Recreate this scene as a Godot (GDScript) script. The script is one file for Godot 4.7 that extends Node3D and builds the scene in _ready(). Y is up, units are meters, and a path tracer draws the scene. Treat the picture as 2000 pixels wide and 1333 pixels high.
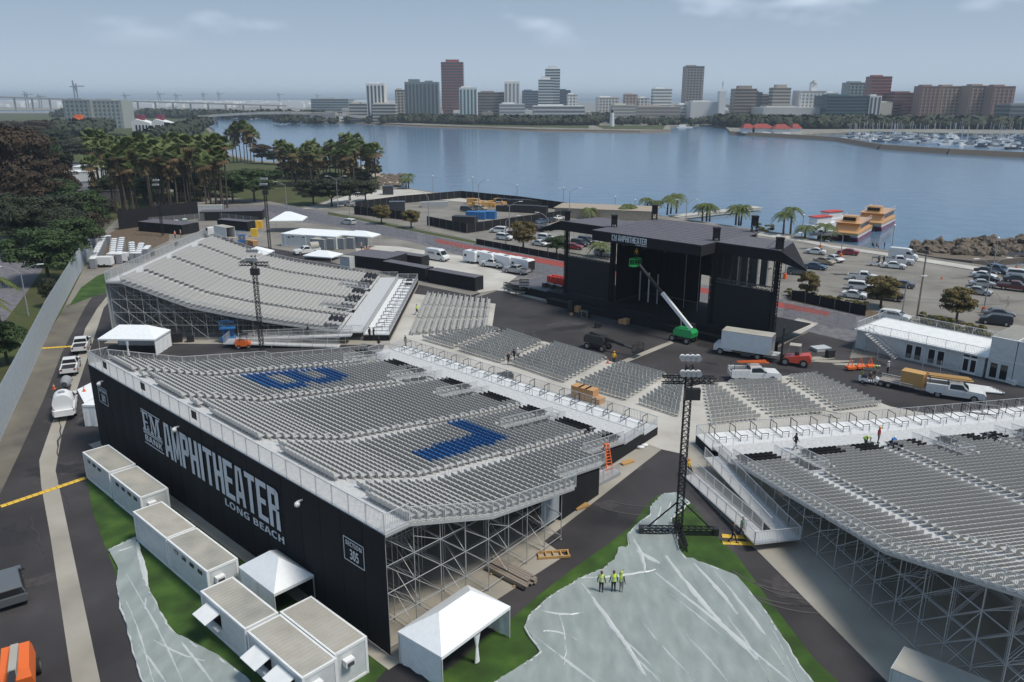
extends Node3D
# Pixel (of the 2000 x 1333 photograph) -> point on a level plane: camera 35 m up, pitched down, looking along -Z.
const F := 1560.0
const EYE := 35.0
const TILT := 0.29503
var M := {}
var taken := {}
var rng := RandomNumberGenerator.new()
var cache := {}

func g(px: float, py: float, y := 0.0) -> Vector3:
	var v := (py - 666.5) / F
	var dy := -v * cos(TILT) - sin(TILT)
	var t := (y - EYE) / dy
	return Vector3((px - 1000.0) / F * t, y, -(cos(TILT) - v * sin(TILT)) * t)

func at_d(px: float, py: float, d: float) -> Vector3:   # the point of that pixel's ray at d metres ahead
	var v := (py - 666.5) / F
	var t := d / (cos(TILT) - v * sin(TILT))
	return Vector3((px - 1000.0) / F * t, EYE + (-v * cos(TILT) - sin(TILT)) * t, -d)

func V(x: float, d: float, y := 0.0) -> Vector3:
	return Vector3(x, y, -d)

func yaw_of(a: Vector3, b: Vector3) -> float:
	return atan2(-(b.z - a.z), b.x - a.x)

class MB:
	var v := PackedVector3Array()
	var n := PackedVector3Array()
	func tri(a: Vector3, b: Vector3, c: Vector3, o := Vector3.ZERO):
		var nn := (c - a).cross(b - a)
		if nn.length_squared() < 1e-14: return
		nn = nn.normalized()
		if o != Vector3.ZERO and nn.dot(o) < 0.0:
			nn = -nn
			v.append(a); v.append(c); v.append(b)
		else:
			v.append(a); v.append(b); v.append(c)
		n.append(nn); n.append(nn); n.append(nn)
	func quad(a: Vector3, b: Vector3, c: Vector3, d: Vector3, o := Vector3.ZERO):
		tri(a, b, c, o); tri(a, c, d, o)
	func smooth_tri(a: Vector3, b: Vector3, c: Vector3, na: Vector3, nb: Vector3, nc: Vector3):
		if (c - a).cross(b - a).dot(na + nb + nc) < 0.0:
			v.append(a); v.append(c); v.append(b); n.append(na); n.append(nc); n.append(nb)
		else:
			v.append(a); v.append(b); v.append(c); n.append(na); n.append(nb); n.append(nc)
	func boxb(c: Vector3, x: Vector3, y: Vector3, z: Vector3):   # half vectors
		for s in [-1.0, 1.0]:
			quad(c + x * s - y - z, c + x * s + y - z, c + x * s + y + z, c + x * s - y + z, x * s)
			quad(c + y * s - x - z, c + y * s + x - z, c + y * s + x + z, c + y * s - x + z, y * s)
			quad(c + z * s - x - y, c + z * s + x - y, c + z * s + x + y, c + z * s - x + y, z * s)
	func box(c: Vector3, size: Vector3, yaw := 0.0):
		var b := Basis(Vector3.UP, yaw)
		boxb(c, b.x * size.x * 0.5, Vector3(0, size.y * 0.5, 0), b.z * size.z * 0.5)
	func beam(a: Vector3, b: Vector3, w: float, h := 0.0):   # square bar between two points
		var x := b - a
		if x.length() < 1e-5: return
		var up := Vector3.UP if absf(x.normalized().y) < 0.95 else Vector3.RIGHT
		var z := x.cross(up).normalized()
		var y := z.cross(x).normalized()
		boxb((a + b) * 0.5, x * 0.5, y * (h if h > 0.0 else w) * 0.5, z * w * 0.5)
	func tube(a: Vector3, b: Vector3, r0: float, r1 := -1.0, k := 6, caps := true):
		if r1 < 0.0: r1 = r0
		var x := (b - a).normalized()
		var up := Vector3.UP if absf(x.y) < 0.95 else Vector3.RIGHT
		var y := x.cross(up).normalized()
		var z := x.cross(y).normalized()
		for i in k:
			var p := TAU * i / k
			var q := TAU * (i + 1) / k
			var n0 := y * cos(p) + z * sin(p)
			var n1 := y * cos(q) + z * sin(q)
			smooth_tri(a + n0 * r0, a + n1 * r0, b + n1 * r1, n0, n1, n1)
			if r1 > 0.001: smooth_tri(a + n0 * r0, b + n1 * r1, b + n0 * r1, n0, n1, n0)
			if caps:
				tri(a, a + n0 * r0, a + n1 * r0, -x)
				if r1 > 0.001: tri(b, b + n0 * r1, b + n1 * r1, x)
	func path(pts: Array, r: float, k := 6):
		for i in pts.size() - 1: tube(pts[i], pts[i + 1], r, r, k, i == 0 or i == pts.size() - 2)
	func prism(poly: PackedVector2Array, o: Vector3, x: Vector3, y: Vector3, z: Vector3):   # polygon in (x, y), swept from o to o + z
		var ix := Geometry2D.triangulate_polygon(poly)
		for i in range(0, ix.size(), 3):
			var a := o + x * poly[ix[i]].x + y * poly[ix[i]].y
			var b := o + x * poly[ix[i + 1]].x + y * poly[ix[i + 1]].y
			var c := o + x * poly[ix[i + 2]].x + y * poly[ix[i + 2]].y
			tri(a, b, c, -z); tri(a + z, b + z, c + z, z)
		var cw := Geometry2D.is_polygon_clockwise(poly)
		for i in poly.size():
			var p := poly[i]
			var q := poly[(i + 1) % poly.size()]
			var e := (q - p).orthogonal() * (1.0 if cw else -1.0)
			var a := o + x * p.x + y * p.y
			var b := o + x * q.x + y * q.y
			quad(a, b, b + z, a + z, -(x * e.x + y * e.y))
	func ball(c: Vector3, r: Vector3, k := 8, m := 5):
		for j in m:
			var t0 := PI * j / m - PI / 2; var t1 := PI * (j + 1) / m - PI / 2
			for i in k:
				var p := TAU * i / k; var q := TAU * (i + 1) / k
				var d := [Vector3(cos(t0) * cos(p), sin(t0), cos(t0) * sin(p)), Vector3(cos(t0) * cos(q), sin(t0), cos(t0) * sin(q)), Vector3(cos(t1) * cos(q), sin(t1), cos(t1) * sin(q)), Vector3(cos(t1) * cos(p), sin(t1), cos(t1) * sin(p))]
				if j > 0: smooth_tri(c + d[0] * r, c + d[1] * r, c + d[2] * r, d[0], d[1], d[2])
				if j < m - 1: smooth_tri(c + d[0] * r, c + d[2] * r, c + d[3] * r, d[0], d[2], d[3])
	func sheet(poly: Array, y: float):   # level polygon of points (x, z)
		var p2 := PackedVector2Array()
		for p in poly: p2.append(Vector2(p.x, p.z))
		var ix := Geometry2D.triangulate_polygon(p2)
		for i in range(0, ix.size(), 3):
			tri(Vector3(p2[ix[i]].x, y, p2[ix[i]].y), Vector3(p2[ix[i + 1]].x, y, p2[ix[i + 1]].y), Vector3(p2[ix[i + 2]].x, y, p2[ix[i + 2]].y), Vector3.UP)
	func slab(poly: Array, y0: float, y1: float):
		var p2 := PackedVector2Array()
		for p in poly: p2.append(Vector2(p.x, p.z))
		prism(p2, Vector3(0, y0, 0), Vector3(1, 0, 0), Vector3(0, 0, 1), Vector3(0, y1 - y0, 0))
	func mesh() -> ArrayMesh:
		var a := []
		a.resize(Mesh.ARRAY_MAX)
		a[Mesh.ARRAY_VERTEX] = v
		a[Mesh.ARRAY_NORMAL] = n
		var m := ArrayMesh.new()
		m.add_surface_from_arrays(Mesh.PRIMITIVE_TRIANGLES, a)
		return m

func numbered(called: String) -> String:
	if not taken.has(called):
		taken[called] = 0
		return called
	taken[called] += 1
	return "%s_%03d" % [called, taken[called]]

func put(b: MB, called: String, mat: String, parent: Node) -> MeshInstance3D:
	return put_mesh(b.mesh(), called, mat, parent)

func put_mesh(m: Mesh, called: String, mat: String, parent: Node) -> MeshInstance3D:
	var o := MeshInstance3D.new()
	o.mesh = m
	o.material_override = M[mat]
	o.name = called
	parent.add_child(o, true)
	return o

func tag(o: Node, label: String, category: String, group := "") -> void:
	o.set_meta("label", label)
	o.set_meta("category", category)
	if group: o.set_meta("group", group)

func thing(called: String, label: String, category: String, at := Vector3.ZERO, turn := 0.0, group := "") -> Node3D:
	var o := Node3D.new()
	o.name = numbered(called)
	add_child(o)
	o.position = at
	o.rotation.y = turn
	tag(o, label, category, group)
	return o

func one(b: MB, called: String, mat: String, label: String, category: String, group := "") -> MeshInstance3D:
	var o := put(b, numbered(called), mat, self)
	tag(o, label, category, group)
	return o

func struct(b: MB, called: String, mat: String, parent: Node = null) -> MeshInstance3D:
	var o := put(b, numbered(called) if parent == null else called, mat, parent if parent else self)
	if parent == null: o.set_meta("kind", "structure")
	return o

func copy(src: Node3D, at: Vector3, turn: float, label := "", group := "") -> Node3D:
	var o: Node3D = src.duplicate()
	var base := String(src.name)
	var re := RegEx.create_from_string("_\\d{3}$")
	o.name = numbered(re.sub(base, ""))
	add_child(o)
	o.position = at
	o.rotation.y = turn
	if label: o.set_meta("label", label)
	if group: o.set_meta("group", group)
	return o

func many(mesh: Mesh, xs: Array, called: String, mat: String, parent: Node) -> MultiMeshInstance3D:
	var mm := MultiMesh.new()
	mm.transform_format = MultiMesh.TRANSFORM_3D
	mm.mesh = mesh
	mm.instance_count = xs.size()
	for i in xs.size(): mm.set_instance_transform(i, xs[i])
	var o := MultiMeshInstance3D.new()
	o.multimesh = mm
	o.material_override = M[mat]
	o.name = called if parent != self else numbered(called)
	parent.add_child(o, true)
	o.set_meta("kind", "stuff")
	return o

func hexc(h: String) -> Color:
	return Color.html(h)

func mat(key: String, col: Color, rough := 0.8, metal := 0.0) -> StandardMaterial3D:
	var m := StandardMaterial3D.new()
	m.albedo_color = col
	m.roughness = rough
	m.metallic = metal
	m.cull_mode = BaseMaterial3D.CULL_DISABLED
	M[key] = m
	return m

func noise_tex(cols: Array, freq: float, size := 512, octaves := 5, sd := 1, kind := FastNoiseLite.TYPE_SIMPLEX_SMOOTH) -> NoiseTexture2D:
	var f := FastNoiseLite.new()
	f.noise_type = kind
	f.seed = sd
	f.frequency = freq
	f.fractal_octaves = octaves
	var r := Gradient.new()
	var offs := PackedFloat32Array(); var cc := PackedColorArray()
	for i in cols.size():
		offs.append(float(i) / (cols.size() - 1)); cc.append(cols[i])
	r.offsets = offs; r.colors = cc
	var t := NoiseTexture2D.new()
	t.width = size; t.height = size
	t.seamless = true
	t.noise = f
	t.color_ramp = r
	return t

# grained: albedo texture laid by world position (triplanar), `metres` per repeat; the colours are sRGB
func grained(key: String, cols: Array, metres: float, rough := 0.85, freq := 0.02, octaves := 6, sd := 1, size := 512) -> StandardMaterial3D:
	var m := mat(key, Color.WHITE, rough)
	m.albedo_texture = noise_tex(cols, freq, size, octaves, sd)
	m.uv1_triplanar = true
	m.uv1_world_triplanar = true
	m.uv1_scale = Vector3.ONE / metres
	return m

func bumpy(m: StandardMaterial3D, freq: float, strength: float, sd := 3) -> void:
	var f := FastNoiseLite.new()
	f.seed = sd; f.frequency = freq; f.fractal_octaves = 4
	var t := NoiseTexture2D.new()
	t.width = 512; t.height = 512; t.seamless = true; t.as_normal_map = true; t.bump_strength = strength
	t.noise = f
	m.normal_enabled = true
	m.normal_texture = t
	m.normal_scale = 1.0

func lin(a: float, b: float, c: float) -> Color:   # a real-world base colour (linear) as sRGB
	return Color(a, b, c).linear_to_srgb()

func _ready() -> void:
	rng.seed = 7
	var cam := Camera3D.new()
	cam.name = "camera"
	add_child(cam)
	cam.position = Vector3(0, EYE, 0)
	cam.rotation = Vector3(-TILT, 0, 0)
	cam.fov = rad_to_deg(2.0 * atan(666.5 / F))
	cam.near = 0.5
	cam.far = 30000.0
	cam.current = true
	var env := Environment.new()
	env.background_mode = Environment.BG_SKY
	var sky := Sky.new()
	var sm := ProceduralSkyMaterial.new()
	sm.sky_top_color = Color(0.46, 0.555, 0.66)
	sm.sky_horizon_color = Color(0.715, 0.775, 0.83)
	sm.sky_curve = 0.075
	sm.ground_bottom_color = Color(0.20, 0.22, 0.24)
	sm.ground_horizon_color = Color(0.55, 0.63, 0.70)
	sm.sky_energy_multiplier = 1.0
	sm.sky_cover = clouds()
	sm.sky_cover_modulate = Color(1, 1, 1, 1)
	sky.sky_material = sm
	env.sky = sky
	env.tonemap_mode = Environment.TONE_MAPPER_LINEAR
	env.tonemap_exposure = 1.16
	env.fog_enabled = true
	env.fog_density = 0.00014
	env.fog_light_color = Color(0.72, 0.78, 0.84)
	env.sdfgi_enabled = true
	env.ssao_enabled = true
	env.ssil_enabled = true
	var we := WorldEnvironment.new()
	we.name = "world_environment"
	we.environment = env
	add_child(we)
	var sun := DirectionalLight3D.new()
	sun.name = "sun"
	sun.light_energy = 0.85
	sun.light_color = Color(1.0, 0.97, 0.92)
	sun.light_angular_distance = 14.0
	sun.shadow_enabled = true
	add_child(sun)
	sun.rotation_degrees = Vector3(-60, 66, 0)
	make_materials()
	make_ground()
	make_far_shore()
	make_stands()
	make_stage()
	make_site()
	make_vehicles()
	make_people()
	make_trees()

func clouds() -> ImageTexture:
	var w := 2048; var h := 1024
	var im := Image.create(w, h, false, Image.FORMAT_RGBA8)
	var f := FastNoiseLite.new()
	f.seed = 11; f.frequency = 0.9; f.fractal_octaves = 5
	im.fill(Color(0.86, 0.88, 0.90, 0.0))
	for y in h:
		var el := PI * (0.5 - float(y) / h)
		if el < 0.04 or el > 1.3: continue
		for x in w:
			var az := TAU * float(x) / w
			var p := Vector3(cos(el) * cos(az), sin(el) * 3.2, cos(el) * sin(az)) * 5.5
			var a := clampf(f.get_noise_3dv(p) * 1.9 - 0.22, 0.0, 1.0) * smoothstep(0.05, 0.10, el) * 0.40
			im.set_pixel(x, y, Color(0.86, 0.88, 0.90, a))
	return ImageTexture.create_from_image(im)

func make_materials() -> void:
	grained("lot", [hexc("69655f"), hexc("7d7973"), hexc("86827b"), hexc("95908a")], 80.0, 0.9, 0.006, 8, 2, 1024)
	grained("asphalt", [hexc("282629"), hexc("353234"), hexc("3e3b3d"), hexc("4f4b4d")], 70.0, 0.88, 0.006, 8, 3, 1024)
	grained("road", [hexc("57565a"), hexc("66656a"), hexc("727076"), hexc("7b797c")], 18.0, 0.9, 0.012, 7, 4, 1024)
	grained("concrete", [hexc("a39f98"), hexc("b5b1aa"), hexc("bdbab3"), hexc("cac7c0")], 50.0, 0.85, 0.006, 8, 5, 1024)
	grained("strip", [hexc("85827a"), hexc("989389"), hexc("a39e94"), hexc("aeaaa0")], 30.0, 0.9, 0.006, 8, 6)
	grained("shoulder", [hexc("54504b"), hexc("67635b"), hexc("716c62"), hexc("7f7a6c")], 26.0, 0.9, 0.006, 7, 41)
	grained("dirt", [hexc("4a3d31"), hexc("5f5042"), hexc("6c5d4c"), hexc("7d6d58")], 9.0, 0.95, 0.02, 6, 7)
	grained("turf", [hexc("263c14"), hexc("304a18"), hexc("39571c"), hexc("4a6426")], 14.0, 0.95, 0.008, 6, 8)
	grained("grass", [hexc("3b3a20"), hexc("474a24"), hexc("424c22"), hexc("5c5934")], 60.0, 0.95, 0.008, 6, 9)
	grained("sand", [hexc("8c8170"), hexc("a2978a"), hexc("b3a998")], 10.0, 0.95, 0.03, 6, 10)
	grained("red_lane", [hexc("7c3a36"), hexc("97463f"), hexc("a34d46")], 6.0, 0.9, 0.02, 6, 11)
	grained("far_land", [hexc("6d6a5e"), hexc("7d7a70"), hexc("8e8c84"), hexc("77786a")], 300.0, 0.95, 0.03, 6, 12)
	grained("deck", [hexc("b0b1b2"), hexc("bfc0c1"), hexc("c9caca"), hexc("d6d7d7")], 5.0, 0.5, 0.02, 5, 13)
	grained("rock", [hexc("473f38"), hexc("62584e"), hexc("776c60"), hexc("8c8173")], 3.0, 0.95, 0.03, 5, 14)
	grained("bark", [hexc("40382f"), hexc("574d43"), hexc("6b625a")], 1.5, 0.95, 0.04, 5, 15)
	grained("container_roof", [hexc("8e8d88"), hexc("a19f98"), hexc("aeaba2"), hexc("b7b3a6")], 16.0, 0.7, 0.006, 6, 16)
	grained("rust_roof", [hexc("98958c"), hexc("a6a39a"), hexc("b0ada5"), hexc("a49d90")], 16.0, 0.75, 0.006, 6, 17)
	grained("wood", [hexc("a98250"), hexc("bf975f"), hexc("cba56c")], 1.5, 0.8, 0.03, 5, 18)
	grained("old_wood", [hexc("6f675f"), hexc("8b8178"), hexc("9b9187")], 2.0, 0.85, 0.03, 5, 19)
	grained("card", [hexc("b48a5f"), hexc("c79c70")], 2.0, 0.85, 0.03, 4, 20)
	grained("tent", [hexc("dfe4e8"), hexc("eaeef1"), hexc("f2f4f6")], 4.0, 0.6, 0.015, 4, 21)
	grained("module", [hexc("b9bec0"), hexc("c6cbcc"), hexc("d0d4d4")], 7.0, 0.6, 0.015, 5, 22)
	grained("white_wall", [hexc("d9dcdd"), hexc("e4e6e6"), hexc("ebecec")], 7.0, 0.6, 0.012, 5, 23)
	grained("black_cloth", [hexc("0f1014"), hexc("16171c"), hexc("1c1d23")], 3.0, 0.9, 0.02, 5, 24)
	grained("grey_cloth", [hexc("8b9299"), hexc("9aa1a8"), hexc("a7adb3")], 5.0, 0.85, 0.02, 5, 25)
	grained("fence_sheet", [hexc("a3aeb7"), hexc("b0bbc3"), hexc("bcc5cc")], 8.0, 0.5, 0.02, 4, 26)
	grained("palm_leaf", [hexc("2f3d1c"), hexc("4a5a2a"), hexc("6b7540"), hexc("7d7a4a")], 2.0, 0.7, 0.05, 4, 27)
	grained("palm_dead", [hexc("54472f"), hexc("6b5a3d"), hexc("7b6a4c")], 2.0, 0.9, 0.05, 4, 28)
	grained("leaf_green", [hexc("1d2c12"), hexc("2b3f1a"), hexc("3a5122"), hexc("4a602b")], 1.6, 0.7, 0.05, 4, 29)
	grained("leaf_dark", [hexc("1c2216"), hexc("28301d"), hexc("363e26"), hexc("43442c")], 1.8, 0.75, 0.05, 4, 30)
	grained("leaf_olive", [hexc("4a3f24"), hexc("5f5530"), hexc("6e6238"), hexc("7b6e46")], 1.4, 0.8, 0.05, 4, 31)
	grained("leaf_brown", [hexc("2e2417"), hexc("3d3021"), hexc("4e3f2c")], 1.6, 0.8, 0.05, 4, 32)
	grained("hedge", [hexc("45431e"), hexc("585525"), hexc("6a642f"), hexc("4f5a2a")], 1.0, 0.85, 0.05, 4, 33)
	grained("stage_deck", [hexc("0a0b0f"), hexc("0f1116"), hexc("171a20")], 6.0, 0.85, 0.02, 5, 35)
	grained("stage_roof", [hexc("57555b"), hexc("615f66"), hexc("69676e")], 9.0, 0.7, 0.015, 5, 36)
	var w := grained("water", [hexc("4d6a85"), hexc("56738d"), hexc("5d7a93")], 160.0, 0.17, 0.02, 5, 37)
	bumpy(w, 0.02, 0.35)
	w.uv1_scale = Vector3.ONE / 120.0
	var p := grained("plastic", [hexc("929b9a"), hexc("9ba4a2"), hexc("a3acaa"), hexc("aeb6b4")], 22.0, 0.3, 0.005, 4, 38, 1024)
	bumpy(p, 0.012, 1.6, 12)
	p.uv1_scale = Vector3(1.0 / 7.0, 1.0 / 7.0, 1.0 / 19.0)
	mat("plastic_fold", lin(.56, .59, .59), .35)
	p.transparency = BaseMaterial3D.TRANSPARENCY_ALPHA
	p.albedo_color = Color(1, 1, 1, 0.84)
	mat("tyre_mark", lin(.075, .072, .072), .9)
	grained("worn_patch", [hexc("3a3739"), hexc("444042"), hexc("4f4b4c")], 9.0, 0.9, 0.02, 6, 44)
	grained("oil_stain", [hexc("222023"), hexc("2a282a"), hexc("343133")], 6.0, 0.7, 0.02, 6, 45)
	mat("tar", lin(.045, .045, .045), .8)
	mat("stall_line", lin(.36, .36, .35), .9)
	mat("seat", lin(0.46, 0.455, 0.44), 0.5)
	mat("chair", lin(0.44, 0.44, 0.43), 0.55)
	mat("seat_black", lin(0.02, 0.02, 0.025), 0.6)
	mat("seat_blue", lin(0.02, 0.13, 0.36), 0.5)
	mat("steel", lin(0.45, 0.46, 0.47), 0.45, 0.3)
	mat("alu", lin(0.62, 0.63, 0.64), 0.4, 0.3)
	mat("dark_steel", lin(0.10, 0.105, 0.11), 0.5, 0.3)
	mat("black", lin(0.010, 0.011, 0.014), 0.85)
	mat("matt_black", lin(0.010, 0.010, 0.013), 0.95)
	mat("white", lin(0.78, 0.79, 0.80), 0.45)
	mat("lettering", lin(0.62, 0.66, 0.70), 0.6)
	mat("yellow", lin(0.70, 0.45, 0.05), 0.6)
	mat("orange", lin(0.80, 0.16, 0.03), 0.5)
	mat("red", lin(0.55, 0.04, 0.02), 0.45)
	mat("green", lin(0.02, 0.32, 0.09), 0.45)
	mat("blue", lin(0.03, 0.16, 0.40), 0.5)
	mat("tyre", lin(0.02, 0.02, 0.02), 0.9)
	mat("rim", lin(0.45, 0.46, 0.47), 0.35, 0.6)
	mat("glass", lin(0.015, 0.018, 0.022), 0.08)
	mat("lamp_red", lin(0.30, 0.02, 0.02), 0.3)
	mat("lamp_white", lin(0.75, 0.76, 0.76), 0.2)
	mat("plastic_black", lin(0.025, 0.025, 0.027), 0.5)
	mat("porta", lin(0.25, 0.27, 0.30), 0.6)
	mat("grey_panel", lin(0.30, 0.31, 0.33), 0.6)
	for c in [["car_white", .72, .73, .73], ["car_black", .012, .012, .014], ["car_grey", .11, .12, .13], ["car_silver", .36, .37, .38], ["car_blue", .06, .10, .17], ["car_red", .28, .02, .03], ["car_maroon", .10, .015, .02], ["car_gold", .38, .30, .20], ["car_dark", .03, .035, .045], ["lift_red", .62, .05, .02], ["ferry_yellow", .62, .34, .13], ["ferry_maroon", .22, .03, .06]]:
		var m := mat(c[0], lin(c[1], c[2], c[3]), 0.3)
		m.clearcoat_enabled = true
		m.clearcoat = 0.6

func px_poly(a: Array) -> Array:
	var out := []
	for p in a:
		if p is Vector3: out.append(p)
		else: out.append(g(p[0], p[1]))
	return out

func layer(called: String, m: String, y: float, a: Array) -> MeshInstance3D:
	var b := MB.new()
	b.sheet(px_poly(a), y)
	return struct(b, called, m)

func make_ground() -> void:
	var w := MB.new()
	w.sheet([V(-9000, -200), V(9000, -200), V(9000, 14000), V(-9000, 14000)], -1.6)
	struct(w, "water", "water")
	var shore := [[380, 224], [398, 238], [424, 266], [442, 300], [500, 314], [590, 318], [662, 318], [705, 322], [745, 338], [775, 350], [785, 361], [756, 364], [800, 368], [875, 379], [950, 387], [1012, 392], [1112, 411], [1240, 414], [1325, 426], [1460, 446], [1568, 461], [1628, 474], [1739, 489], [1778, 496], [1850, 508], [1935, 520], [2000, 516], [2200, 510], V(420, 150), V(420, -60), V(-420, -60), V(-2600, 500), V(-2600, 2400), V(-760, 2100)]
	var land := MB.new()
	land.slab(px_poly(shore), -2.2, 0.0)
	struct(land, "ground", "lot")
	# the park and the wooded land to the left
	layer("park_grass", "grass", 0.012, [[378, 232], [400, 250], [424, 272], [442, 304], [500, 317], [590, 321], [660, 321], [705, 326], [738, 340], [750, 360], [720, 368], [660, 375], [640, 392], [585, 405], [520, 392], [430, 385], [330, 400], [240, 418], [205, 450], [190, 470], [0, 850], V(-90, 40), V(-420, -40), V(-2500, 500), V(-2500, 2200), V(-780, 2000)])
	layer("shore_sand", "sand", 0.02, [[705, 323], [745, 339], [775, 351], [784, 361], [750, 363], [735, 348], [712, 336]])
	layer("venue_asphalt", "asphalt", 0.016, [V(-66, 20), V(70, 20), V(82, 88), [2100, 700], [1930, 690], [1660, 700], [1672, 660], [1600, 640], [1552, 662], [1500, 690], [1377, 662], [1172, 616], [972, 568], [935, 580], [760, 545], [640, 510], [560, 490], [440, 470], [330, 520], [216, 560], [180, 580], [100, 690], [0, 830]])
	layer("service_road", "road", 0.020, [[300, 395], [420, 402], [560, 400], [640, 415], [830, 450], [950, 476], [1110, 506], [1530, 586], [1720, 622], [1860, 655], [1850, 690], [1660, 668], [1480, 625], [1290, 580], [1105, 545], [940, 540], [905, 500], [800, 472], [640, 440], [500, 425], [420, 432], [300, 412]])
	layer("red_lane", "red_lane", 0.030, [[850, 466], [950, 486], [1110, 514], [1300, 549], [1530, 592], [1620, 610], [1618, 618], [1528, 602], [1300, 559], [1108, 524], [948, 495], [850, 474]])
	layer("concrete_yard", "concrete", 0.024, [[690, 478], [780, 482], [900, 500], [945, 520], [1010, 540], [975, 566], [935, 572], [930, 566], [760, 520], [700, 500]])
	layer("stage_apron", "concrete", 0.028, [[965, 566], [1100, 595], [1380, 656], [1480, 680], [1560, 655], [1600, 632], [1560, 622], [1520, 640], [1480, 668], [1380, 651], [1172, 606], [1000, 562]])
	layer("floor_pad", "concrete", 0.032, [[806, 574], [968, 594], [960, 648], [1065, 668], [1190, 706], [1315, 744], [1345, 757], [1372, 751], [1420, 746], [1520, 736], [1570, 732], [1740, 795], [1860, 818], [1850, 834], [1380, 880], [1420, 950], [1370, 942], [1335, 888], [1262, 872], [1200, 830], [1000, 760], [790, 695], [745, 690], [765, 640]])
	layer("service_strip", "strip", 0.028, [[216, 570], [190, 602], [166, 642], [150, 700], [100, 830], [76, 900], [80, 950], [98, 1050], [142, 1345], [198, 1345], [146, 1100], [122, 985], [108, 920], [120, 850], [155, 745], [190, 640], [202, 602], [219, 582]])
	layer("shoulder", "shoulder", 0.022, [[180, 580], [166, 600], [120, 690], [85, 780], [40, 880], [-40, 1050], [-60, 900], [60, 700], [130, 596]])
	layer("side_turf", "turf", 0.026, [[188, 540], [213, 531], [217, 570], [176, 582], [134, 598], [158, 562]])
	layer("turf_strip", "turf", 0.030, [[163, 902], [196, 872], [768, 1292], [720, 1350], [300, 1420], [262, 1270], [222, 1110], [205, 1070], [180, 1000]])
	layer("dirt_yard", "dirt", 0.030, [[195, 468], [240, 440], [330, 425], [330, 470], [235, 515], [175, 525]])
	layer("left_road", "road", 0.022, [[-300, 640], [-200, 560], [0, 462], [45, 482], [100, 500], [60, 560], [0, 640], [-100, 780]])
	layer("lawn", "turf", 0.034, [[1266, 984], [1232, 1030], [1182, 1068], [1122, 1110], [1052, 1164], [1002, 1208], [942, 1250], [902, 1290], [832, 1335], [760, 1420], [1760, 1460], [1650, 1345], [1592, 1290], [1546, 1230], [1500, 1170], [1442, 1090], [1396, 1045], [1352, 986], [1310, 966], [1286, 968]])
	layer("hedge_bed", "dirt", 0.03, [[1535, 576], [1700, 606], [1860, 650], [1850, 662], [1700, 620], [1540, 588]])
	layer("quay_walk", "concrete", 0.03, [[1462, 450], [1568, 466], [1628, 480], [1739, 495], [1900, 520], [2050, 545], [2050, 552], [1900, 527], [1739, 501], [1628, 486], [1568, 472], [1462, 457]])
	layer("promenade", "concrete", 0.03, [[720, 372], [800, 370], [875, 382], [950, 390], [1012, 396], [1005, 402], [870, 392], [790, 382], [740, 392], [640, 408], [590, 408], [660, 388]])
	# verge with kerb along the service road, patches, tyre marks and tar seams
	layer("verge", "grass", 0.04, [[640, 414], [700, 424], [800, 444], [900, 464], [1000, 486], [998, 491], [900, 471], [800, 451], [700, 430], [640, 420]])
	var kb := MB.new()
	for q in [[640, 420.5, 998, 491.5], [640, 413.5, 1000, 485.5], [1462, 457.5, 1739, 501.5], [1739, 501.5, 2050, 552.5]]:
		var a := g(q[0], q[1], .06); var c := g(q[2], q[3], .06)
		kb.beam(a, c, .18, .14)
	struct(kb, "kerb", "concrete")
	var marks := MB.new()
	for q in [[1545, 1110, 3.2, .2, 1.7], [1552, 1105, 4.4, .4, 2.2], [1530, 1085, 5.0, 1.1, 1.6], [1560, 1140, 3.6, 0.0, 1.4], [1200, 640, 9, .2, 1.2], [1130, 650, 7, 2.2, 1.1], [1050, 620, 8, 4.0, 1.0], [1400, 720, 8, .5, 1.0], [1650, 770, 7, 2.0, 1.3], [60, 930, 12, 5.6, .6], [1250, 930, 6, 1.0, 1.2], [1180, 990, 7, 3.6, 1.0]]:
		var c := g(q[0], q[1], .05)
		for o in [0.0, 1.6]:
			for i in 14:
				var a0: float = q[3] + q[4] * i / 14.0; var a1: float = q[3] + q[4] * (i + 1) / 14.0
				var r0: float = q[2] + o
				marks.quad(c + Vector3(cos(a0) * r0, 0, sin(a0) * r0), c + Vector3(cos(a1) * r0, 0, sin(a1) * r0), c + Vector3(cos(a1) * (r0 + .16), 0, sin(a1) * (r0 + .16)), c + Vector3(cos(a0) * (r0 + .16), 0, sin(a0) * (r0 + .16)), Vector3.UP)
	struct(marks, "tyre_marks", "tyre_mark")
	var seams := MB.new()
	for i in 26:
		var px := rng.randf_range(1490, 1980); var py := lerpf(505, 610, rng.randf()) + (px - 1700) * .1
		var a := g(px, py, .045)
		var d := Vector3(rng.randf_range(-1, 1), 0, rng.randf_range(-.35, .35)).normalized()
		for k in 9:
			var c := a + (d + Vector3(rng.randf_range(-.3, .3), 0, rng.randf_range(-.3, .3))) * 1.3
			seams.quad(a + Vector3(0, 0, .05), c + Vector3(0, 0, .05), c - Vector3(0, 0, .05), a - Vector3(0, 0, .05), Vector3.UP)
			a = c
	for q in [[112, 925, 136, 1000], [118, 790, 112, 905], [150, 705, 138, 745], [145, 700, 125, 790], [1000, 660, 1090, 640], [60, 1010, 90, 1090]]:
		var a := g(q[0], q[1], .05); var e := g(q[2], q[3], .05)
		for k in 12:
			var c := g(q[0], q[1], .05).lerp(e, (k + 1) / 12.0) + Vector3(rng.randf_range(-.2, .2), 0, rng.randf_range(-.2, .2))
			var s := (c - a).cross(Vector3.UP).normalized() * rng.randf_range(.03, .10)
			seams.quad(a + s, c + s, c - s, a - s, Vector3.UP)
			a = c
	struct(seams, "tar_seams", "tar")
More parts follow.
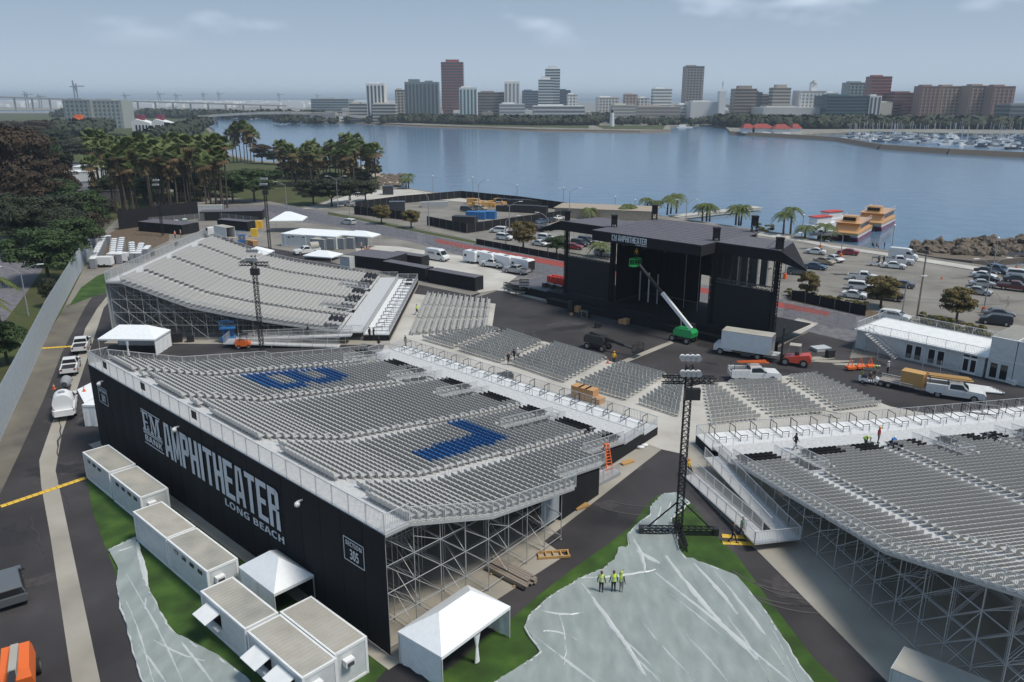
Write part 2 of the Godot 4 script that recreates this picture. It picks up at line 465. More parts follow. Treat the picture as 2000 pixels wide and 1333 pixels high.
	for i in 20:   # stall lines in the lot
		var a := g(1640 + (i % 10) * 32, 520 + (i / 10) * 42 + (i % 10) * 3, .045)
		var ln := MB.new(); ln.boxb(a, Vector3(2.4, 0, .5), Vector3(0, .002, 0), Vector3(-.01, 0, .05)); struct(ln, "stall_line", "stall_line")
	var dust := MB.new()
	for q in [[1590, 700, 3.0, .8], [1625, 706, 3.2, .7], [1660, 712, 2.4, .6]]:
		var c := g(q[0], q[1], .05)
		var ring := []
		for k in 14: ring.append(c + Vector3(cos(TAU * k / 14.0) * q[2], 0, sin(TAU * k / 14.0) * q[3] ) * rng.randf_range(.7, 1.15))
		for k in ring.size(): dust.tri(c + Vector3(0, .004 * (q[0] - 1590) / 35.0, 0), ring[k], ring[(k + 1) % 14], Vector3.UP)
	struct(dust, "spilled_sand", "strip")
	var st := MB.new(); var st2 := MB.new()
	for i in 60:   # worn and stained patches with ragged outlines
		var q: Array = [[1000, 600, 260, 60], [1200, 660, 200, 40], [40, 1000, 90, 260], [1560, 740, 200, 40], [1200, 960, 80, 60], [1600, 1130, 90, 90], [1700, 540, 240, 50], [180, 760, 30, 120]][i % 8]
		var c := g(q[0] + rng.randf_range(-1, 1) * q[2], q[1] + rng.randf_range(-1, 1) * q[3], .0175 + .00002 * i)
		var r := rng.randf_range(.3, 1.6)
		var ln := rng.randf_range(1.0, 3.5); var an := rng.randf() * PI
		var ring := []
		for k in 18:
			var a := TAU * k / 18.0
			ring.append(c + Basis(Vector3.UP, an) * Vector3(cos(a) * r * ln, 0, sin(a) * r) * rng.randf_range(.55, 1.2))
		for k in 18: (st if i % 3 else st2).tri(c, ring[k], ring[(k + 1) % 18], Vector3.UP)
	struct(st, "worn_patches", "worn_patch")
	struct(st2, "oil_stains", "oil_stain")
	plastic("ground_cover", "large translucent plastic sheet spread over the lawn below the mast", [[1293, 968], [1320, 966], [1347, 983], [1329, 999], [1310, 1015], [1322, 1040], [1325, 1075], [1340, 1093], [1398, 1111], [1440, 1130], [1490, 1190], [1530, 1250], [1560, 1300], [1600, 1350], [1560, 1420], [960, 1420], [940, 1350], [993, 1320], [1039, 1290], [1057, 1275], [1039, 1250], [1025, 1226], [1033, 1205], [1072, 1169], [1132, 1132], [1178, 1114], [1202, 1095], [1208, 1074], [1228, 1070], [1226, 1045], [1247, 1024], [1270, 1008], [1272, 990]], 0.36, [[1133, 1136, 1275, 1345, .16, .3], [1280, 1118, 1560, 1345, .14, .4], [1300, 1085, 1480, 1290, .20, -.5], [1395, 1115, 1530, 1300, .12, .4], [1350, 1095, 1440, 1200, .16, .3], [1235, 1048, 1260, 1120, .14, .2], [1245, 1075, 1290, 1100, .2, .2], [1140, 1128, 1280, 1112, .14, .2], [1050, 1190, 1140, 1196, .10, .3], [1060, 1232, 1130, 1250, .10, -.4], [1090, 1200, 1100, 1300, .07, .3], [1040, 1240, 1180, 1345, .10, .3], [1180, 1215, 1290, 1320, .05, .4], [1250, 1210, 1370, 1340, .05, -.4], [1310, 1160, 1420, 1250, .05, .3], [1400, 1180, 1500, 1330, .05, .4], [1220, 1265, 1300, 1345, .05, .3], [1330, 1230, 1430, 1345, .04, .3], [1290, 990, 1275, 1030, .12, .1], [1310, 980, 1296, 1008, .10, .1], [1450, 1150, 1560, 1340, .05, .5]])
	plastic("ground_cover", "long translucent plastic sheet beside the white modular units", [[211, 1077], [265, 1052], [268, 1084], [279, 1131], [306, 1186], [333, 1237], [374, 1257], [425, 1284], [483, 1329], [520, 1380], [330, 1400], [285, 1345], [272, 1312], [258, 1264], [245, 1213], [234, 1179], [228, 1138], [231, 1114]], 0.3, [[266, 1058, 282, 1190, .16, .3], [235, 1150, 300, 1345, .08, .3], [245, 1120, 360, 1345, .06, .4], [300, 1190, 420, 1340, .10, .4], [262, 1250, 330, 1345, .05, .3], [215, 1080, 262, 1066, .14, .1], [300, 1250, 400, 1290, .06, .3]])

func plastic(called: String, label: String, a: Array, cell: float, folds := []) -> void:
	var poly := px_poly(a)
	var p2 := PackedVector2Array()
	for p in poly: p2.append(Vector2(p.x, p.z))
	var lo := p2[0]; var hi := p2[0]
	for p in p2: lo = lo.min(p); hi = hi.max(p)
	var f := FastNoiseLite.new()
	f.seed = 5; f.frequency = 0.28; f.fractal_octaves = 3
	var f2 := FastNoiseLite.new()
	f2.seed = 9; f2.frequency = 0.9; f2.fractal_octaves = 2; f2.fractal_type = FastNoiseLite.FRACTAL_RIDGED
	var nx := int((hi.x - lo.x) / cell) + 2
	var nz := int((hi.y - lo.y) / cell) + 2
	var pt := []
	for j in nz + 1:
		var row := []
		for i in nx + 1:
			var q := lo + Vector2(i, j) * cell
			var inside := Geometry2D.is_point_in_polygon(q, p2)
			var near := 1e9; var best := q
			for k in p2.size():
				var c := Geometry2D.get_closest_point_to_segment(q, p2[k], p2[(k + 1) % p2.size()])
				var dd := c.distance_to(q)
				if dd < near: near = dd; best = c
			var keep := inside
			if not inside and near < cell * 0.75: q = best; keep = true
			var crease := pow(maxf(f2.get_noise_2d(q.x * 0.35 + q.y * 0.9, q.y * 0.25 - q.x * 0.2), 0.0), 3.0) * 0.045
			var seam := 0.0
			for sd in [-6.0, 0.5, 7.0, 14.0, 20.0]:
				seam = maxf(seam, 0.08 * exp(-pow((q.x + q.y * 0.42 + 16.0 - sd) / 0.16, 2.0)))
			var edge := (0.10 + 0.10 * f.get_noise_2d(q.x * 4.0, q.y * 4.0)) * exp(-near * 2.2)
			row.append([keep, Vector3(q.x, 0.08 + 0.03 * (f.get_noise_2dv(q) + 1.0) + crease + seam + maxf(edge, 0.0), q.y)])
		pt.append(row)
	var st := SurfaceTool.new()
	st.begin(Mesh.PRIMITIVE_TRIANGLES)
	st.set_smooth_group(0)
	for j in nz:
		for i in nx:
			for tr in [[pt[j][i], pt[j][i + 1], pt[j + 1][i + 1]], [pt[j][i], pt[j + 1][i + 1], pt[j + 1][i]]]:
				if tr[0][0] and tr[1][0] and tr[2][0]:
					st.add_vertex(tr[0][1]); st.add_vertex(tr[1][1]); st.add_vertex(tr[2][1])
	st.generate_normals()
	var o := put_mesh(st.commit(), numbered(called), "plastic", self)
	tag(o, label, "plastic sheet")
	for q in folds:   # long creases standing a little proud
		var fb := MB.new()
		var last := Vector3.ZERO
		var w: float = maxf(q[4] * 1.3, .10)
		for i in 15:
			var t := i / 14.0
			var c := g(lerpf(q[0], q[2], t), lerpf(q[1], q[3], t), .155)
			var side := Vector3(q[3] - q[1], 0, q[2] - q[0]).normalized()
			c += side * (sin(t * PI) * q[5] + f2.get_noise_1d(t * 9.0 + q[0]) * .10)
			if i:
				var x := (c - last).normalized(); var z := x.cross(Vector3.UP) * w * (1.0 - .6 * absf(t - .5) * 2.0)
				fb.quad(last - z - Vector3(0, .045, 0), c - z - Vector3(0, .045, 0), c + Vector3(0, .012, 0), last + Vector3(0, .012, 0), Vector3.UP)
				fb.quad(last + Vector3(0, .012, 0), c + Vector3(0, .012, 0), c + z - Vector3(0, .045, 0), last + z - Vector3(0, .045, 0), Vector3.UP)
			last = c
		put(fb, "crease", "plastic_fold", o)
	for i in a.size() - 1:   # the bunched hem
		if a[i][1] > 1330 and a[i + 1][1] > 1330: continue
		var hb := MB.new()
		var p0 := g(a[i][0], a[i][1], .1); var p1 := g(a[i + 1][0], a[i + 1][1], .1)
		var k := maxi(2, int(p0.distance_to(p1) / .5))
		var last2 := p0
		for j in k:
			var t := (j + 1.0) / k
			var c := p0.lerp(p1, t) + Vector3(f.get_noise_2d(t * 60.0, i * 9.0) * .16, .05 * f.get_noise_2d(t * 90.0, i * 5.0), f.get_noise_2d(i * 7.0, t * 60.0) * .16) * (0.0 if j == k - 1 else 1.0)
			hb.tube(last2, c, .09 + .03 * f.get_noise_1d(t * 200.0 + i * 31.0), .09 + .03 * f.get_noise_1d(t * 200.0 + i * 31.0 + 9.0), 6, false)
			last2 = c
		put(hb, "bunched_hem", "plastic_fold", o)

# ---------- grandstands ----------
func seat_mesh() -> ArrayMesh:   # faces +Z; origin on the tread under the seat
	if cache.has("seat"): return cache.seat
	var b := MB.new()
	var out := PackedVector2Array([Vector2(-.245, .36), Vector2(.245, .36), Vector2(.245, .70), Vector2(.19, .80), Vector2(.06, .83), Vector2(-.06, .83), Vector2(-.19, .80), Vector2(-.245, .70)])
	b.prism(out, Vector3(0, -0.02, -.10), Vector3(1, 0, 0), Vector3(0, 1, -.16), Vector3(0, 0, -.045))
	b.boxb(Vector3(0, .42, .09), Vector3(.235, 0, 0), Vector3(0, .03, 0), Vector3(0, .015, .20))
	b.boxb(Vector3(0, .20, .02), Vector3(.03, 0, 0), Vector3(0, .20, 0), Vector3(0, 0, .09))
	cache.seat = b.mesh()
	return cache.seat

func hoop_mesh() -> ArrayMesh:   # aisle hand hoop
	if cache.has("hoop"): return cache.hoop
	var b := MB.new()
	b.tube(Vector3(0, 0, 0), Vector3(0, .82, 0), .02, .02, 5)
	var last := Vector3.ZERO
	for i in 11:
		var a := TAU * i / 10.0
		var p := Vector3(cos(a) * .12, .92 + .04 * sin(a), sin(a) * .36)
		if i: b.tube(last, p, .022, .022, 5, false)
		last = p
	cache.hoop = b.mesh()
	return cache.hoop

func panel_mesh(len: float, rise: float, h: float, gap := 0.13, thick := 0.02) -> ArrayMesh:
	var key := "panel %.2f %.2f %.2f %.2f" % [len, rise, h, gap]
	if cache.has(key): return cache[key]
	var b := MB.new()
	var e := Vector3(len, rise, 0)
	b.beam(Vector3(0, h, 0), e + Vector3(0, h, 0), .05)
	b.beam(Vector3(0, .10, 0), e + Vector3(0, .10, 0), .04)
	b.beam(Vector3(0, -.05, 0), Vector3(0, h + .03, 0), .06)
	var k := int(len / gap)
	for i in range(1, k):
		var p := e * (float(i) / k)
		b.beam(p + Vector3(0, .10, 0), p + Vector3(0, h, 0), thick)
	cache[key] = b.mesh()
	return cache[key]

func rail(a: Vector3, c: Vector3, parent: Node, h := 1.07, step := 2.0, m := "alu", called := "rail_panel", gap := 0.13) -> void:
	var flat := Vector2(c.x - a.x, c.z - a.z).length()
	if flat < 0.1: return
	var k := maxi(1, int(round(flat / step)))
	var yaw := yaw_of(a, c)
	var dl := snappedf(flat / k, 0.01)
	var dr := snappedf((c.y - a.y) / k, 0.01)
	for i in k:
		var o := put_mesh(panel_mesh(dl, dr, h, gap), called, m, parent)
		o.position = a.lerp(c, float(i) / k)
		o.rotation.y = yaw

class Stand:
	var o: Vector2          # (x, d) of the rear corner
	var e: Vector2
	var n: Vector2
	var prof: Array         # [s, height]
	var skew := 0.0
	var brk := 10.0
	func h(s: float) -> float:
		for i in prof.size() - 1:
			if s <= prof[i + 1][0]:
				var a = prof[i]; var b = prof[i + 1]
				return a[1] + (b[1] - a[1]) * clampf((s - a[0]) / (b[0] - a[0]), 0.0, 1.0)
		return prof[-1][1]
	func w(r: float, s: float, y: float) -> Vector3:
		var rr := r + skew * maxf(0.0, s - brk)
		var p := o + e * rr + n * s
		return Vector3(p.x, y, -p.y)
	func yaw_e() -> float:
		return atan2(e.y, e.x)

func in_b(w: float, t: float) -> bool:
	if w < 0 or w > 1 or t < 0 or t > 1: return false
	if w > .86 and (t < .12 or t > .88 or absf(t - .5) < .06): return false
	return t < .20 or t > .80 or absf(t - .5) < .11 or w < .27 or w > .73

func build_stand(S: Stand, node: Node3D, L0: Callable, L1: Callable, rows: int, pitch: float, s0: float, aisles: Array, wells: Array, walk: float, front: float, boxes: Vector2, open_end: float, letters := false) -> void:
	# rear walkway
	var b := MB.new()
	var ye := S.yaw_e()
	b.slab([S.w(L0.call(0.0), -.05, 0), S.w(L1.call(0.0), -.05, 0), S.w(L1.call(0.0), s0, 0), S.w(L0.call(0.0), s0, 0)], S.h(0) - .08, S.h(0))
	put(b, "rear_walkway", "deck", node)
	var seats := []; var blue := []; var black := []
	var basis := Basis(Vector3.UP, ye + PI)     # seat +Z looks along n
	for k in rows:
		var s := s0 + k * pitch
		var y := S.h(s + pitch * .5)
		var a: float = L0.call(s); var c: float = L1.call(s)
		var cuts := [[a, c]]
		for q in wells:
			if s > q[1] and s < q[2]:
				var nw := []
				for seg in cuts:
					if q[0] - q[3] > seg[0] and q[0] + q[3] < seg[1]:
						nw.append([seg[0], q[0] - q[3]]); nw.append([q[0] + q[3], seg[1]])
					else: nw.append(seg)
				cuts = nw
		for seg in cuts:
			var t := MB.new()
			t.slab([S.w(seg[0], s, 0), S.w(seg[1], s, 0), S.w(seg[1], s + pitch + .02, 0), S.w(seg[0], s + pitch + .02, 0)], y - .07, y)
			put(t, "row_deck", "deck", node)
		var r := a + .45
		while r < c - .25:
			var ok := true
			for q in aisles:
				if absf(r - q) < .72: ok = false
			for q in wells:
				if s > q[1] - .4 and s < q[2] and absf(r - q[0]) < q[3] + .35: ok = false
			if k == 0 and fposmod(r, 11.0) > 8.6: ok = false
			if ok:
				var x := Transform3D(basis, S.w(r, s + .22, y))
				var is_blue := false
				if letters:
					var rr := r + S.skew * maxf(0.0, s - S.brk)
					is_blue = in_b((rr - 6.9 + (s - 12.0) * .16) / 7.6, (s - 11.9) / 11.8)
					var lr := rr + (s - 12.0) * .15
					if s > 11.9 and s < 23.8 and lr > 36.0 and lr < 38.7: is_blue = true
					if s > 21.2 and s < 23.8 and lr > 31.4 and lr < 38.7: is_blue = true
				if is_blue: blue.append(x)
				elif k >= rows - 3 and fposmod(r, 6.1) < 4.6: black.append(x)
				else: seats.append(x)
			r += .515
	var eye := Vector3(0, EYE, 0)
	seats.sort_custom(func(p, q): return p.origin.distance_squared_to(eye) < q.origin.distance_squared_to(eye))
	# the photograph shows some of each stand off frame: the ones in view first
	var shown := []; var rest := []
	for x in seats:
		var q: Vector3 = x.origin - eye
		var f := -q.z * cos(TILT) - q.y * sin(TILT)
		var inside: bool = f > 1.0 and absf(q.x / f) < .645 and (-q.z * sin(TILT) + q.y * cos(TILT)) / f > -.43
		if inside and shown.size() < 300: shown.append(x)
		else: rest.append(x)
	for x in shown: put_mesh(seat_mesh(), "seat", "seat", node).transform = x
	many(seat_mesh(), rest, "seats", "seat", node)
	for x in blue:
		var o := put_mesh(seat_mesh(), "blue_seat", "seat_blue", node)
		o.transform = x
	for x in black.slice(0, 280): put_mesh(seat_mesh(), "black_seat", "seat_black", node).transform = x
	for q in aisles:
		for k in range(1, rows - 2, 2):
			var s := s0 + k * pitch
			var o := put_mesh(hoop_mesh(), "aisle_hoop", "alu", node)
			o.transform = Transform3D(Basis(Vector3.UP, ye), S.w(q, s + .5, S.h(s + pitch * .5)))
		for k in range(0, rows):   # half steps in the aisle
			var s := s0 + k * pitch
			var t := MB.new()
			var y := S.h(s + pitch * .5)
			t.slab([S.w(q - .5, s - .28, 0), S.w(q + .5, s - .28, 0), S.w(q + .5, s + .02, 0), S.w(q - .5, s + .02, 0)], y - .02, y + (S.h(s - pitch * .5) - y) * .5)
			put(t, "aisle_step", "alu", node)
	# rails: rear, both sides
	var H0 := S.h(0)
	rail(S.w(L0.call(0.0), 0, H0), S.w(L1.call(0.0), 0, H0), node, 1.45, 1.9)
	for side in [L0, L1]:
		rail(S.w(side.call(0.0), 0, H0), S.w(side.call(1.9), 2.0, H0), node, 1.35, 2.0)
		var s := s0
		var prev: float = side.call(s0)
		while s < front - .4:
			var s2 := minf(s + 2 * pitch, front)
			var rr: float = side.call(s + .1)
			if absf(rr - prev) > .4: rail(S.w(prev, s, S.h(s)), S.w(rr, s, S.h(s)), node)
			rail(S.w(rr, s, S.h(s)), S.w(rr, s2, S.h(s2)), node, 1.1, 3.0)
			prev = rr
			s = s2
		# stringer under the edge
		var t := MB.new()
		var pr := [0.0, s0, S.brk, 14.0, 19.95, 20.05, 26.95, 27.05, front]
		pr.sort()
		for i in pr.size() - 1:
			if pr[i + 1] - pr[i] > .5: t.beam(S.w(side.call(pr[i]), pr[i], S.h(pr[i]) - .16), S.w(side.call(pr[i]), pr[i + 1], S.h(pr[i + 1]) - .16), .10, .22)
		put(t, "edge_stringer", "steel", node)
	for q in wells:
		var yw := S.h(front) 
		rail(S.w(q[0] - q[3], q[1], S.h(q[1])), S.w(q[0] - q[3], q[2], S.h(q[2])), node, 1.1, 1.5)
		rail(S.w(q[0] + q[3], q[1], S.h(q[1])), S.w(q[0] + q[3], q[2], S.h(q[2])), node, 1.1, 1.5)
		rail(S.w(q[0] - q[3], q[1], S.h(q[1])), S.w(q[0] + q[3], q[1], S.h(q[1])), node, 1.1, 1.5)
		var st := MB.new()
		st.slab([S.w(q[0] - q[3], q[1], 0), S.w(q[0] + q[3], q[1], 0), S.w(q[0] + q[3], q[2], 0), S.w(q[0] - q[3], q[2], 0)], walk - .4, walk - .3)
		put(st, "well_floor", "deck", node)
		for i in 6:
			var u := MB.new()
			var sa: float = q[2] - .3 - i * .3
			var hy: float = walk - .3 + (S.h(q[1] + .5) - walk) * float(6 - i) / 6.0
			u.slab([S.w(q[0] - .6, sa - .3, 0), S.w(q[0] + .6, sa - .3, 0), S.w(q[0] + .6, sa, 0), S.w(q[0] - .6, sa, 0)], hy - .05, hy)
			put(u, "well_stair", "alu", node)
	# front walkway and its face
	var fw := MB.new()
	fw.slab([S.w(L0.call(front), front, 0), S.w(L1.call(front), front, 0), S.w(L1.call(front), boxes.x, 0), S.w(L0.call(front), boxes.x, 0)], walk - .12, walk)
	put(fw, "front_walkway", "deck", node)
	rail(S.w(L0.call(front), front, walk), S.w(L0.call(front), boxes.x, walk), node, 1.1, 1.8)
	rail(S.w(L1.call(front), front, walk), S.w(L1.call(front), boxes.x, walk), node, 1.1, 1.8)
	# box seating platform: a lower white floor split by black frames
	var y2 := walk - .35
	var ra: float = L0.call(front); var rb: float = L1.call(front)
	var bf := MB.new()
	bf.slab([S.w(ra, boxes.x + .03, 0), S.w(rb, boxes.x + .03, 0), S.w(rb, boxes.y, 0), S.w(ra, boxes.y, 0)], y2 - .1, y2)
	put(bf, "box_floor", "white", node)
	var sk := MB.new()
	sk.quad(S.w(ra, boxes.y + .02, 0.05), S.w(rb, boxes.y + .02, 0.05), S.w(rb, boxes.y + .02, y2 - .1), S.w(ra, boxes.y + .02, y2 - .1))
	sk.quad(S.w(ra - .02, boxes.x, 0.05), S.w(ra - .02, boxes.y, 0.05), S.w(ra - .02, boxes.y, y2 - .1), S.w(ra - .02, boxes.x, y2 - .1))
	sk.quad(S.w(rb + .02, boxes.x, 0.05), S.w(rb + .02, boxes.y, 0.05), S.w(rb + .02, boxes.y, y2 - .1), S.w(rb + .02, boxes.x, y2 - .1))
	put(sk, "box_skirt", "black_cloth", node)
	rail(S.w(ra, boxes.x, y2), S.w(rb, boxes.x, y2), node, 1.1, 2.2)
	rail(S.w(ra, boxes.y, y2), S.w(rb, boxes.y, y2), node, 1.05, 2.2, "steel", "rail_panel", 0.2)
	rail(S.w(ra, boxes.x, y2), S.w(ra, boxes.y, y2), node, 1.05, 2.2)
	rail(S.w(rb, boxes.x, y2), S.w(rb, boxes.y, y2), node, 1.05, 2.2)
	var q := ra + 1.4
	while q < rb - .5:
		var dv := MB.new()
		var dep := boxes.y - boxes.x
		var p0 := S.w(q, boxes.x + dep * .35, y2); var p1 := S.w(q, boxes.y - .1, y2)
		var up := Vector3(0, 1.05, 0)
		dv.beam(p0, p0 + up * .62, .055); dv.beam(p1, p1 + up, .055)
		var pm := p0.lerp(p1, .5)
		dv.beam(pm, pm + up, .055); dv.beam(pm + up, p1 + up, .055); dv.beam(p0 + up * .62, pm + up * .62, .055)
		dv.beam(p0 + Vector3(0, .1, 0), p1 + Vector3(0, .1, 0), .05)
		var p2 := S.w(q + .75, boxes.x + dep * .35, y2)
		dv.beam(p2, p2 + up * .62, .055); dv.beam(p0 + up * .62, p2 + up * .62, .055)
		put(dv, "box_divider", "black", node)
		q += 2.35
	# scaffolding: one braced frame per line of standards, dense at the open end
	var dir := -1.0 if open_end > 20.0 else 1.0
	var br := MB.new()
	for i in 9:
		var r := open_end + dir * (.35 + (i * 2.4 if i < 6 else 12.0 + (i - 5) * 4.8))
		var fr := MB.new()
		var last := Vector3.ZERO
		var k := 0
		var s := .25
		while s < front - 1.0:
			var hh := S.h(s + .3) - .28
			var foot := S.w(r, s, 0.05); var top := S.w(r, s, hh)
			if hh > 0.6 and r < L1.call(s) + .1 and r > L0.call(s) - .1:
				fr.tube(foot, top, .036, .036, 5)
				fr.tube(foot, foot + Vector3(0, .05, 0), .10, .10, 5)
				if k > 0:
					var lv := .4
					while lv < hh:
						fr.tube(Vector3(last.x, lv, last.z), Vector3(top.x, lv, top.z), .03, .03, 4, false)
						lv += 2.0
					var lo := .4 if k % 2 == 0 else minf(2.4, hh)
					while lo + 2.0 < hh + 1.0:
						fr.tube(Vector3(last.x, minf(lo + 2.0, hh), last.z), Vector3(top.x, lo, top.z), .028, .028, 4, false)
						lo += 2.0
					fr.tube(last + Vector3(0, 0, 0), top, .035, .035, 4, false)
				last = top
			k += 1
			s += 2.3
		put(fr, "scaffold_frame", "steel", node)
		if i > 0 and i < 6:   # raking braces between two frames
			var r0 := r - dir * 2.4
			s = .25
			k = 0
			while s < front - 4.0:
				var hh := S.h(s + .3) - .4
				var lv := .4
				while lv < hh and r < L1.call(s) + .1 and r0 < L1.call(s) + .1:
					br.tube(S.w(r0, s, lv), S.w(r, s, lv), .03, .03, 4, false)
					if k % 2 == i % 2 and lv + 2.0 < hh + .6: br.tube(S.w(r0, s, lv), S.w(r, s, minf(lv + 2.0, hh)), .03, .03, 4, false)
					lv += 2.0
				s += 2.3
				k += 1
	put(br, "cross_braces", "steel", node).set_meta("kind", "stuff")

func make_stands() -> void:
	# centre stand (black wall with lettering)
	var C := Stand.new()
	C.o = Vector2(-43.3, 77.5); C.e = Vector2(.7275, -.6865); C.n = Vector2(.6865, .7275)
	C.prof = [[0, 9.0], [2.0, 9.0], [9.6, 6.4], [20, 4.45], [30.5, 2.55], [35.5, 1.75], [60, 1.42]]
	C.skew = -.085; C.brk = 9.6
	var n := thing("grandstand", "grey grandstand with black wall and blue seats forming letters", "grandstand")
	var la := func(s: float) -> float: return 0.0 if s < 20.0 else 1.3
	var lb := func(s: float) -> float: return 48.6 if s < 20.0 else (46.6 if s < 27.0 else 44.0)
	build_stand(C, n, la, lb, 44, .757, 2.0, [6.7, 17.3, 30.8, 41.1], [[5.2, 29.0, 35.5, .9], [15.4, 28.5, 35.5, 1.0], [23.6, 28.5, 35.5, 1.0], [35.3, 26.5, 35.5, .9]], 1.42, 35.4, Vector2(39.3, 42.4), 48.6, true)
	var pad := MB.new()
	pad.slab([C.w(-1, -1.0, 0), C.w(49.6, -1.0, 0), C.w(49.9, 17, 0), C.w(47.3, 17.5, 0), C.w(46.2, 39.5, 0), C.w(0, 42, 0)], 0.0, .06)
	struct(pad, "stand_pad", "strip")
	# the printed cloth wall at the back
	var c0 := C.w(-.05, -.12, 0.1); var c1 := C.w(48.7, -.12, 0.1)
	var up := Vector3(0, 8.85, 0)
	# taut cloth: slack between the ties, a seam every bay
	var wf := FastNoiseLite.new(); wf.seed = 21; wf.frequency = .35
	var out := Vector3(-C.n.x, 0, C.n.y)
	var grid := []
	for j in 9:
		var row := []
		for i in 101:
			var bay := fposmod(i / 5.0, 1.0)
			var dsp := .035 * sin(bay * PI) * sin(PI * j / 8.0) + .02 * wf.get_noise_2d(i * .6, j * 1.4) - .03
			row.append(c0.lerp(c1, i / 100.0) + up * (j / 8.0) + out * dsp)
		grid.append(row)
	var ws := SurfaceTool.new()
	ws.begin(Mesh.PRIMITIVE_TRIANGLES)
	ws.set_smooth_group(0)
	for j in 8:
		for i in 100:
			for v3 in [grid[j][i], grid[j + 1][i], grid[j + 1][i + 1], grid[j][i], grid[j + 1][i + 1], grid[j][i + 1]]: ws.add_vertex(v3)
	ws.generate_normals()
	put_mesh(ws.commit(), "printed_wall", "black_cloth", n)
	for i in range(1, 20):
		var sm := MB.new()
		sm.boxb(c0.lerp(c1, i / 20.0) + up * .5 + out * -.02, Vector3(C.e.x, 0, -C.e.y) * .025, up * .498, out * .008)
		put(sm, "wall_seam", "black_cloth", n)
	var yaw := C.yaw_e()
	block_text("AMPHITHEATER", C.w(17.0, -.2, 4.25), yaw, 3.37, 19.4, n, "wall_lettering")
	flat_text("LONG BEACH", C.w(27.6, -.2, 3.3), yaw, .62, 8.9, n, "city_lettering")
	flat_text("F", C.w(12.5, -.2, 5.6), yaw, 1.85, 1.35, n, "logo_letter", true)
	flat_text("M", C.w(14.15, -.2, 5.6), yaw, 1.85, 2.2, n, "logo_letter", true)
	flat_text("&", C.w(13.55, -.24, 5.65), yaw, .6, .5, n, "logo_ampersand", true)
	flat_text("BANK", C.w(12.7, -.2, 4.5), yaw, .62, 3.6, n, "bank_lettering")
	var lg := MB.new()
	for yy in [7.6, 5.48, 5.3, 4.25]:
		lg.boxb(C.w(14.5, -.2, yy), Vector3(C.e.x, 0, -C.e.y) * 2.0, Vector3(0, .045, 0), Vector3(C.n.x, 0, -C.n.y) * .01)
	put(lg, "logo_rules", "lettering", n)
	for q in [[44.4, "305"], [2.2, "301"]]:
		var fr := MB.new()
		var e3 := Vector3(C.e.x, 0, -C.e.y)
		for yy in [5.55, 7.25]: fr.boxb(C.w(q[0] + 1.0, -.2, yy), e3 * 1.1, Vector3(0, .03, 0), Vector3(C.n.x, 0, -C.n.y) * .01)
		for rr in [-.1, 2.1]: fr.boxb(C.w(q[0] + rr, -.2, 6.4), e3 * .03, Vector3(0, .85, 0), Vector3(C.n.x, 0, -C.n.y) * .01)
		put(fr, "section_frame", "lettering", n)
		flat_text("SECTION", C.w(q[0] + .12, -.2, 6.72), yaw, .36, 1.76, n, "section_word")
		flat_text(q[1], C.w(q[0] + .55, -.2, 5.75), yaw, .78, .95, n, "section_number")
	for r in [3.6, 20.3, 39.4]:
		var fl := MB.new()
		fl.ball(C.w(r, -.55, 7.85), Vector3(.22, .22, .22), 8, 5)
		fl.boxb(C.w(r, -.3, 8.05), Vector3(.06, 0, 0), Vector3(0, .06, 0), Vector3(C.n.x, 0, -C.n.y) * .2)
		put(fl, "wall_floodlight", "lamp_white", n)
	for r in [4.6, 13.4, 23.4]:
		var sg := MB.new()
		sg.boxb(C.w(r, -.06, 9.95), Vector3(C.e.x, 0, -C.e.y) * .45, Vector3(0, .35, 0), Vector3(C.n.x, 0, -C.n.y) * .01)
		put(sg, "rail_sign", "plastic_black", n)
	var sk := MB.new()   # black skirts along the stepped right edge, grey sheet where they meet the open bay
	sk.quad(C.w(46.5, 21.0, .1), C.w(46.5, 27.0, .1), C.w(46.5, 27.0, C.h(27) - .2), C.w(46.5, 21.0, C.h(21) - .2))
	sk.quad(C.w(46.5, 27.0, .1), C.w(44.1, 27.0, .1), C.w(44.1, 27.0, C.h(27) - .2), C.w(46.5, 27.0, C.h(27) - .2))
	sk.quad(C.w(44.1, 27.0, .1), C.w(44.1, 35.4, .1), C.w(44.1, 35.4, 1.3), C.w(44.1, 27.0, C.h(27) - .2))
	sk.quad(C.w(44.1, 35.4, .1), C.w(44.1, 39.3, .1), C.w(44.1, 39.3, 1.3), C.w(44.1, 35.4, 1.3))
	put(sk, "side_skirt", "black_cloth", n)
	var gs := MB.new()
	gs.quad(C.w(46.4, 18.2, .5), C.w(46.4, 20.8, .5), C.w(46.4, 20.8, C.h(21) - .3), C.w(46.4, 18.2, C.h(18) - .3))
	put(gs, "grey_sheet", "grey_cloth", n)
	# left stand
	var A := Stand.new()
	A.o = Vector2(-59.9, 153.5); A.e = Vector2(0.0, -1.0); A.n = Vector2(1.0, 0.0)
	A.prof = [[0, 9.2], [2.2, 9.15], [12, 5.35], [18, 4.0], [26, 2.7], [34, 1.6], [60, 1.4]]
	A.brk = 12.0
	var n2 := thing("grandstand", "silver grandstand with a mast before it and open scaffolding end", "grandstand")
	build_stand(A, n2, func(_s: float) -> float: return 0.0, func(_s: float) -> float: return 38.4, 42, .757, 2.2, [8.5, 20.5, 31.5], [[12.0, 29.0, 34, 1.0], [27.0, 29.0, 34, 1.0]], 1.4, 34.0, Vector2(37.6, 41.4), 38.4)
	var p2 := MB.new()
	p2.slab([A.w(-1, -1, 0), A.w(39.6, -1, 0), A.w(40.5, 41.6, 0), A.w(-1, 41.6, 0)], 0.0, .06)
	struct(p2, "stand_pad", "strip")
	var gb := MB.new()
	gb.quad(A.w(0, -.12, .2), A.w(38.4, -.12, .2), A.w(38.4, -.12, 8.9), A.w(0, -.12, 8.9))
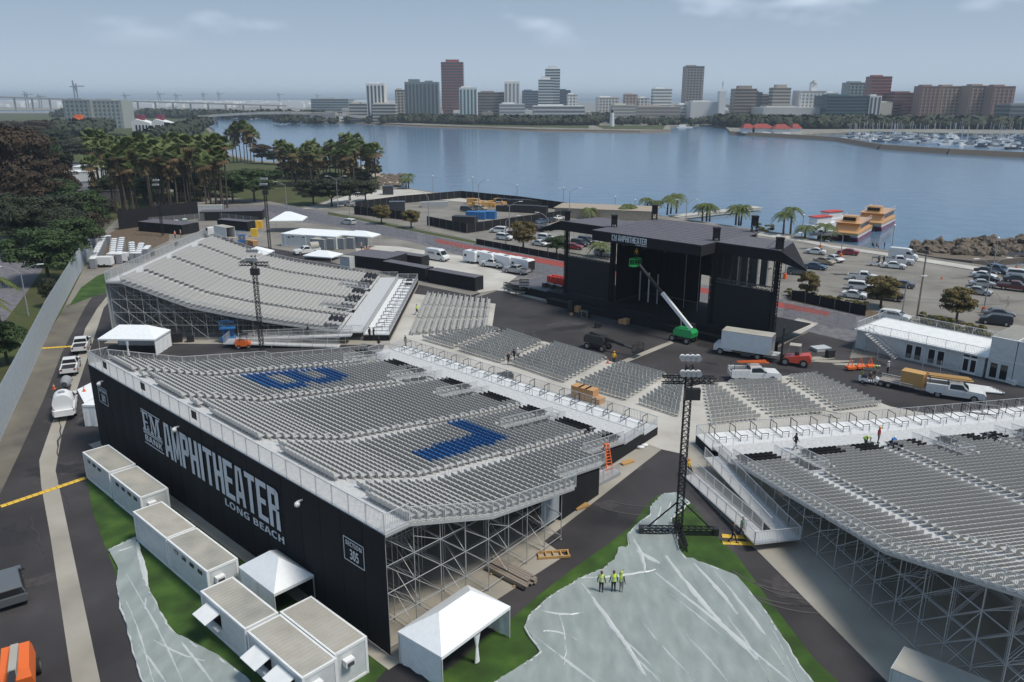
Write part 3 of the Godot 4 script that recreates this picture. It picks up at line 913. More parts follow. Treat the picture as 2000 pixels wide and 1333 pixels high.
	put(gb, "rear_sheet", "grey_cloth", n2)
	for r in [12.0, 22.0]:
		var sg := MB.new()
		sg.boxb(A.w(r, -.06, 10.2), Vector3(0, 0, .9), Vector3(0, .35, 0), Vector3(.01, 0, 0))
		put(sg, "rail_sign", "plastic_black", n2)
	# right stand
	var R := Stand.new()
	R.e = Vector2(.98, .199); R.n = Vector2(-.199, .98); R.o = Vector2(21.0, 70.0) - R.n * 35.5
	R.prof = [[0, 9.4], [2.0, 9.4], [13, 5.5], [24, 3.7], [35.5, 1.9], [60, 1.42]]
	R.brk = 13.0
	var n3 := thing("grandstand", "dark grey grandstand with long ramp along its scaffolded end", "grandstand")
	build_stand(R, n3, func(_s: float) -> float: return 0.0, func(_s: float) -> float: return 44.0, 44, .757, 2.0, [4.6, 15.2, 26.5, 37.0], [[5.4, 29.5, 35.5, 1.0], [20.5, 29.5, 35.5, 1.0], [30.0, 29.5, 35.5, 1.0]], 1.42, 35.4, Vector2(39.4, 43.4), 0.0)
	var p3 := MB.new()
	p3.slab([R.w(-2.6, -8, 0), R.w(46, -8, 0), R.w(46, 43.6, 0), R.w(-1.2, 43.6, 0), R.w(-4.2, 33, 0)], 0.0, .06)
	struct(p3, "stand_pad", "strip")
	ramps(C, A, R)

func ramp_run(node: Node3D, a: Vector3, b: Vector3, w: float) -> void:   # sloped deck with rails both sides
	var x := b - a
	var side := Vector3(-x.z, 0, x.x).normalized() * w * .5
	var d := MB.new()
	d.boxb((a + b) * .5 - Vector3(0, .05, 0), x * .5, Vector3(0, .05, 0), side)
	put(d, "ramp_deck", "deck", node)
	rail(a + side, b + side, node, 1.07, 1.8)
	rail(a - side, b - side, node, 1.07, 1.8)
	var l := MB.new()
	for t in [.05, .35, .65, .95]:
		for s in [-1.0, 1.0]:
			var p: Vector3 = a.lerp(b, t) + side * s
			if p.y > .3: l.beam(Vector3(p.x, .05, p.z), p, .06)
	if l.v.size(): put(l, "ramp_leg", "steel", node)

func ramps(C: Stand, A: Stand, R: Stand) -> void:
	var t := thing("access_ramp", "long silver switchback ramp climbing beside the open scaffolding", "ramp")
	var y := 1.3
	ramp_run(t, R.w(-1.0, 37.5, y), R.w(-1.0, 24.4, .8), 1.5)
	ramp_run(t, R.w(-3.3, 24.4, .8), R.w(-3.6, 36.5, .12), 1.5)
	var l := MB.new()
	l.slab([R.w(-4.2, 22.6, 0), R.w(-.2, 22.6, 0), R.w(-.2, 24.4, 0), R.w(-4.2, 24.4, 0)], .7, .8)
	put(l, "landing", "alu", t)
	rail(R.w(-4.2, 22.6, .8), R.w(-.2, 22.6, .8), t)
	rail(R.w(-4.2, 22.6, .8), R.w(-4.2, 24.4, .8), t)
	rail(R.w(-.2, 22.6, .8), R.w(-.2, 24.4, .8), t)
	var u := thing("access_ramp", "silver ramp joining the far stand's walkway near the dark mast", "ramp")
	ramp_run(u, A.w(39.4, 36.0, 1.3), A.w(39.6, 19.5, .7), 1.5)
	ramp_run(u, A.w(41.3, 19.5, .7), A.w(41.3, 34.5, .12), 1.5)
	var l2 := MB.new()
	l2.slab([A.w(38.6, 17.7, 0), A.w(42.1, 17.7, 0), A.w(42.1, 19.5, 0), A.w(38.6, 19.5, 0)], .6, .7)
	put(l2, "landing", "alu", u)
	rail(A.w(38.6, 17.7, .7), A.w(42.1, 17.7, .7), u)
	# low platform by the orange ladder
	var p := thing("loading_platform", "small silver railed platform under the orange stepladder", "platform")
	var q0 := g(1142, 967); var q1 := g(1212, 930)
	var dirv := (q1 - q0).normalized(); var sd := Vector3(-dirv.z, 0, dirv.x)
	var len := q0.distance_to(q1)
	var d := MB.new()
	d.boxb((q0 + q1) * .5 + Vector3(0, .45, 0) - sd * .8, dirv * len * .5, Vector3(0, .05, 0), sd * .8)
	put(d, "platform_deck", "alu", p)
	for k in [0.0, 1.6]:
		rail(q0 + Vector3(0, .5, 0) - sd * k, q1 + Vector3(0, .5, 0) - sd * k, p, 1.0, 1.4)
	rail(q0 + Vector3(0, .5, 0), q0 + Vector3(0, .5, 0) - sd * 1.6, p, 1.0, 1.6)
	var fc := MB.new()
	fc.boxb((q0 + q1) * .5 + Vector3(0, .22, 0), dirv * len * .5, Vector3(0, .2, 0), sd * .01)
	put(fc, "platform_face", "grey_panel", p)

# ---------- lettering ----------
const GLYPH := {
	"A": [[0, 0, .30, 0, .44, 1, .18, 1], [.70, 0, 1, 0, .82, 1, .56, 1], [.25, .2, .75, .2, .75, .36, .25, .36], [.36, .9, .64, .9, .64, 1, .36, 1]],
	"M": [[0, 0, .24, 0, .24, 1, 0, 1], [.76, 0, 1, 0, 1, 1, .76, 1], [.0, 1, .26, 1, .58, .12, .42, .12], [1, 1, .74, 1, .42, .12, .58, .12]],
	"P": [[0, 0, .34, 0, .34, 1, 0, 1], [.34, .84, .8, .84, .8, 1, .34, 1], [.34, .40, .8, .40, .8, .55, .34, .55], [.66, .46, 1, .5, 1, .93, .66, .93], [.66, .93, 1, .93, .8, 1, .66, 1], [.66, .40, .8, .40, 1, .5, .66, .5]],
	"H": [[0, 0, .34, 0, .34, 1, 0, 1], [.66, 0, 1, 0, 1, 1, .66, 1], [.34, .42, .66, .42, .66, .57, .34, .57]],
	"I": [[.1, 0, .9, 0, .9, 1, .1, 1]],
	"T": [[.33, 0, .67, 0, .67, 1, .33, 1], [0, .86, .33, .86, .33, 1, 0, 1], [.67, .86, 1, .86, 1, 1, .67, 1]],
	"E": [[0, 0, .36, 0, .36, 1, 0, 1], [.36, .86, 1, .86, 1, 1, .36, 1], [.36, 0, 1, 0, 1, .14, .36, .14], [.36, .43, .86, .43, .86, .57, .36, .57]],
	"R": [[0, 0, .34, 0, .34, 1, 0, 1], [.34, .84, .8, .84, .8, 1, .34, 1], [.34, .44, .8, .44, .8, .58, .34, .58], [.66, .5, 1, .55, 1, .93, .66, .93], [.66, .93, 1, .93, .8, 1, .66, 1], [.62, 0, 1, 0, .96, .48, .66, .48]]}

func block_text(s: String, at: Vector3, yaw: float, h: float, width: float, parent: Node, called: String) -> void:
	var unit := 0.0
	for c in s: unit += (.45 if c == "I" else 1.0) + .13
	var k := width / unit
	var x := Basis(Vector3.UP, yaw).x
	var z := Basis(Vector3.UP, yaw).z
	var p := 0.0
	for c in s:
		var cw := (.45 if c == "I" else 1.0) * k
		var b := MB.new()
		for poly in GLYPH[c]:
			var pts := []
			for i in range(0, poly.size(), 2): pts.append(at + x * (p + poly[i] * cw) + Vector3(0, poly[i + 1] * h, 0) + z * .012)
			for i in range(1, pts.size() - 1): b.tri(pts[0], pts[i], pts[i + 1], z)
		put(b, called, "lettering", parent)
		p += cw + .13 * k

func flat_text(s: String, at: Vector3, yaw: float, h: float, width: float, parent: Node, called: String, serif := false, m := "lettering") -> void:
	var f := SystemFont.new()
	f.font_names = PackedStringArray(["Droid Serif" if serif else "Droid Sans"])
	f.font_weight = 700
	var t := TextMesh.new()
	t.text = s
	t.font = f
	t.font_size = 64
	t.pixel_size = 0.01
	t.depth = 0.01
	t.curve_step = 1.5
	t.horizontal_alignment = HORIZONTAL_ALIGNMENT_LEFT
	t.vertical_alignment = VERTICAL_ALIGNMENT_BOTTOM
	var bb := t.get_aabb()
	var o := put_mesh(t, called, m, parent)
	var kx := width / maxf(bb.size.x, .01); var ky := h / maxf(bb.size.y, .01)
	o.transform = Transform3D(Basis(Vector3.UP, yaw) * Basis.from_scale(Vector3(kx, ky, 1)), at - Basis(Vector3.UP, yaw) * Vector3(bb.position.x * kx, bb.position.y * ky, 0))

# ---------- the far shore ----------
func tower(px0: float, px1: float, top: float, d: float, wall: Color, band: Color, style: int, label: String, extra := "") -> Node3D:
	# style 0: level window bands, 1: upright window strips, 2: both (grid), 3: plain
	var a := at_d(px0, 200, d); var c := at_d(px1, 200, d)
	var h := at_d((px0 + px1) * .5, top, d).y
	var w := c.x - a.x
	var dep := clampf(w * .8, 14.0, 60.0)
	var n := thing("building", label, "building", Vector3((a.x + c.x) * .5, 0, -d - dep * .5), 0.0, "downtown buildings across the water")
	var key := wall.to_html()
	if not M.has(key): mat(key, wall, 0.8)
	var kb := "b" + band.to_html()
	if not M.has(kb): mat(kb, band, 0.25)
	var b := MB.new()
	b.box(Vector3(0, h * .5, 0), Vector3(w, h, dep))
	put(b, "wall", key, n)
	var floors := clampi(int(h / 4.2), 3, 30)
	if style == 0 or style == 2:
		var bm := MB.new()
		bm.box(Vector3.ZERO, Vector3(w + .5 if style == 0 else w * .94, h / floors * .5, dep + .5))
		var m := bm.mesh()
		for i in floors: 
			var o := put_mesh(m, "window_band", kb, n)
			o.position.y = (i + .55) * h / floors
	if style == 1 or style == 2:
		var k := clampi(int(w / 5.0), 3, 12)
		var pm := MB.new()
		pm.box(Vector3.ZERO, Vector3(w / k * (.5 if style == 1 else .35), h * .93, dep + (.6 if style == 1 else .9)))
		var m := pm.mesh()
		for i in k:
			var o := put_mesh(m, "window_strip" if style == 1 else "pier", kb if style == 1 else key, n)
			o.position = Vector3(-w * .5 + (i + .5) * w / k, h * .48, 0)
	var rf := MB.new()
	if extra == "cap":
		rf.box(Vector3(0, h + 2.0, 0), Vector3(w * .6, 4.0, dep * .6))
	elif extra == "spire":
		rf.box(Vector3(w * .12, h + 5.0, 0), Vector3(w * .22, 10.0, w * .22))
		rf.tube(Vector3(w * .12, h + 10.0, 0), Vector3(w * .12, h + 15.0, 0), w * .15, 0.0, 6)
	else:
		rf.box(Vector3(-w * .15, h + .9, 0), Vector3(w * .5, 1.8, dep * .5))
	put(rf, "roof_house", key, n)
	return n

func clump_mesh(seedn: int, cards: int, size: float) -> ArrayMesh:   # a unit crown of many small faces
	var key := "clump %d %d %.2f" % [seedn, cards, size]
	if cache.has(key): return cache[key]
	var r := RandomNumberGenerator.new()
	r.seed = seedn
	var b := MB.new()
	for i in cards:
		var dir := Vector3(r.randfn(), r.randfn() * .8, r.randfn()).normalized()
		var p := dir * pow(r.randf(), .4) * Vector3(1, .8, 1)
		var x := Vector3(r.randfn(), r.randfn(), r.randfn()).normalized()
		var y := x.cross(dir + Vector3(.01, .02, .03)).normalized()
		var s := size * r.randf_range(.6, 1.3)
		var nn := (dir + Vector3(0, .4, 0)).normalized()
		b.smooth_tri(p - x * s, p + x * s, p + y * s * 1.4, nn, nn, nn)
		b.smooth_tri(p - x * s * .8, p + x * s * .9, p - y * s * .9, nn, nn, nn)
	cache[key] = b.mesh()
	return cache[key]

func belt(called: String, label: String, pts: Array, count: int, h0: float, h1: float, depth: float, m: String) -> void:
	var xs := []
	for i in count:
		var t := rng.randf() * (pts.size() - 1)
		var k := int(t)
		var p: Vector3 = pts[k].lerp(pts[k + 1], t - k)
		p += Vector3(rng.randf_range(-4, 4), 0, -rng.randf() * depth)
		var h := rng.randf_range(h0, h1)
		var wd := h * rng.randf_range(.5, .9)
		xs.append(Transform3D(Basis(Vector3.UP, rng.randf() * TAU) * Basis.from_scale(Vector3(wd, h * .62, wd)), p + Vector3(0, h * .45, 0)))
	var o := many(clump_mesh(3, 130, .2), xs, called, m, self)
	tag(o, label, "trees")

func make_far_shore() -> void:
	var land := MB.new()
	var sh := [[380, 214], [467, 226], [592, 235], [625, 236], [700, 240], [825, 246], [950, 250], [1050, 254], [1250, 257], [1310, 255], [1308, 248], [1366, 244], [1415, 247], [1428, 259], [1558, 266], [1600, 262], [1700, 258], [1900, 262], [2080, 262], V(2200, 1000), V(6000, 4000), V(6000, 9000), V(-6000, 9000), V(-6000, 3200), V(-1500, 2500)]
	land.slab(px_poly(sh), -2.0, .6)
	struct(land, "far_land", "far_land")
	var bank := MB.new()   # rubble bank along the far water
	var line := [[592, 235], [700, 240], [825, 246], [950, 250], [1050, 254], [1250, 257], [1310, 255]]
	for i in line.size() - 1:
		var a := g(line[i][0], line[i][1]); var c := g(line[i + 1][0], line[i + 1][1])
		bank.quad(a + Vector3(0, -1.6, 5), c + Vector3(0, -1.6, 5), c + Vector3(0, 1.2, -5), a + Vector3(0, 1.2, -5))
	struct(bank, "far_bank", "rock")
	layer("far_green", "grass", .7, [[1160, 246], [1300, 246], [1295, 254], [1180, 253]])
	layer("far_lawn", "grass", .7, [[830, 243], [1150, 245], [1150, 252], [960, 248]])
	var bw := MB.new()   # breakwater before the marina
	var bl := [[1428, 260], [1558, 267], [1636, 272], [1724, 287], [1857, 296], [2000, 303], [2150, 312]]
	for i in bl.size() - 1:
		var a := g(bl[i][0], bl[i][1]); var c := g(bl[i + 1][0], bl[i + 1][1])
		var nrm := (c - a).cross(Vector3.UP).normalized() * 4.0
		bw.quad(a - nrm + Vector3(0, -1.7, 0), c - nrm + Vector3(0, -1.7, 0), c - nrm * .3 + Vector3(0, 1.8, 0), a - nrm * .3 + Vector3(0, 1.8, 0), Vector3.UP)
		bw.quad(a - nrm * .3 + Vector3(0, 1.8, 0), c - nrm * .3 + Vector3(0, 1.8, 0), c + nrm * .3 + Vector3(0, 1.8, 0), a + nrm * .3 + Vector3(0, 1.8, 0), Vector3.UP)
		bw.quad(a + nrm * .3 + Vector3(0, 1.8, 0), c + nrm * .3 + Vector3(0, 1.8, 0), c + nrm + Vector3(0, -1.7, 0), a + nrm + Vector3(0, -1.7, 0), Vector3.UP)
	struct(bw, "breakwater", "rock")
	var cw := lin(.70, .71, .71); var cream := lin(.50, .46, .40); var pale := lin(.76, .76, .75)
	var dk := lin(.10, .115, .13); var teal := lin(.10, .20, .22); var gl := lin(.22, .26, .28); var brown := lin(.34, .27, .24)
	var red := lin(.34, .14, .12); var pink := lin(.34, .22, .19); var blue := lin(.12, .16, .23)
	tower(716, 752, 163, 1250, pale, dk, 1, "white tower with tall dark arched window strips")
	tower(772, 792, 175, 1350, cream, dk, 2, "small cream block beside the twin glass towers")
	tower(791, 826, 160, 1260, gl, dk, 1, "grey green glass tower, the left-hand of a twin pair", "cap")
	tower(827, 857, 160, 1262, gl, dk, 1, "grey green glass tower standing next to the red tower")
	tower(863, 905, 121, 1380, red, dk, 0, "tall red brown tower with pale glass crown", "cap")
	tower(897, 932, 171, 1200, cw, teal, 1, "teal glass block with white uprights beside red tower")
	tower(933, 985, 180, 1300, brown, dk, 0, "low brown office block with rows of windows")
	tower(985, 1015, 159, 1290, pale, lin(.3, .31, .32), 1, "slim white tower with fine vertical ribs")
	tower(1020, 1051, 177, 1500, lin(.20, .25, .30), dk, 0, "hazy blue grey slab behind the white tower")
	tower(1065, 1093, 134, 1330, cw, lin(.12, .15, .17), 0, "taller of two white balconied towers", "cap")
	tower(1052, 1080, 155, 1290, cw, lin(.12, .15, .17), 0, "shorter of two white balconied towers", "cap")
	tower(1092, 1114, 176, 1460, blue, dk, 0, "dark blue block behind the balconied towers")
	tower(1108, 1128, 184, 1300, pale, lin(.25, .26, .27), 2, "small white hotel beside the balconied towers")
	tower(1167, 1210, 190, 1350, pale, lin(.30, .25, .20), 2, "low white apartment block with pale frames")
	tower(1219, 1245, 184, 1340, lin(.55, .45, .38), lin(.2, .2, .2), 2, "apricot topped apartment block")
	tower(1247, 1269, 191, 1340, pale, lin(.2, .2, .2), 2, "short pale block next to the apricot topped one")
	tower(1276, 1311, 173, 1220, pale, lin(.20, .24, .25), 0, "white office block with wide window bands")
	tower(1336, 1372, 129, 1400, lin(.34, .31, .29), dk, 2, "tall tan tower with dark blue upper corners")
	tower(1042, 1142, 207, 1150, cw, lin(.2, .21, .22), 0, "long low parking structure near the far park")
	tower(975, 1025, 203, 1180, cw, lin(.3, .31, .32), 0, "low pale office near the slim white tower")
	tower(1197, 1243, 205, 1180, lin(.60, .58, .52), lin(.3, .3, .3), 0, "long cream low building behind the lighthouse")
	tower(1243, 1330, 208, 1180, lin(.45, .40, .36), lin(.25, .24, .23), 0, "long tan low building behind palms")
	tower(1325, 1368, 204, 1190, pale, lin(.3, .33, .34), 0, "pale low mall block under the tan tower")
	tower(1350, 1415, 199, 1160, lin(.66, .66, .65), lin(.4, .41, .42), 3, "white shopping complex with blank walls")
	tower(1405, 1417, 178, 1150, pale, lin(.35, .18, .12), 3, "slender white tower with red cap", "spire")
	tower(1435, 1477, 173, 1200, lin(.36, .30, .26), lin(.10, .09, .08), 0, "brown banded office building", "cap")
	tower(1473, 1488, 180, 1220, blue, dk, 0, "narrow dark blue office wing")
	tower(1488, 1509, 186, 1220, lin(.32, .27, .24), dk, 0, "short brown office wing between two blocks")
	tower(1509, 1543, 171, 1180, lin(.47, .43, .37), lin(.15, .14, .13), 0, "cream banded office building", "cap")
	tower(1561, 1613, 177, 1180, lin(.70, .70, .69), lin(.3, .31, .32), 2, "white ornate hotel with a turret", "spire")
	tower(1613, 1637, 181, 1200, pale, lin(.3, .3, .3), 2, "pale block behind the big glass hotel")
	tower(1493, 1613, 210, 1140, lin(.55, .56, .55), lin(.2, .25, .26), 3, "low white exhibition hall with curved front")
	tower(1655, 1699, 161, 1250, lin(.30, .34, .34), dk, 2, "grey green balconied tower next to the red curved one")
	tower(1699, 1737, 149, 1180, red, lin(.12, .06, .06), 0, "red curved tower rising behind the glass hotel")
	tower(1615, 1699, 187, 1120, lin(.10, .17, .18), lin(.03, .05, .06), 0, "wide dark glass hotel facing the marina")
	tower(1699, 1722, 187, 1118, lin(.66, .67, .67), dk, 1, "white end wall of the wide glass hotel")
	tower(1720, 1763, 200, 1150, lin(.58, .55, .48), lin(.5, .47, .42), 3, "blank cream arena block beside the glass hotel")
	tower(1763, 1781, 208, 1160, lin(.58, .55, .48), dk, 3, "small cream annex of the arena")
	tower(1745, 1805, 181, 1150, lin(.24, .13, .13), lin(.10, .05, .05), 0, "maroon slab with window rows")
	tower(1797, 1836, 168, 1120, pink, lin(.14, .11, .10), 2, "pink apartment tower at the maroon slab")
	tower(1836, 1877, 168, 1125, lin(.40, .31, .24), lin(.14, .11, .10), 2, "tan and pink apartment tower with balconies")
	tower(1875, 1893, 189, 1200, dk, dk, 3, "low dark block between two pink towers")
	tower(1893, 1937, 167, 1100, lin(.38, .28, .22), lin(.13, .10, .10), 2, "pink apartment tower with tan centre")
	tower(1937, 1980, 168, 1080, pink, lin(.13, .10, .10), 2, "broad pink apartment tower at the end of the row")
	tower(1803, 1953, 203, 1180, lin(.50, .58, .60), lin(.3, .4, .42), 3, "long pale blue arena behind dark trees")
	tower(1976, 2040, 205, 1000, lin(.25, .27, .28), dk, 0, "grey office block past the pink towers")
	tower(607, 680, 193, 1500, lin(.40, .43, .44), lin(.10, .14, .16), 0, "long grey glass office beyond the bridge")
	tower(681, 716, 202, 1250, lin(.56, .52, .46), dk, 0, "low cream terraced office near the bridge end")
	tower(726, 771, 203, 1230, lin(.56, .52, .46), dk, 0, "low cream office below the arched white tower")
	tower(790, 816, 203, 1400, lin(.60, .56, .46), dk, 3, "small pale office hidden in trees")
	tower(121, 175, 195, 1000, lin(.30, .33, .34), lin(.14, .17, .19), 2, "white and grey hotel with a dark upper corner")
	tower(175, 236, 196, 1005, lin(.36, .39, .39), lin(.16, .20, .22), 2, "long pale hotel wing with rows of windows")
	# low city blocks filling in below the towers
	for i in 170:
		var px := rng.randf_range(620, 2040)
		var d := rng.randf_range(1230, 1900)
		var top := rng.randf_range(6, 22)
		var p := at_d(px, 220, d)
		var t := thing("city_block", "low pale city building below the skyline towers", "building", Vector3(p.x, .6, -d), 0.0, "low city buildings")
		var w := rng.randf_range(14, 44)
		var m := MB.new(); m.box(Vector3(0, top * .5, 0), Vector3(w, top, 20)); put(m, "wall", ["module", "white_wall", "sand", "concrete", "strip"][i % 5], t)
		for k in int(top / 4.5):
			m = MB.new(); m.box(Vector3(0, 2.4 + k * 4.2, 0), Vector3(w * .92, 1.7, 20.4)); put(m, "window_band", "grey_panel", t)
		m = MB.new(); m.box(Vector3(w * .2, top + 1, 0), Vector3(w * .25, 2, 6)); put(m, "roof_plant", "grey_panel", t)
	# lighthouse
	var lp := g(1195, 248)
	var lh := thing("lighthouse", "white lighthouse on the green point", "lighthouse", Vector3(lp.x, .6, lp.z))
	var lb := MB.new(); lb.tube(Vector3.ZERO, Vector3(0, 17, 0), 3.4, 2.3, 12); put(lb, "shaft", "white", lh)
	lb = MB.new(); lb.tube(Vector3(0, 17, 0), Vector3(0, 20, 0), 1.6, 1.6, 10); put(lb, "lantern", "glass", lh)
	lb = MB.new(); lb.tube(Vector3(0, 20, 0), Vector3(0, 22, 0), 2.0, .2, 10); put(lb, "cap", "grey_panel", lh)
	# sloped white hotels with coloured roof boxes on the left bank
	for q in [[135, 187, 262, "orange", "white sloped hotel block with an orange roof box"], [180, 202, 250, "red", "white sloped hotel block with a magenta roof box, behind palms"], [259, 300, 262, "ferry_maroon", "white sloped hotel block with maroon roof box near marina"], [298, 337, 262, "ferry_maroon", "long stepped white hotel wing with maroon roof box"]]:
		var a := g(q[0], q[2]); var c := g(q[1], q[2])
		var w: float = c.x - a.x
		var t := thing("hotel_block", q[4], "hotel", (a + c) * .5)
		var wb := MB.new()
		wb.prism(PackedVector2Array([Vector2(-w * .5, 0), Vector2(w * .5, 0), Vector2(w * .36, 11), Vector2(-w * .30, 15), Vector2(-w * .5, 12)]), Vector3(0, 0, 0), Vector3.RIGHT, Vector3.UP, Vector3(0, 0, -16))
		put(wb, "wall", "white_wall", t)
		var rb := MB.new(); rb.box(Vector3(-w * .2, 16.5, -8), Vector3(7, 5, 7)); put(rb, "roof_box", q[3], t)
		for i in 4:
			var bb := MB.new(); bb.box(Vector3(-w * .28 + i * w * .16, 5, .2), Vector3(w * .07, 8, .5)); put(bb, "balcony_bay", "glass", t)
	# the arched road bridge
	var br := thing("road_bridge", "pale concrete road bridge arching over the channel", "bridge")
	var deck := MB.new()
	var bp := [[385, 226], [440, 222], [500, 219], [560, 218.5], [620, 220], [680, 224], [722, 229]]
	for i in bp.size() - 1:
		var a := at_d(bp[i][0], bp[i][1], 1245); var c := at_d(bp[i + 1][0], bp[i + 1][1], 1245)
		deck.quad(a, c, c + Vector3(0, -3.4, 0), a + Vector3(0, -3.4, 0), Vector3(0, 0, 1))
		deck.quad(a, c, c + Vector3(0, 0, -14), a + Vector3(0, 0, -14), Vector3.UP)
		deck.quad(a + Vector3(0, -3.4, 0), c + Vector3(0, -3.4, 0), c + Vector3(0, -3.4, -14), a + Vector3(0, -3.4, -14), Vector3.DOWN)
	put(deck, "bridge_deck", "concrete", br)
	for px in [598, 609, 418]:
		var pm := MB.new()
		var p := at_d(px, 230, 1250)
		pm.box(Vector3(p.x, 3, p.z - 4), Vector3(4, 18, 10)); put(pm, "pier", "concrete", br)
	var vd := thing("viaduct", "long distant freeway viaduct on columns", "viaduct")
	var vm := MB.new()
	var v0 := at_d(-60, 188, 2600); var v1 := at_d(560, 207, 2600)
	vm.boxb((v0 + v1) * .5, (v1 - v0) * .5, Vector3(0, 2.2, 0), Vector3(0, 0, 8)); put(vm, "viaduct_deck", "strip", vd)
	for i in 18:
		var p := v0.lerp(v1, (i + .5) / 18.0)
		var cm := MB.new(); cm.box(Vector3(p.x, p.y * .5, p.z), Vector3(4, p.y, 4)); put(cm, "column", "strip", vd)
	# port clutter on the horizon
	var xs := []
	for i in 1500:
		var px := rng.randf_range(-40, 760)
		var d := rng.randf_range(3200, 6500)
		var p := at_d(px, 200, d)
		xs.append(Transform3D(Basis.from_scale(Vector3(rng.randf_range(20, 90), rng.randf_range(8, 26), 30)), Vector3(p.x, 4, -d)))
	var ub := MB.new(); ub.box(Vector3(0, .3, 0), Vector3.ONE)
	tag(many(ub.mesh(), xs, "port_sheds", "white_wall", self), "pale distant port sheds and tanks along the horizon", "port buildings")
	for q in [[150, 157, 2300], [52, 178, 3000], [78, 183, 3000], [245, 181, 3400], [312, 178, 3400], [345, 181, 3600], [398, 179, 4200], [428, 178, 4200], [545, 180, 4600], [620, 183, 5000]]:
		var p := at_d(q[0], 200, q[2]); var h := at_d(q[0], q[1], q[2]).y
		var c := thing("port_crane", "distant port crane on the hazy horizon", "crane", Vector3(p.x, 0, p.z), 0.0, "cranes on the horizon")
		var m := MB.new(); m.box(Vector3(-4, h * .5, 0), Vector3(3, h, 3)); m.box(Vector3(4, h * .45, 0), Vector3(3, h * .9, 3)); m.beam(Vector3(-4, h, 0), Vector3(4, h * .55, 0), 2.0); put(m, "tower_frame", "grey_panel", c)
		m = MB.new(); m.beam(Vector3(-14, h * .8, 0), Vector3(26, h * .82, 0), 2.5); put(m, "jib", "grey_panel", c)
	# tree belts over there
	belt("far_trees", "dark belt of trees along the far park shore", [g(730, 240), g(900, 244), g(1050, 246), g(1160, 246)], 420, 8, 15, 60, "leaf_dark")
	belt("far_trees", "row of palms and trees before the white mall", [g(1100, 238), g(1250, 240), g(1400, 240)], 330, 8, 16, 60, "leaf_dark")
	belt("far_trees", "dark trees between the marina and the towers", [g(1430, 250), g(1600, 253), g(1800, 253), g(2060, 255)], 900, 9, 17, 110, "leaf_dark")
	belt("far_trees", "trees beyond the arched bridge", [V(-900, 1600), V(-600, 1500), V(-330, 1420)], 260, 10, 18, 160, "leaf_dark")
	belt("far_trees", "scattered city trees at the feet of the towers", [V(-350, 1180), V(0, 1150), V(400, 1050), V(700, 950)], 420, 8, 14, 200, "leaf_dark")
	belt("bank_trees", "wooded left bank below the pale hotel", [V(-700, 640), V(-520, 560), V(-420, 700), V(-460, 820)], 520, 9, 17, 130, "leaf_dark")
	belt("bank_trees", "trees and palms along the left bank of the channel", [V(-250, 520), V(-280, 640), V(-330, 820), V(-420, 1100)], 420, 7, 14, 40, "leaf_dark")
	# marina boats
	var hull := MB.new()
	hull.prism(PackedVector2Array([Vector2(-5, 0), Vector2(4, 0), Vector2(6, 1.6), Vector2(-5, 1.4)]), Vector3(0, -1.7, -1.5), Vector3.RIGHT, Vector3.UP, Vector3(0, 0, 3))
	var hm := hull.mesh()
	var cab := MB.new(); cab.box(Vector3(-1, .6, 0), Vector3(4, 1.4, 2)); var cm2 := cab.mesh()
	var mast := MB.new(); mast.beam(Vector3(.5, 0, 0), Vector3(.5, 13, 0), .22); mast.beam(Vector3(.5, 2, 0), Vector3(-4, 2, 0), .25); var mm2 := mast.mesh()
	for i in 180:
		var px := rng.randf_range(1650, 2040)
		var t := (px - 1650) / 390.0
		var p := g(px, lerpf(lerpf(262, 267, t), lerpf(273, 297, t), rng.randf()), -1.6)
		var b := thing("moored_boat", "small white boat moored in the marina behind the breakwater", "boat", Vector3(p.x, 0, p.z), rng.randf_range(-.5, .5) + (PI if rng.randf() < .5 else 0.0), "boats in the marina")
		put_mesh(hm, "hull", ["white", "car_blue", "white", "car_dark", "grey_panel"][i % 5], b)
		put_mesh(cm2, "cabin", ["grey_panel", "car_blue", "white_wall"][i % 3], b)
		if i % 2 == 0: put_mesh(mm2, "mast", "alu", b)
	for q in [[1336, 250, "grey work barge moored off the far quay"], [1425, 249, "white motor yacht beside the red roofed pier"], [1500, 266, "long white yacht under the red roofed restaurant"], [1540, 267, "small white launch under the red roofed restaurant"], [1290, 247, "white boats tied by the green point"]]:
		var p := g(q[0], q[1], -1.6)
		var b := thing("motor_yacht", q[2], "boat", Vector3(p.x, 0, p.z), 0.05)
		var hh := put_mesh(hm, "hull", "white", b); hh.scale = Vector3(2, 1.4, 2)
		var cc := put_mesh(cm2, "cabin", "white_wall", b); cc.scale = Vector3(2.2, 1.8, 1.6)
	# red roofed pier restaurants
	for q in [[1470, 1512, 262, "red hipped roof restaurant on the pier point"], [1513, 1545, 263, "long red roofed restaurant at the pier"], [1452, 1474, 262, "small red roofed pavilion on the pier"], [1548, 1566, 262, "white gabled pavilion beside red roofs"]]:
		var a := g(q[0], q[2]); var c := g(q[1], q[2])
		var w: float = c.x - a.x
		var t := thing("restaurant", q[3], "restaurant", (a + c) * .5 + Vector3(0, .6, -8))
		var m := MB.new(); m.box(Vector3(0, 2.5, 0), Vector3(w, 5, 14)); put(m, "wall", "white_wall", t)
		m = MB.new()
		var r := [Vector3(-w * .55, 5, 8), Vector3(w * .55, 5, 8), Vector3(w * .55, 5, -8), Vector3(-w * .55, 5, -8), Vector3(-w * .25, 9.5, 0), Vector3(w * .25, 9.5, 0)]
		m.quad(r[0], r[1], r[5], r[4], Vector3(0, 1, 1)); m.quad(r[2], r[3], r[4], r[5], Vector3(0, 1, -1)); m.tri(r[0], r[3], r[4], Vector3(-1, 1, 0)); m.tri(r[1], r[2], r[5], Vector3(1, 1, 0))
		put(m, "roof", "red_lane", t)

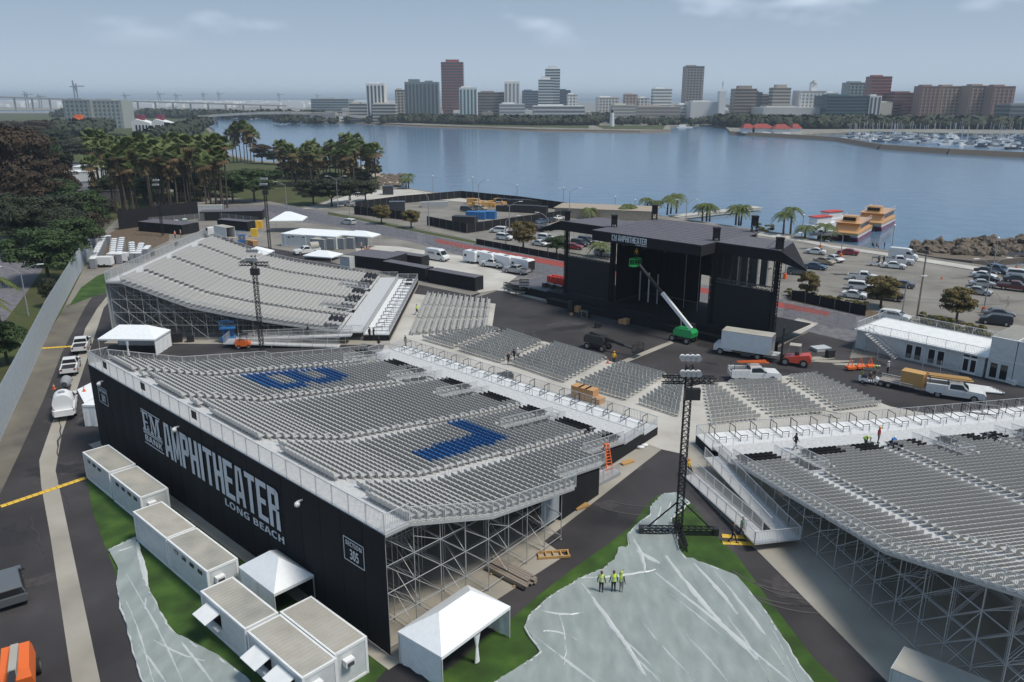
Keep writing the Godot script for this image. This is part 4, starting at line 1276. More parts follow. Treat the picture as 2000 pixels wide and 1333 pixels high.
# ---------- stage ----------
func su(u: float, v: float, y := 0.0) -> Vector3:
	return Vector3(-2.73 + .7132 * u + .7010 * v, y, -(148.6 - .7010 * u + .7132 * v))

func truss(b: MB, a: Vector3, c: Vector3, w: float, bays: int, r := .03) -> void:   # square lattice girder
	var x := (c - a).normalized()
	var up := Vector3.UP if absf(x.y) < .9 else Vector3.RIGHT
	var y := x.cross(up).normalized() * w * .5
	var z := x.cross(y).normalized() * w * .5
	var k := [y + z, y - z, -y - z, -y + z]
	for o in k: b.beam(a + o, c + o, r * 2)
	for i in bays:
		var p := a.lerp(c, float(i) / bays); var q := a.lerp(c, float(i + 1) / bays)
		for j in 4:
			b.beam(p + k[j], (q if i % 2 == 0 else p) + k[(j + 1) % 4] if i % 2 == 0 else q + k[(j + 1) % 4], r * 1.3)
			b.beam(p + k[j], p + k[(j + 1) % 4], r * 1.3)

func make_stage() -> void:
	var n := thing("concert_stage", "large black concert stage with flat roof and side screens", "stage")
	var deck := MB.new()
	deck.slab([su(12.5, 0), su(56, 0), su(56, 12.5), su(12.5, 12.5)], 1.75, 1.9)
	put(deck, "stage_floor", "stage_deck", n)
	var dock := MB.new()
	dock.slab([su(2.5, 1.0), su(12.4, 1.0), su(12.4, 11), su(2.5, 11)], 1.4, 1.5)
	put(dock, "loading_dock", "stage_roof", n)
	var lip := MB.new()
	lip.slab([su(14, -1.4), su(54, -1.4), su(54, -.1), su(14, -.1)], .9, 1.0)
	put(lip, "front_step", "stage_deck", n)
	var sk := MB.new()
	sk.quad(su(12.5, -.02, .05), su(57, -.02, .05), su(57, -.02, 1.75), su(12.5, -.02, 1.75))
	sk.quad(su(2.5, .98, .05), su(12.5, .98, .05), su(12.5, .98, 1.4), su(2.5, .98, 1.4))
	sk.quad(su(14, -1.42, .05), su(54, -1.42, .05), su(54, -1.42, .9), su(14, -1.42, .9))
	put(sk, "stage_skirt", "matt_black", n)
	for q in [[15.4, 2, 16.1], [25.6, 2, 16.4], [44.7, 2, 16.4], [54.8, 2, 16.1], [25.6, 13.5, 17], [44.7, 13.5, 17]]:
		var t := MB.new()
		truss(t, su(q[0], q[1], 1.9), su(q[0], q[1], q[2]), .8, 14, .05)
		t.boxb(su(q[0], q[1], 8), Vector3(.26, 0, 0), Vector3(0, 6.1, 0), Vector3(0, 0, .26))
		t.boxb(su(q[0], q[1], q[2] + .1), Vector3(.5, 0, 0), Vector3(0, .12, 0), Vector3(0, 0, .5))
		t.boxb(su(q[0], q[1], q[2] - .7), Vector3(.42, 0, 0), Vector3(0, .65, 0), Vector3(0, 0, .42))
		put(t, "roof_tower", "black", n)
	var rf := MB.new()
	rf.slab([su(25, -3), su(45.3, -3), su(45.3, 1), su(55.5, 1), su(53.5, 9), su(46, 9), su(45.3, 15), su(25, 15), su(24.3, 9), su(17, 9), su(14.6, 1), su(25, 1)], 14.5, 14.65)
	put(rf, "roof_deck", "stage_roof", n)
	for i in 13:
		var sm := MB.new()
		sm.boxb(su(35.15, -2 + i * 1.35, 14.665), Vector3(.7132, 0, .7010) * 10.1, Vector3(0, .012, 0), Vector3(.7010, 0, -.7132) * .03)
		put(sm, "roof_seam", "dark_steel", n)
	var fs := MB.new()
	var fl := [[25, 1, 25, -3], [25, -3, 45.3, -3], [45.3, -3, 45.3, 1], [45.3, 1, 55.5, 1], [14.6, 1, 25, 1]]
	for q in fl: fs.quad(su(q[0], q[1], 13.0), su(q[2], q[3], 13.0), su(q[2], q[3], 14.62), su(q[0], q[1], 14.62))
	put(fs, "roof_fascia", "black_cloth", n)
	var sf := MB.new()
	sf.slab([su(25.1, -2.9), su(45.2, -2.9), su(45.2, 14.8), su(25.1, 14.8)], 13.0, 13.05)
	sf.slab([su(45.4, 1.1), su(55.2, 1.1), su(53.4, 8.8), su(45.4, 8.8)], 13.0, 13.05)
	sf.slab([su(14.8, 1.1), su(24.9, 1.1), su(24.9, 8.8), su(17, 8.8)], 13.0, 13.05)
	put(sf, "roof_soffit", "matt_black", n)
	for q in [[55.5, 60.0, 1.0], [14.6, 10.2, -1.0]]:   # drooping awnings at both ends
		var aw := MB.new()
		aw.quad(su(q[0], 1, 14.6), su(q[0] + q[2] * -2.0, 9, 14.6), su(q[1] - q[2] * 2.4, 4, 12.9), su(q[1], 0, 12.7))
		aw.quad(su(q[0], 1, 13.1), su(q[0], 1, 14.6), su(q[1], 0, 12.7), su(q[1], 0, 12.5))
		aw.quad(su(q[0], 1, 13.0), su(q[0] + q[2] * -2.0, 9, 13.0), su(q[1] - q[2] * 2.4, 4, 12.6), su(q[1], 0, 12.5))
		put(aw, "end_awning", "black_cloth", n)
	var gt := MB.new()
	truss(gt, su(53.6, 1.6, 14.1), su(51.4, 9, 14.1), 1.0, 8, .05)
	put(gt, "open_truss", "black", n)
	for q in [[15.9, 25.1], [45.2, 54.4]]:
		var sc := MB.new()
		sc.boxb(su((q[0] + q[1]) * .5, 2.0, 5.2), Vector3(.7132, 0, .7010) * (q[1] - q[0]) * .5, Vector3(0, 3.1, 0), Vector3(.7010, 0, -.7132) * .25)
		put(sc, "side_screen", "black", n)
		var hd := MB.new()
		truss(hd, su(q[0] + .2, 2.0, 8.75), su(q[1] - .2, 2.0, 8.75), .55, 12, .035)
		put(hd, "screen_truss", "dark_steel", n)
		for i in 6:
			var ch := MB.new()
			ch.beam(su(q[0] + 1 + i * 1.45, 2.0, 9.0), su(q[0] + 1 + i * 1.45, 2.0, 13.0), .03)
			put(ch, "hoist_chain", "dark_steel", n)
	# black drapes and side masking behind the opening
	var bk := MB.new()
	for i in 18:
		var a := 25.9 + i * .62
		bk.boxb(su(a, 11.5 + .12 * (i % 2), 7.3), Vector3(.7132, 0, .7010) * .42, Vector3(0, 5.3, 0), Vector3(.7010, 0, -.7132) * .03)
	put(bk, "rear_drape", "matt_black", n)
	var up := MB.new()
	up.boxb(su(40.6, 11.7, 9.9), Vector3(.7132, 0, .7010) * 4.6, Vector3(0, 3.1, 0), Vector3(.7010, 0, -.7132) * .05)
	put(up, "upper_drape", "matt_black", n)
	for q in [26.1, 44.2]:
		var sd := MB.new()
		sd.boxb(su(q, 7.0, 7.4), Vector3(.7010, 0, -.7132) * 4.6, Vector3(0, 5.4, 0), Vector3(.7132, 0, .7010) * .05)
		put(sd, "wing_drape", "matt_black", n)
	for i in 4:
		var dr := MB.new()
		dr.boxb(su(45.9 + i * 1.25, 6.0 + i * .7, 10.2), Vector3(.7132, 0, .7010) * .5, Vector3(0, 2.8, 0), Vector3(.7010, 0, -.7132) * .05)
		put(dr, "side_drape", "dark_steel", n)
		dr = MB.new()
		dr.tube(su(46.5 + i * 1.25, 6.0 + i * .7, 7.3), su(46.5 + i * 1.25, 6.0 + i * .7, 13), .08, .08, 6)
		put(dr, "drape_pole", "alu", n)
	for i in 4:
		var po := MB.new()
		po.tube(su(34.2 + i * 2.6, 6.8, 1.9), su(34.2 + i * 2.6, 6.8, 12.6), .05, .05, 6)
		po.ball(su(34.2 + i * 2.6, 6.8, 12.6), Vector3(.26, .26, .26), 8, 5)
		po.v = po.v
		if i > 0: put(po, "lamp_pole", "grey_panel", n)
	for i in 3:
		var pl := MB.new()
		pl.beam(su(28.5 + i * 1.8, 6.0, 1.9), su(28.5 + i * 1.8, 6.0, 7.0), .22)
		put(pl, "wing_panel", "grey_panel" if i != 1 else "alu", n)
	for i in 5:
		var lt := MB.new()
		truss(lt, su(27 + i * 3.6, 2.0, 12.3), su(27 + i * 3.6, 11, 12.3), .5, 8, .03)
		put(lt, "roof_girder", "black", n)
	for i in 22:
		var fx := MB.new()
		fx.box(su(27 + fmod(i * 2.7, 17.5), 3 + (i * 5 % 8), 11.7), Vector3(.35, .5, .35))
		put(fx, "stage_lamp", "plastic_black", n)
	var yaw := atan2(-.7010, .7132)
	block_text("AMPHITHEATER", su(30.3, -3.05, 13.45), yaw, .95, 5.5, n, "sign_letter")
	flat_text("LONG BEACH", su(33.7, -3.05, 13.16), yaw, .2, 2.1, n, "sign_city")
	flat_text("FM", su(29.0, -3.05, 13.7), yaw, .65, 1.1, n, "sign_logo", true)
	flat_text("BANK", su(29.05, -3.05, 13.42), yaw, .22, 1.0, n, "sign_bank")
	# gear on and around the stage
	for q in [[20.5, -2.4, 1.0, 1.9], [44.2, -2.6, 1.2, 2.6]]:
		var sp := thing("speaker_stack", "black speaker stack standing before the stage %s screen" % ("left hand" if q[0] < 30 else "right hand"), "speaker", su(q[0], q[1], .03), yaw)
		for k in 4:
			var bx := MB.new(); bx.box(Vector3(0, q[3] / 8.0 + k * q[3] / 4.0, 0), Vector3(q[2], q[3] / 4.0 - .04, .9)); put(bx, "cabinet", "plastic_black", sp)
	var fc := thing("flight_case", "black flight case with silver edges before the stage", "case", su(24.6, -3.6, .03), yaw)
	var cb := MB.new(); cb.box(Vector3(0, .6, 0), Vector3(1.2, 1.2, .7)); put(cb, "case_body", "plastic_black", fc)
	cb = MB.new()
	for sx in [-1, 1]:
		for sy in [0.02, 1.2]: cb.beam(Vector3(-.61 * sx, sy, .36), Vector3(.61 * sx, sy, .36), .05)
		cb.beam(Vector3(.61 * sx, 0, .36), Vector3(.61 * sx, 1.2, .36), .05)
	cb.beam(Vector3(-.6, 1.0, .36), Vector3(.6, 1.0, .36), .04)
	put(cb, "case_edges", "alu", fc)
	for i in 9:   # red cases on the dock
		var rc := thing("red_barrier", "red plastic crate stacked on the stage loading dock", "crate", su(8.0 + (i % 5) * 1.05, 6.0 + (i / 5) * 1.2, 1.5), yaw + .1 * (i % 3), "red crates on the dock")
		var m := MB.new(); m.box(Vector3(0, .75, 0), Vector3(.9, 1.5, .8)); m.box(Vector3(0, 1.55, 0), Vector3(.7, .1, .6)); put(m, "crate_body", "red", rc)
	for i in 5:
		var gc := thing("equipment_case", "dark equipment case with a silver lid on the loading dock", "case", su(9.0 + i * .95, 3.4 + .3 * (i % 2), 1.5), yaw, "cases on the dock")
		var m := MB.new(); m.box(Vector3(0, .4, 0), Vector3(.8, .8, .6)); put(m, "case_body", "plastic_black", gc)
		m = MB.new(); m.box(Vector3(0, .83, 0), Vector3(.8, .05, .6)); put(m, "case_lid", "grey_panel", gc)
	for i in 4:
		var lt := thing("truss_cart", "metal cart of dark truss pieces at the end of the dock", "cart", su(2.5 + i * 1.6, .2 - .5 * (i % 2), .03 if i < 3 else 1.5), yaw + .2 * i, "truss carts by the dock")
		var m := MB.new(); truss(m, Vector3(-.9, .9, 0), Vector3(.9, .9, 0), .5, 4, .03); truss(m, Vector3(-.9, 1.5, 0), Vector3(.9, 1.5, 0), .5, 4, .03); put(m, "truss_piece", "dark_steel", lt)
		m = MB.new(); m.box(Vector3(0, .5, 0), Vector3(1.9, .08, .8)); for sx in [-.8, .8]: m.beam(Vector3(sx, 0, 0), Vector3(sx, .5, 0), .08)
		put(m, "cart_frame", "steel", lt)

# ---------- things standing about the site ----------
func chair_mesh() -> ArrayMesh:   # faces +Z
	if cache.has("chair"): return cache.chair
	var b := MB.new()
	var out := PackedVector2Array([Vector2(-.245, .44), Vector2(.245, .44), Vector2(.245, .78), Vector2(.19, .87), Vector2(-.19, .87), Vector2(-.245, .78)])
	b.prism(out, Vector3(0, 0, -.12), Vector3(1, 0, 0), Vector3(0, 1, -.15), Vector3(0, 0, -.035))
	b.boxb(Vector3(0, .45, .08), Vector3(.215, 0, 0), Vector3(0, .022, 0), Vector3(0, .01, .21))
	for x in [-.2, .2]:
		b.beam(Vector3(x, 0, -.26), Vector3(x, .45, -.06), .03)
		b.beam(Vector3(x, 0, .28), Vector3(x, .45, .12), .03)
	cache.chair = b.mesh()
	return cache.chair

func floor_chairs() -> void:
	var all := []
	# back-left, back-right, front-right, front-left on the ground; rows run from back-left to back-right and face the front
	for q in [[[806, 656], [839, 577], [955, 589], [947, 644]], [[827, 664], [888, 682], [976, 650], [950, 644]], [[898, 685], [981, 710], [1058, 674], [991, 651]], [[999, 712], [1105, 748], [1184, 705], [1083, 676]], [[1126, 754], [1226, 783], [1300, 738], [1212, 714]], [[1249, 789], [1328, 815], [1338, 757], [1322, 743]], [[1388, 830], [1483, 820], [1395, 754], [1373, 756]], [[1508, 816], [1610, 807], [1516, 749], [1422, 753]], [[1632, 803], [1718, 793], [1595, 737], [1539, 742]]]:
		var k := []
		for p in q: k.append(g(p[0], p[1], .035))
		var depth: float = ((k[0] + k[1]) * .5).distance_to((k[2] + k[3]) * .5)
		var rows := int(depth / .98)
		for i in rows + 1:
			var t := float(i) / rows
			var a: Vector3 = k[0].lerp(k[3], t); var c: Vector3 = k[1].lerp(k[2], t)
			var w := a.distance_to(c)
			var m := int(w / .53)
			var z: Vector3 = (k[3] + k[2] - k[0] - k[1]).normalized()
			var x := (c - a).normalized()
			z = (z - x * z.dot(x)).normalized()
			var bas := Basis(Vector3.UP.cross(z), Vector3.UP, z)
			for j in m:
				if q[0][0] == 806 and (j == m / 3 or j == 2 * m / 3): continue
				var p := a.lerp(c, (j + .5) / m)
				all.append(Transform3D(bas, p + Vector3(rng.randf_range(-.02, .02), 0, rng.randf_range(-.02, .02))))
	var eye := Vector3(0, EYE, 0)
	all.sort_custom(func(p, q): return p.origin.distance_squared_to(eye) < q.origin.distance_squared_to(eye))
	for i in 300:
		var o := put_mesh(chair_mesh(), numbered("folding_chair"), "chair", self)
		o.transform = all[i]
		tag(o, "grey plastic chair in the floor seating blocks before the stage", "chair", "chairs on the floor pad")
	var st := many(chair_mesh(), all.slice(300), "floor_chairs", "chair", self)
	tag(st, "further rows of grey plastic chairs on the concrete floor", "chairs")

func tent(label: String, c: Vector3, yaw: float, l: float, w: float, eave: float, peak: float, ridge: float, walls: Array, curtain := false) -> void:
	var n := thing("canopy_tent", label, "tent", c, yaw)
	var rf := MB.new()
	var k := [Vector3(-l, eave, w), Vector3(l, eave, w), Vector3(l, eave, -w), Vector3(-l, eave, -w)]
	for i in 4: k[i] = Vector3(k[i].x * .5, k[i].y, k[i].z * .5)
	var r0 := Vector3(-l * ridge * .5, peak, 0); var r1 := Vector3(l * ridge * .5, peak, 0)
	rf.quad(k[0], k[1], r1, r0, Vector3(0, 1, 1)); rf.quad(k[2], k[3], r0, r1, Vector3(0, 1, -1))
	rf.tri(k[1], k[2], r1, Vector3(1, 1, 0)); rf.tri(k[3], k[0], r0, Vector3(-1, 1, 0))
	for i in 4: rf.quad(k[i], k[(i + 1) % 4], k[(i + 1) % 4] - Vector3(0, .22, 0), k[i] - Vector3(0, .22, 0))
	put(rf, "canopy", "tent", n)
	for p in k:
		var lg := MB.new()
		lg.beam(Vector3(p.x * .98, 0, p.z * .98), Vector3(p.x * .98, eave - .02, p.z * .98), .07)
		put(lg, "leg", "alu", n)
	for i in walls:
		var a: Vector3 = k[i]; var b: Vector3 = k[(i + 1) % 4]
		var wl := MB.new()
		var segs := 10
		for s in segs:
			var p0 := a.lerp(b, float(s) / segs) * Vector3(.97, 1, .97); var p1 := a.lerp(b, float(s + 1) / segs) * Vector3(.97, 1, .97)
			var off0 := Vector3(p0.x, 0, p0.z).normalized() * .06 * sin(s * 2.1); var off1 := Vector3(p1.x, 0, p1.z).normalized() * .06 * sin((s + 1) * 2.1)
			wl.quad(Vector3(p0.x, .05, p0.z) + off0, Vector3(p1.x, .05, p1.z) + off1, p1 - Vector3(0, .1, 0), p0 - Vector3(0, .1, 0))
		put(wl, "side_wall", "tent", n)
	if curtain:
		var cu := MB.new()
		for s in 10:
			var a0 := TAU * s / 10.0; var a1 := TAU * (s + 1) / 10.0
			for q in [[2.2, .30, 1.2, .10], [1.2, .10, .05, .22]]:
				cu.quad(Vector3(cos(a0) * q[1], q[0], w * .48 + sin(a0) * q[1] * .5), Vector3(cos(a1) * q[1], q[0], w * .48 + sin(a1) * q[1] * .5), Vector3(cos(a1) * q[3], q[2], w * .48 + sin(a1) * q[3] * .5), Vector3(cos(a0) * q[3], q[2], w * .48 + sin(a0) * q[3] * .5))
		put(cu, "tied_curtain", "tent", n)

func module(label: String, c: Vector3, yaw: float, l: float, w: float, h: float, roof: String, windows: int, hatch: int, ac := false) -> Node3D:
	var n := thing("modular_unit", label, "modular cabin", c, yaw)
	var b := MB.new()
	if hatch == 0:
		b.box(Vector3(0, h * .5, 0), Vector3(l - .06, h - .06, w - .06)); put(b, "wall", "module", n)
	else:   # hollow, with real serving openings in the front
		b.box(Vector3(0, h * .5, -w * .5 + .06), Vector3(l - .06, h - .06, .06)); put(b, "rear_wall", "module", n)
		for sx in [-1, 1]:
			b = MB.new(); b.box(Vector3(sx * (l * .5 - .06), h * .5, 0), Vector3(.06, h - .06, w - .2)); put(b, "end_wall", "module", n)
		b = MB.new(); b.box(Vector3(0, .08, 0), Vector3(l - .2, .06, w - .2)); put(b, "floor", "grey_panel", n)
		b = MB.new(); b.box(Vector3(0, h * .185, w * .5 - .06), Vector3(l - .06, h * .37 - .03, .06)); put(b, "front_wall", "module", n)
		b = MB.new(); b.box(Vector3(0, h * .865, w * .5 - .06), Vector3(l - .06, h * .26 - .03, .06)); put(b, "front_wall", "module", n)
		var edges := [-l * .5]
		for i in hatch:
			edges.append(-l * .2 + i * l * .42 - .85); edges.append(-l * .2 + i * l * .42 + .85)
		edges.append(l * .5)
		for i in range(0, edges.size(), 2):
			var wd: float = edges[i + 1] - edges[i]
			b = MB.new(); b.box(Vector3((edges[i] + edges[i + 1]) * .5, h * .553, w * .5 - .06), Vector3(wd, h * .37, .06)); put(b, "front_wall", "module", n)
	for sx in [-1, 1]:
		for sz in [-1, 1]:
			var f := MB.new(); f.box(Vector3(sx * (l * .5 - .08), h * .5, sz * (w * .5 - .08)), Vector3(.18, h, .18)); put(f, "corner_post", "white_wall", n)
	for sz in [-1, 1]:
		for y in [.09, h - .09]:
			var f := MB.new(); f.box(Vector3(0, y, sz * (w * .5 - .06)), Vector3(l - .3, .18, .14)); put(f, "frame_rail", "white_wall", n)
	for sx in [-1, 1]:
		for y in [.09, h - .09]:
			var f := MB.new(); f.box(Vector3(sx * (l * .5 - .06), y, 0), Vector3(.14, .18, w - .3)); put(f, "frame_rail", "white_wall", n)
	var rp := MB.new(); rp.box(Vector3(0, h - .03, 0), Vector3(l - .2, .03, w - .2)); put(rp, "roof_sheet", roof, n)
	var rm := MB.new(); rm.box(Vector3.ZERO, Vector3(.22, .03, w - .3)); var ribm := rm.mesh()
	for i in int((l - .4) / .34):
		put_mesh(ribm, "roof_rib", roof, n).position = Vector3(-l * .5 + .35 + i * .34, h - .008, 0)
	for i in windows:
		var v := MB.new(); v.box(Vector3(-l * .28 + i * l * .2, h * .8, w * .5 + .0), Vector3(.62, .28, .04)); put(v, "window", "glass", n)
	for i in hatch:
		var x := -l * .2 + i * l * .42
		var v := MB.new(); v.boxb(Vector3(x, h * .76, w * .5 + .55), Vector3(.9, 0, 0), Vector3(0, .02, 0), Vector3(0, -.18, .55)); put(v, "hatch_flap", "white_wall", n)
		v = MB.new(); v.box(Vector3(x, h * .36, w * .5 + .16), Vector3(1.8, .05, .34)); put(v, "counter", "white_wall", n)
	if ac:
		var v := MB.new(); v.box(Vector3(l * .5 + .2, h * .68, w * .15), Vector3(.42, .45, .66)); put(v, "air_conditioner", "white", n)
		v = MB.new(); v.box(Vector3(l * .5 + .42, h * .66, w * .15), Vector3(.03, .28, .5)); put(v, "grille", "dark_steel", n)
	return n

func container(label: String, c: Vector3, yaw: float, l: float, w := 2.44, h := 2.6, m := "black", called := "shipping_container", group := "") -> void:
	var n := thing(called, label, "container", c, yaw, group)
	var b := MB.new(); b.box(Vector3(0, h * .5, 0), Vector3(l - .12, h - .06, w - .1)); put(b, "wall", m, n)
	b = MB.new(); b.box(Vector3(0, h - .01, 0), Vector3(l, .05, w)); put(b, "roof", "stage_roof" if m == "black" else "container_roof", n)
	var rm := MB.new(); rm.box(Vector3.ZERO, Vector3(.14, h - .3, w)); var mm := rm.mesh()
	for i in int(l / .56): put_mesh(mm, "corrugation", m, n).position = Vector3(-l * .5 + .4 + i * .56, h * .5, 0)
	for sx in [-1, 1]:
		b = MB.new(); b.box(Vector3(sx * l * .5, h * .5, 0), Vector3(.1, h, w)); put(b, "end_frame", m, n)
	for z in [-.7, -.25, .25, .7]:
		b = MB.new(); b.tube(Vector3(l * .5 + .08, .1, z), Vector3(l * .5 + .08, h - .1, z), .03, .03, 5); put(b, "lock_rod", "dark_steel", n)

func fence(called: String, label: String, pts: Array, h: float, m: String, step := 3.0, post := "steel", category := "fence") -> void:
	var n := thing(called, label, category)
	for i in pts.size() - 1:
		var a: Vector3 = pts[i]; var c: Vector3 = pts[i + 1]
		var k := maxi(1, int(round(a.distance_to(c) / step)))
		for j in k:
			var p := a.lerp(c, float(j) / k); var q := a.lerp(c, float(j + 1) / k)
			var b := MB.new()
			var nrm := (q - p).cross(Vector3.UP).normalized() * .015
			b.boxb((p + q) * .5 + Vector3(0, h * .5 + .03, 0), (q - p) * .5, Vector3(0, h * .5, 0), nrm)
			put(b, "fence_panel", m, n)
			var s := MB.new(); s.beam(p, p + Vector3(0, h + .06, 0), .06); put(s, "post", post, n)

func px_line(a: Array) -> Array:
	var o := []
	for p in a: o.append(g(p[0], p[1]))
	return o

func mast(label: String, base: Vector3, h: float, arm: float, yaw: float, feet: bool) -> void:
	var n := thing("lighting_mast", label, "lighting mast", base, yaw, "truss lighting masts")
	var b := MB.new(); truss(b, Vector3(0, .3, 0), Vector3(0, h, 0), .5, int(h / .55), .032); put(b, "mast_truss", "black", n)
	var y := h - 1.2
	for s in [-1, 1]:
		b = MB.new(); truss(b, Vector3(.35 * s, y, 0), Vector3(arm * s, y, 0), .5, maxi(3, int(arm / .5)), .03); put(b, "cross_arm", "black", n)
	b = MB.new(); b.box(Vector3(.25, y - 1.0, .5), Vector3(1.2, .9, .5)); put(b, "speaker_box", "plastic_black", n)
	for i in 8:
		var lp := MB.new()
		var p := Vector3(-.6 + (i % 4) * .4, h + .15 + (i / 4) * 1.1 - .6, .45 if i < 4 else -.1)
		lp.ball(p, Vector3(.24, .24, .27), 10, 6)
		put(lp, "flood_lamp", "lamp_white", n)
		lp = MB.new(); lp.tube(p, p + Vector3(0, 0, .4), .2, .26, 10); put(lp, "lamp_rim", "grey_panel", n)
	if feet:
		for s in [-1, 1]:
			b = MB.new(); truss(b, Vector3(.35 * s, .35, 0), Vector3(2.9 * s, .35, 0), .5, 5, .032); put(b, "base_truss", "black", n)
			b = MB.new(); b.box(Vector3(3.1 * s, .32, 0), Vector3(.4, .62, .62)); put(b, "ballast_block", "plastic_black", n)
			b = MB.new(); b.beam(Vector3(2.6 * s, .6, 0), Vector3(.2 * s, 3.0, 0), .1); put(b, "brace", "black", n)
		b = MB.new(); truss(b, Vector3(0, .35, -1.6), Vector3(0, .35, 2.9), .5, 8, .032); put(b, "base_truss", "black", n)

func street_lamp(px: float, py: float, top: float, arms: int, yaw: float, collar := false) -> void:
	var base := g(px, py)
	var h := at_d(px, top, -base.z).y
	var n := thing("street_lamp", "grey street lamp with curved arms" if arms == 2 else ("grey street lamp with one curved arm" if arms == 1 else "slim post with globe lamp near the water"), "street lamp", base, yaw, "lamp posts")
	var b := MB.new(); b.tube(Vector3.ZERO, Vector3(0, h, 0), .13, .08, 8); put(b, "post", "grey_panel", n)
	if collar: 
		b = MB.new(); b.tube(Vector3.ZERO, Vector3(0, 1.1, 0), .42, .34, 10); put(b, "orange_base", "orange", n)
	if arms == 0:
		b = MB.new(); b.ball(Vector3(0, h + .2, 0), Vector3(.28, .3, .28), 8, 6); put(b, "globe", "lamp_white", n)
	for i in arms:
		var s := 1.0 if i == 0 else -1.0
		b = MB.new()
		var last := Vector3(0, h, 0)
		for j in 5:
			var t := (j + 1) / 5.0
			var p := Vector3(s * 2.6 * t, h + 1.3 * sin(t * PI * .5), 0)
			b.tube(last, p, .05, .05, 5, false); last = p
		put(b, "arm", "grey_panel", n)
		b = MB.new(); b.boxb(last + Vector3(s * .45, .02, 0), Vector3(.5, 0, 0), Vector3(0, .06, 0), Vector3(0, 0, .16)); put(b, "lamp_head", "white", n)

func crate(label: String, at: Vector3, size: Vector3, yaw: float, m: String, called := "crate", cat := "crate", group := "") -> void:
	var n := thing(called, label, cat, at, yaw, group)
	var b := MB.new(); b.box(Vector3(0, size.y * .5, 0), size); put(b, "body", m, n)
	b = MB.new(); b.box(Vector3(0, size.y + .03, 0), Vector3(size.x * 1.03, .06, size.z * 1.03)); put(b, "lid", m, n)
	for s in [-1, 1]:
		b = MB.new(); b.box(Vector3(s * size.x * .3, .04, size.z * .02), Vector3(.12, .07, size.z * 1.02)); put(b, "runner", "old_wood", n)

func cone(px: float, py: float) -> void:
	var n := thing("traffic_cone", "orange traffic cone with white band standing on the asphalt", "cone", g(px, py, .03), 0.0, "traffic cones")
	var b := MB.new(); b.tube(Vector3(0, .04, 0), Vector3(0, .72, 0), .17, .03, 10); put(b, "cone_body", "orange", n)
	b = MB.new(); b.box(Vector3(0, .02, 0), Vector3(.4, .05, .4)); put(b, "base", "orange", n)
	b = MB.new(); b.tube(Vector3(0, .36, 0), Vector3(0, .5, 0), .115, .088, 10); put(b, "band", "white", n)

